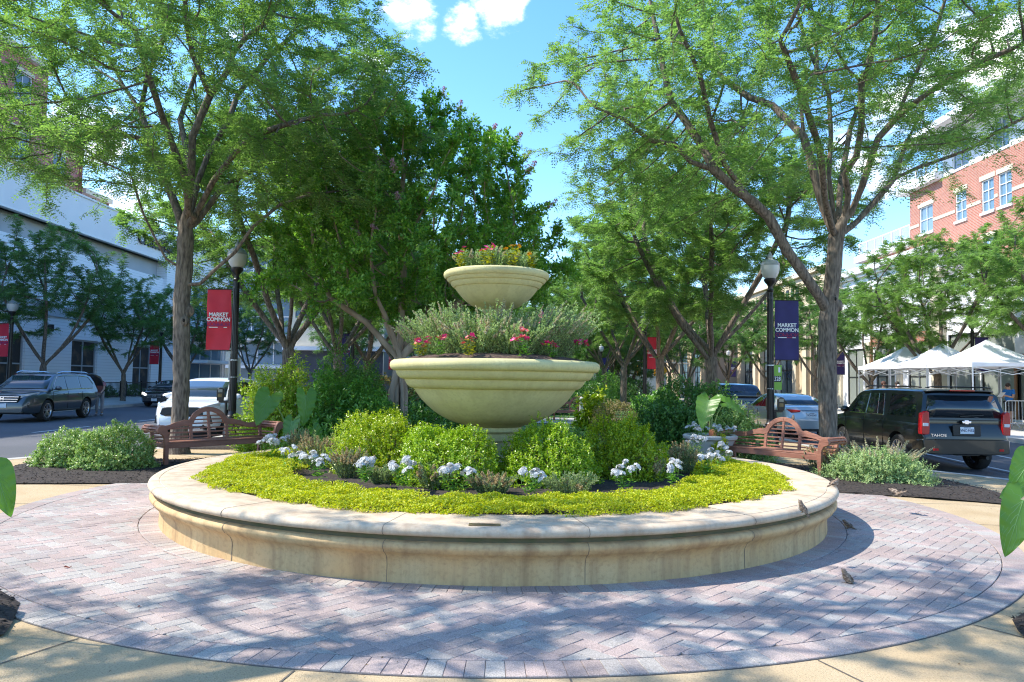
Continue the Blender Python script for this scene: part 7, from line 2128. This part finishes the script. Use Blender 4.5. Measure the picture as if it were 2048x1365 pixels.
SKIN = mat('skin', (.46, .27, .19), .55)
def person(label, loc, rz, J, shirt, legs, hair=(.03, .02, .015), short=True, mask=False, cap=None, H=1.0, top_long=False):
    """J: overrides of joints; figure faces -y"""
    j = dict(pelvis=(0, 0, .95), waist=(0, 0, 1.10), chest=(0, -.01, 1.32), neck=(0, 0, 1.50), head=(0, -.02, 1.62), crown=(0, -.01, 1.73),
             ls=(-.18, 0, 1.43), le=(-.24, .02, 1.15), lw=(-.24, -.06, .92), lh=(-.24, -.08, .83), rs=(.18, 0, 1.43), re=(.24, .02, 1.15), rw=(.24, -.06, .92), rh=(.24, -.08, .83),
             lhip=(-.09, 0, .92), lk=(-.10, -.02, .50), la=(-.10, .02, .09), lt=(-.11, -.13, .03), rhip=(.09, 0, .92), rk=(.10, -.02, .50), ra=(.10, .02, .09), rt=(.11, -.13, .03))
    j.update(J)
    t = thing('person', label, 'person', loc, rz)
    order = ['pelvis', 'waist', 'chest', 'neck', 'head', 'crown', 'ls', 'le', 'lw', 'lh', 'rs', 're', 'rw', 'rh', 'lhip', 'lk', 'la', 'lt', 'rhip', 'rk', 'ra', 'rt']
    rr = dict(pelvis=(.13, .10), waist=(.125, .095), chest=(.145, .10), neck=.055, head=(.082, .095), crown=(.06, .07), ls=.06, le=.042, lw=.03, lh=(.035, .022), rs=.06, re=.042, rw=.03, rh=(.035, .022), lhip=.085, lk=.058, la=.04, lt=.035, rhip=.085, rk=.058, ra=.04, rt=.035)
    ed = [('pelvis', 'waist'), ('waist', 'chest'), ('chest', 'neck'), ('neck', 'head'), ('head', 'crown'), ('chest', 'ls'), ('ls', 'le'), ('le', 'lw'), ('lw', 'lh'), ('chest', 'rs'), ('rs', 're'), ('re', 'rw'), ('rw', 'rh'), ('pelvis', 'lhip'), ('lhip', 'lk'), ('lk', 'la'), ('la', 'lt'), ('pelvis', 'rhip'), ('rhip', 'rk'), ('rk', 'ra'), ('ra', 'rt')]
    ix = {k: i for i, k in enumerate(order)}
    V = [Vector(j[k]) for k in order]; E_ = [(ix[a], ix[b]) for a, b in ed]; Rr = [rr[k] for k in order]
    # fingers: five short chains rooted in each palm
    for h, s in (('lh', -1), ('rh', 1)):
        hp, wp = Vector(j[h]), Vector(j['lw' if s < 0 else 'rw']); d = (hp - wp).normalized(); side = d.cross(Vector((s, 0, 0.01))).normalized()
        for q in range(4):
            b = len(V); p = hp + side * (-.028 + .019 * q)
            V.append(p + d * .055); V.append(p + d * (.085 - .006 * abs(q - 1.4))); Rr += [.0095, .008]; E_ += [(ix[h], b), (b, b + 1)]
        b = len(V); V.append(hp - d * .01 + side * -.055); V.append(hp + d * .025 + side * -.068); Rr += [.011, .009]; E_ += [(ix[h], b), (b, b + 1)]
    me = skin_mesh('body', V, E_, Rr, [SKIN], 2)
    b = link('body', me, t)
    head, crown = Vector(j['head']), Vector(j['crown'])
    def garment(name, keys, edges, grow, col, sub=2):
        ii = {k: n for n, k in enumerate(keys)}
        vs = [Vector(j[k]) if isinstance(k, str) else Vector(k) for k in keys]
        rad = []
        for k in keys:
            r = rr.get(k, .06) if isinstance(k, str) else .06
            rad.append(tuple(x + grow for x in r) if hasattr(r, '__len__') else r + grow)
        m_ = skin_mesh(name, vs, [(ii[a], ii[b]) for a, b in edges], rad, [mat(name + '_cloth', col, .8, col2=[c * .85 for c in col], vscale=9)], sub)
        link(name, m_, t)
    mid = lambda a, b_, f: tuple(Vector(j[a]).lerp(Vector(j[b_]), f))
    j['lm'], j['rm'] = mid('ls', 'le', 1.0 if top_long else .62), mid('rs', 're', 1.0 if top_long else .62); rr['lm'] = rr['rm'] = .05
    j['nb'] = mid('chest', 'neck', .55); rr['nb'] = .08
    garment('shirt', ['pelvis', 'waist', 'chest', 'nb', 'ls', 'lm', 'rs', 'rm'], [('pelvis', 'waist'), ('waist', 'chest'), ('chest', 'nb'), ('chest', 'ls'), ('ls', 'lm'), ('chest', 'rs'), ('rs', 'rm')], .018, shirt)
    j['lf'], j['rf'] = (mid('lhip', 'lk', .85), mid('rhip', 'rk', .85)) if short else (mid('lk', 'la', .9), mid('rk', 'ra', .9)); rr['lf'] = rr['rf'] = .07 if short else .05
    if short: garment('trousers', ['pelvis', 'lhip', 'lf', 'rhip', 'rf'], [('pelvis', 'lhip'), ('lhip', 'lf'), ('pelvis', 'rhip'), ('rhip', 'rf')], .016, legs)
    else: garment('trousers', ['pelvis', 'lhip', 'lk', 'lf', 'rhip', 'rk', 'rf'], [('pelvis', 'lhip'), ('lhip', 'lk'), ('lk', 'lf'), ('pelvis', 'rhip'), ('rhip', 'rk'), ('rk', 'rf')], .014, legs)
    mb = MB()
    for s in ('lt', 'rt'):
        a = Vector(j['la' if s == 'lt' else 'ra']); p = Vector(j[s]); mb.ico((a.lerp(p, .55) - Vector((0, 0, .012))), 1, 2, (.052, .135, .05))
    mb.build('shoes', mat('shoe', (.25, .25, .26), .6), t)
    # face: eyes, nose, mouth, ears, hair
    mb = MB(); mb.ico(head + Vector((0, .02, .045)), 1, 3, (.092, .105, .098))
    mb.v = [v for v in mb.v]
    hm = mb.build(cap and 'cap' or 'hair', mat('hair', cap or hair, .7), t)
    mb = MB()
    for sx in (-.033, .033): mb.ico(head + Vector((sx, -.092, .01)), .011, 1)
    mb.build('eyes', mat('eye', (.02, .015, .01), .3), t)
    mb = MB(); mb.ico(head + Vector((0, -.108, -.015)), 1, 2, (.014, .02, .022))
    for sx in (-.088, .088): mb.ico(head + Vector((sx, .0, -.005)), 1, 2, (.012, .022, .03))
    mb.build('ears_and_nose', SKIN, t)
    mb = MB(); mb.box(head + Vector((0, -.094, -.055)), (.045, .012, .012)); mb.build('mouth', mat('lips', (.36, .14, .12), .5), t)
    if mask:
        mb = MB(); mb.ico(head + Vector((0, -.055, -.045)), 1, 2, (.075, .068, .055)); mb.build('face_mask', mat('mask', (.75, .76, .78), .8), t)
    if H != 1.0: t.scale = (H, H, H)
    return t
pz = .10
p1 = person('man in a blue t-shirt and dark shorts reading a paper by the barrier', (20.0, 30.2, pz), R(-70), dict(head=(0, -.06, 1.60), crown=(0, -.04, 1.71), le=(-.23, -.06, 1.16), lw=(-.12, -.28, 1.22), lh=(-.09, -.36, 1.24), re=(.23, -.06, 1.16), rw=(.12, -.28, 1.22), rh=(.09, -.36, 1.24), lk=(-.10, -.04, .5), rk=(.10, .0, .5)), (.015, .16, .50), (.02, .02, .025))
mb = MB(); mb.box((0, 0, 0), (.21, .004, .28), rx=R(-50)); o = mb.build('paper_sheet', M['white']); o.location = Matrix.Rotation(R(-70), 4, 'Z') @ Vector((0, -.42, 1.27)) + Vector((20.0, 30.2, pz)); o.rotation_euler = (0, 0, R(-70)); tag(o, 'white sheet of paper held by the man in blue', 'paper')
person('person in a pale face mask standing under the white tents', (16.95, 33.0, pz), R(20), {}, (.12, .12, .13), (.05, .05, .07), short=False, mask=True)
person('person with brown hair and dark top beside the masked person under the tents', (16.45, 33.2, pz), R(60), {}, (.10, .04, .04), (.03, .03, .05), hair=(.10, .04, .025), short=False)
person('person in pale trousers loading the open boot of the slate suv', (-17.55, 32.1, -.1), R(20), dict(waist=(0, -.08, 1.08), chest=(0, -.2, 1.27), neck=(0, -.3, 1.42), head=(0, -.38, 1.50), crown=(0, -.42, 1.60), ls=(-.18, -.24, 1.37), rs=(.18, -.24, 1.37), le=(-.2, -.42, 1.12), lw=(-.15, -.62, 1.0), lh=(-.14, -.7, .98), re=(.2, -.42, 1.12), rw=(.15, -.62, 1.0), rh=(.14, -.7, .98)), (.45, .20, .22), (.35, .36, .42), hair=(.2, .13, .08), short=False)

# ---------------------------------------------------------------- sparrows
M['sparrow'] = mat('sparrow_back', (.14, .095, .06), .8, col2=(.28, .20, .14), vscale=60, contrast=(.4, .6), stretch=(1, .35, 1))
M['sparrowbelly'] = mat('sparrow_wing', (.09, .06, .04), .8, col2=(.34, .26, .19), vscale=70, contrast=(.45, .55), stretch=(1, .3, 1))
M['sparrowlight'] = mat('sparrow_breast', (.40, .35, .29), .85)
def sparrow(label, loc, rz, pitch=35, fly=False):
    t = thing('sparrow', label, 'bird', loc, rz, 'house sparrows')
    Rm = Matrix.Translation((0, 0, .052)) @ Matrix.Rotation(R(pitch), 4, 'X')
    # body faces +y: tail, rump, body, neck, head, beak as one loft
    st = [(-.115, .004, .012, .0), (-.075, .006, .012, .0), (-.055, .012, .012, .0), (-.035, .026, .024, -.002), (-.01, .034, .033, -.004), (.015, .034, .034, -.003), (.036, .026, .028, .004), (.046, .022, .023, .012), (.060, .022, .023, .017), (.072, .017, .018, .017), (.079, .008, .008, .015), (.092, .001, .001, .013)]
    mb = MB(); secs = []
    for y, rx_, rz_, dz in st: secs.append([Rm @ Vector((rx_ * math.cos(2 * PI * k / 12), y, dz + rz_ * math.sin(2 * PI * k / 12))) for k in range(12)])
    mb.loft(secs)
    for sx in (-.014, .014):
        if fly: continue
        mb.tube([Rm @ Vector((sx, -.008, -.022)), (sx, .004, .02), (sx, .0, .0)], .0024, 5)
        for dx in (-.008, 0, .008): mb.tube([(sx, 0, .001), (sx + dx, .018, .001)], .0018, 4)
    mb.build('body', M['sparrow'], t, smooth=60)
    mb = MB(); mb.ico((0, .008, -.020), 1, 2, (.028, .038, .020)); b2 = MB(); b2.add(mb.v, mb.f, M=Rm); b2.build('breast', M['sparrowlight'], t)
    for sx in (-1, 1):
        mb = MB()
        if fly:
            pts = [(sx * .02, .03, .02), (sx * .09, .045, .06), (sx * .15, .01, .075), (sx * .16, -.02, .07), (sx * .10, -.045, .05), (sx * .02, -.04, .018)]
            lo = [Vector(p) - Vector((0, 0, .006)) for p in pts]; k = len(pts)
            mb.add([Vector(p) for p in pts] + lo, [tuple(range(k)), tuple(range(2 * k - 1, k - 1, -1))] + [(i, (i + 1) % k, k + (i + 1) % k, k + i) for i in range(k)], M=Rm)
        else:
            mb.ico((sx * .029, -.012, .008), 1, 2, (.009, .055, .022)); b2 = MB(); b2.add(mb.v, mb.f, M=Rm); mb = b2
        mb.build('wing', M['sparrowbelly'], t)
    mb = MB()
    for sx in (-1, 1): mb.ico(Rm @ Vector((sx * .018, .066, .022)), .0035, 1)
    mb.build('eyes', M['black'], t)
    t.scale = (.86, .86, .86)
    return t
p = G(1605, 1026, .481); sparrow('sparrow perched on the rim of the seat wall near the front right', (p.x, p.y, .481), R(60), 55)
p = G(1669, 974, .481); sparrow('sparrow on the rim of the seat wall by the right bench leg', (p.x, p.y, .481), R(-80), 25)
p = G(1696, 1058, .014); sparrow('dark sparrow on the shaded bricks beside the seat wall', (p.x, p.y, .014), R(60), 30)
p = G(1694, 1166, .014); sparrow('sparrow standing on the sunlit bricks in the right foreground', (p.x, p.y, .014), R(40), 45)
p = W(1586, 840, 14.35); sparrow('sparrow clinging to the arch of the right bench', (p.x, p.y, p.z - .02), R(-60), 60)
p = W(1798, 996, 9.6); sparrow('sparrow in flight above the tan pavement at right', tuple(p), R(-70), 10, True)

# ---------------------------------------------------------------- litter on the bricks
def dead_leaf(label, px, py, s, rz, col):
    p = G(px, py, .016)
    P = np.array([[0, 0, 0]]); V, F = [], []
    mb = MB(); n = 6
    vs = []
    for i in range(n + 1):
        u = i / n; w = s * .36 * math.sin(PI * min(max(u, .04), .97)); x = s * (u - .5)
        for v in (-1, 0, 1): vs.append((x, v * w, .004 + .012 * s / .05 * abs(v) * (.4 + .5 * math.sin(u * 7)) + .008 * (u - .5) ** 2))
    mb.add(vs, [(i * 3 + k, i * 3 + k + 1, (i + 1) * 3 + k + 1, (i + 1) * 3 + k) for i in range(n) for k in (0, 1)])
    mb.tube([(s * .45, 0, .006), (s * .62, .004, .012)], .0012, 4)
    o = mb.build('fallen_leaf', mat('dead_leaf', col, .8), None, smooth=60); o.location = p; o.rotation_euler = (0, 0, rz)
    tag(o, label, 'leaf', 'fallen leaves on the paving')
dead_leaf('curled red brown leaf on the bricks at left', 135, 1136, .055, .4, (.22, .05, .03))
dead_leaf('small dark leaf in front of the seat wall', 622, 1166, .035, 1.2, (.08, .05, .06))
dead_leaf('tiny red brown leaf on the shaded bricks at lower left', 278, 1215, .03, 2.0, (.18, .04, .03))
dead_leaf('dry brown leaf on the bricks right of the seat wall', 1835, 1028, .04, 2.4, (.16, .10, .06))
dead_leaf('dark leaf on the tan pavement below the mulch at right', 1772, 1000, .045, .9, (.05, .04, .03))

def litter():
    n = 700
    r = np.sqrt(rng.uniform(4.1 ** 2, 8.6 ** 2, n)); a = rng.uniform(PI * .98, PI * 2.02, n)
    x, y = CX + r * np.cos(a), CY + r * np.sin(a)
    P = np.stack([x, y, np.where(r < RB, .0165, .007)], 1)
    V, F = leaf_quads(P, rdir(n) * np.array([1, 1, .12]), rdir(n, 3.0), rng.uniform(.006, .022, n) * rng.choice([1, 1, 1, 1.5], n), rng.uniform(.004, .010, n), .25)
    o = link('leaf_litter', np_mesh('leaf_litter', V, F, leafmat('litter', (.05, .03, .02), (.22, .15, .06), .1, .8)))
    tag(o, 'tiny dry leaflets and twigs scattered over the brick and tan paving', 'leaf litter', kind='stuff')
litter()
# ================================================================ sky, sun, render settings
SUN_EL, SUN_AZ = R(50), R(176)      # azimuth counted from +x towards +y: the sun stands at the left
sun_dir = Vector((math.cos(SUN_EL) * math.cos(SUN_AZ), math.cos(SUN_EL) * math.sin(SUN_AZ), math.sin(SUN_EL)))
sd = bpy.data.lights.new('sun', 'SUN'); so = bpy.data.objects.new('sun', sd); COL.objects.link(so)
sd.energy = 2.8; sd.angle = R(.53); sd.color = (1.0, .945, .85)
so.rotation_euler = sun_dir.to_track_quat('Z', 'Y').to_euler(); so.location = (-30, 10, 40)
w = bpy.data.worlds.new('World'); sc.world = w; w.use_nodes = True
nt = w.node_tree; N, Lk = nt.nodes, nt.links
bg = N['Background']
sky = N.new('ShaderNodeTexSky'); sky.sky_type = 'NISHITA'; sky.sun_disc = False
sky.sun_elevation = SUN_EL; sky.sun_rotation = math.atan2(sun_dir.x, sun_dir.y)
sky.air_density = 1.0; sky.dust_density = .4; sky.ozone_density = 3.0
hs = N.new('ShaderNodeHueSaturation'); hs.inputs['Saturation'].default_value = 1.24; hs.inputs['Hue'].default_value = .503
Lk.new(sky.outputs['Color'], hs.inputs['Color'])
tc = N.new('ShaderNodeTexCoord')
nz = N.new('ShaderNodeTexNoise'); nz.inputs['Scale'].default_value = 11.0; nz.inputs['Detail'].default_value = 8; nz.inputs['Roughness'].default_value = .62
mpn = N.new('ShaderNodeMapping'); mpn.inputs['Scale'].default_value = (1, 1, 1.7); mpn.inputs['Location'].default_value = (.3, .1, .0)
Lk.new(tc.outputs['Generated'], mpn.inputs['Vector']); Lk.new(mpn.outputs['Vector'], nz.inputs['Vector'])
acc = None
# cumulus patches: direction, reach (radians)
for px, py, rad in ((812, 25, .062), (742, 120, .055), (995, 5, .055), (925, 45, .04), (1860, 200, .10), (1730, 330, .08), (150, 260, .07), (230, 450, .09), (1960, 110, .07), (480, 40, .05)):
    d = ray(px, py).normalized()
    dp = N.new('ShaderNodeVectorMath'); dp.operation = 'DOT_PRODUCT'; dp.inputs[1].default_value = d
    Lk.new(tc.outputs['Generated'], dp.inputs[0])
    mr = N.new('ShaderNodeMapRange'); mr.inputs['From Min'].default_value = math.cos(rad); mr.inputs['From Max'].default_value = 1.0; mr.inputs['To Max'].default_value = 1.0
    Lk.new(dp.outputs['Value'], mr.inputs['Value'])
    if acc is None: acc = mr.outputs['Result']
    else:
        mx = N.new('ShaderNodeMath'); mx.operation = 'MAXIMUM'; Lk.new(acc, mx.inputs[0]); Lk.new(mr.outputs['Result'], mx.inputs[1]); acc = mx.outputs[0]
a1 = N.new('ShaderNodeMath'); a1.operation = 'MULTIPLY_ADD'; a1.inputs[1].default_value = .36; Lk.new(acc, a1.inputs[0]); Lk.new(nz.outputs['Fac'], a1.inputs[2])
cr = N.new('ShaderNodeMapRange'); cr.inputs['From Min'].default_value = .71; cr.inputs['From Max'].default_value = .96; cr.interpolation_type = 'SMOOTHSTEP'
Lk.new(a1.outputs[0], cr.inputs['Value'])
mm = N.new('ShaderNodeMix'); mm.data_type = 'RGBA'; mm.inputs['B'].default_value = (6.2, 6.1, 6.3, 1)
Lk.new(cr.outputs['Result'], mm.inputs['Factor']); Lk.new(hs.outputs['Color'], mm.inputs['A'])
Lk.new(mm.outputs['Result'], bg.inputs['Color'])
bg.inputs['Strength'].default_value = .15
vs = sc.view_settings
sc.display_settings.display_device = 'sRGB'
vs.view_transform = 'Standard'; vs.look = 'None'; vs.exposure = 1.52; vs.gamma = 1.0; vs.use_curve_mapping = False
cy = sc.cycles
cy.max_bounces = 7; cy.diffuse_bounces = 4; cy.glossy_bounces = 3; cy.transmission_bounces = 5; cy.transparent_max_bounces = 6
cy.sample_clamp_indirect = 4.0
cy.use_denoising = True
cy.use_adaptive_sampling = False
cy.denoising_prefilter = 'NONE'
cy.denoising_input_passes = 'RGB_ALBEDO_NORMAL'
cy.filter_width = 1.15
try: cy.denoiser = 'OPENIMAGEDENOISE'
except Exception: pass
cy.caustics_reflective = False; cy.caustics_refractive = False
sc.render.film_transparent = False
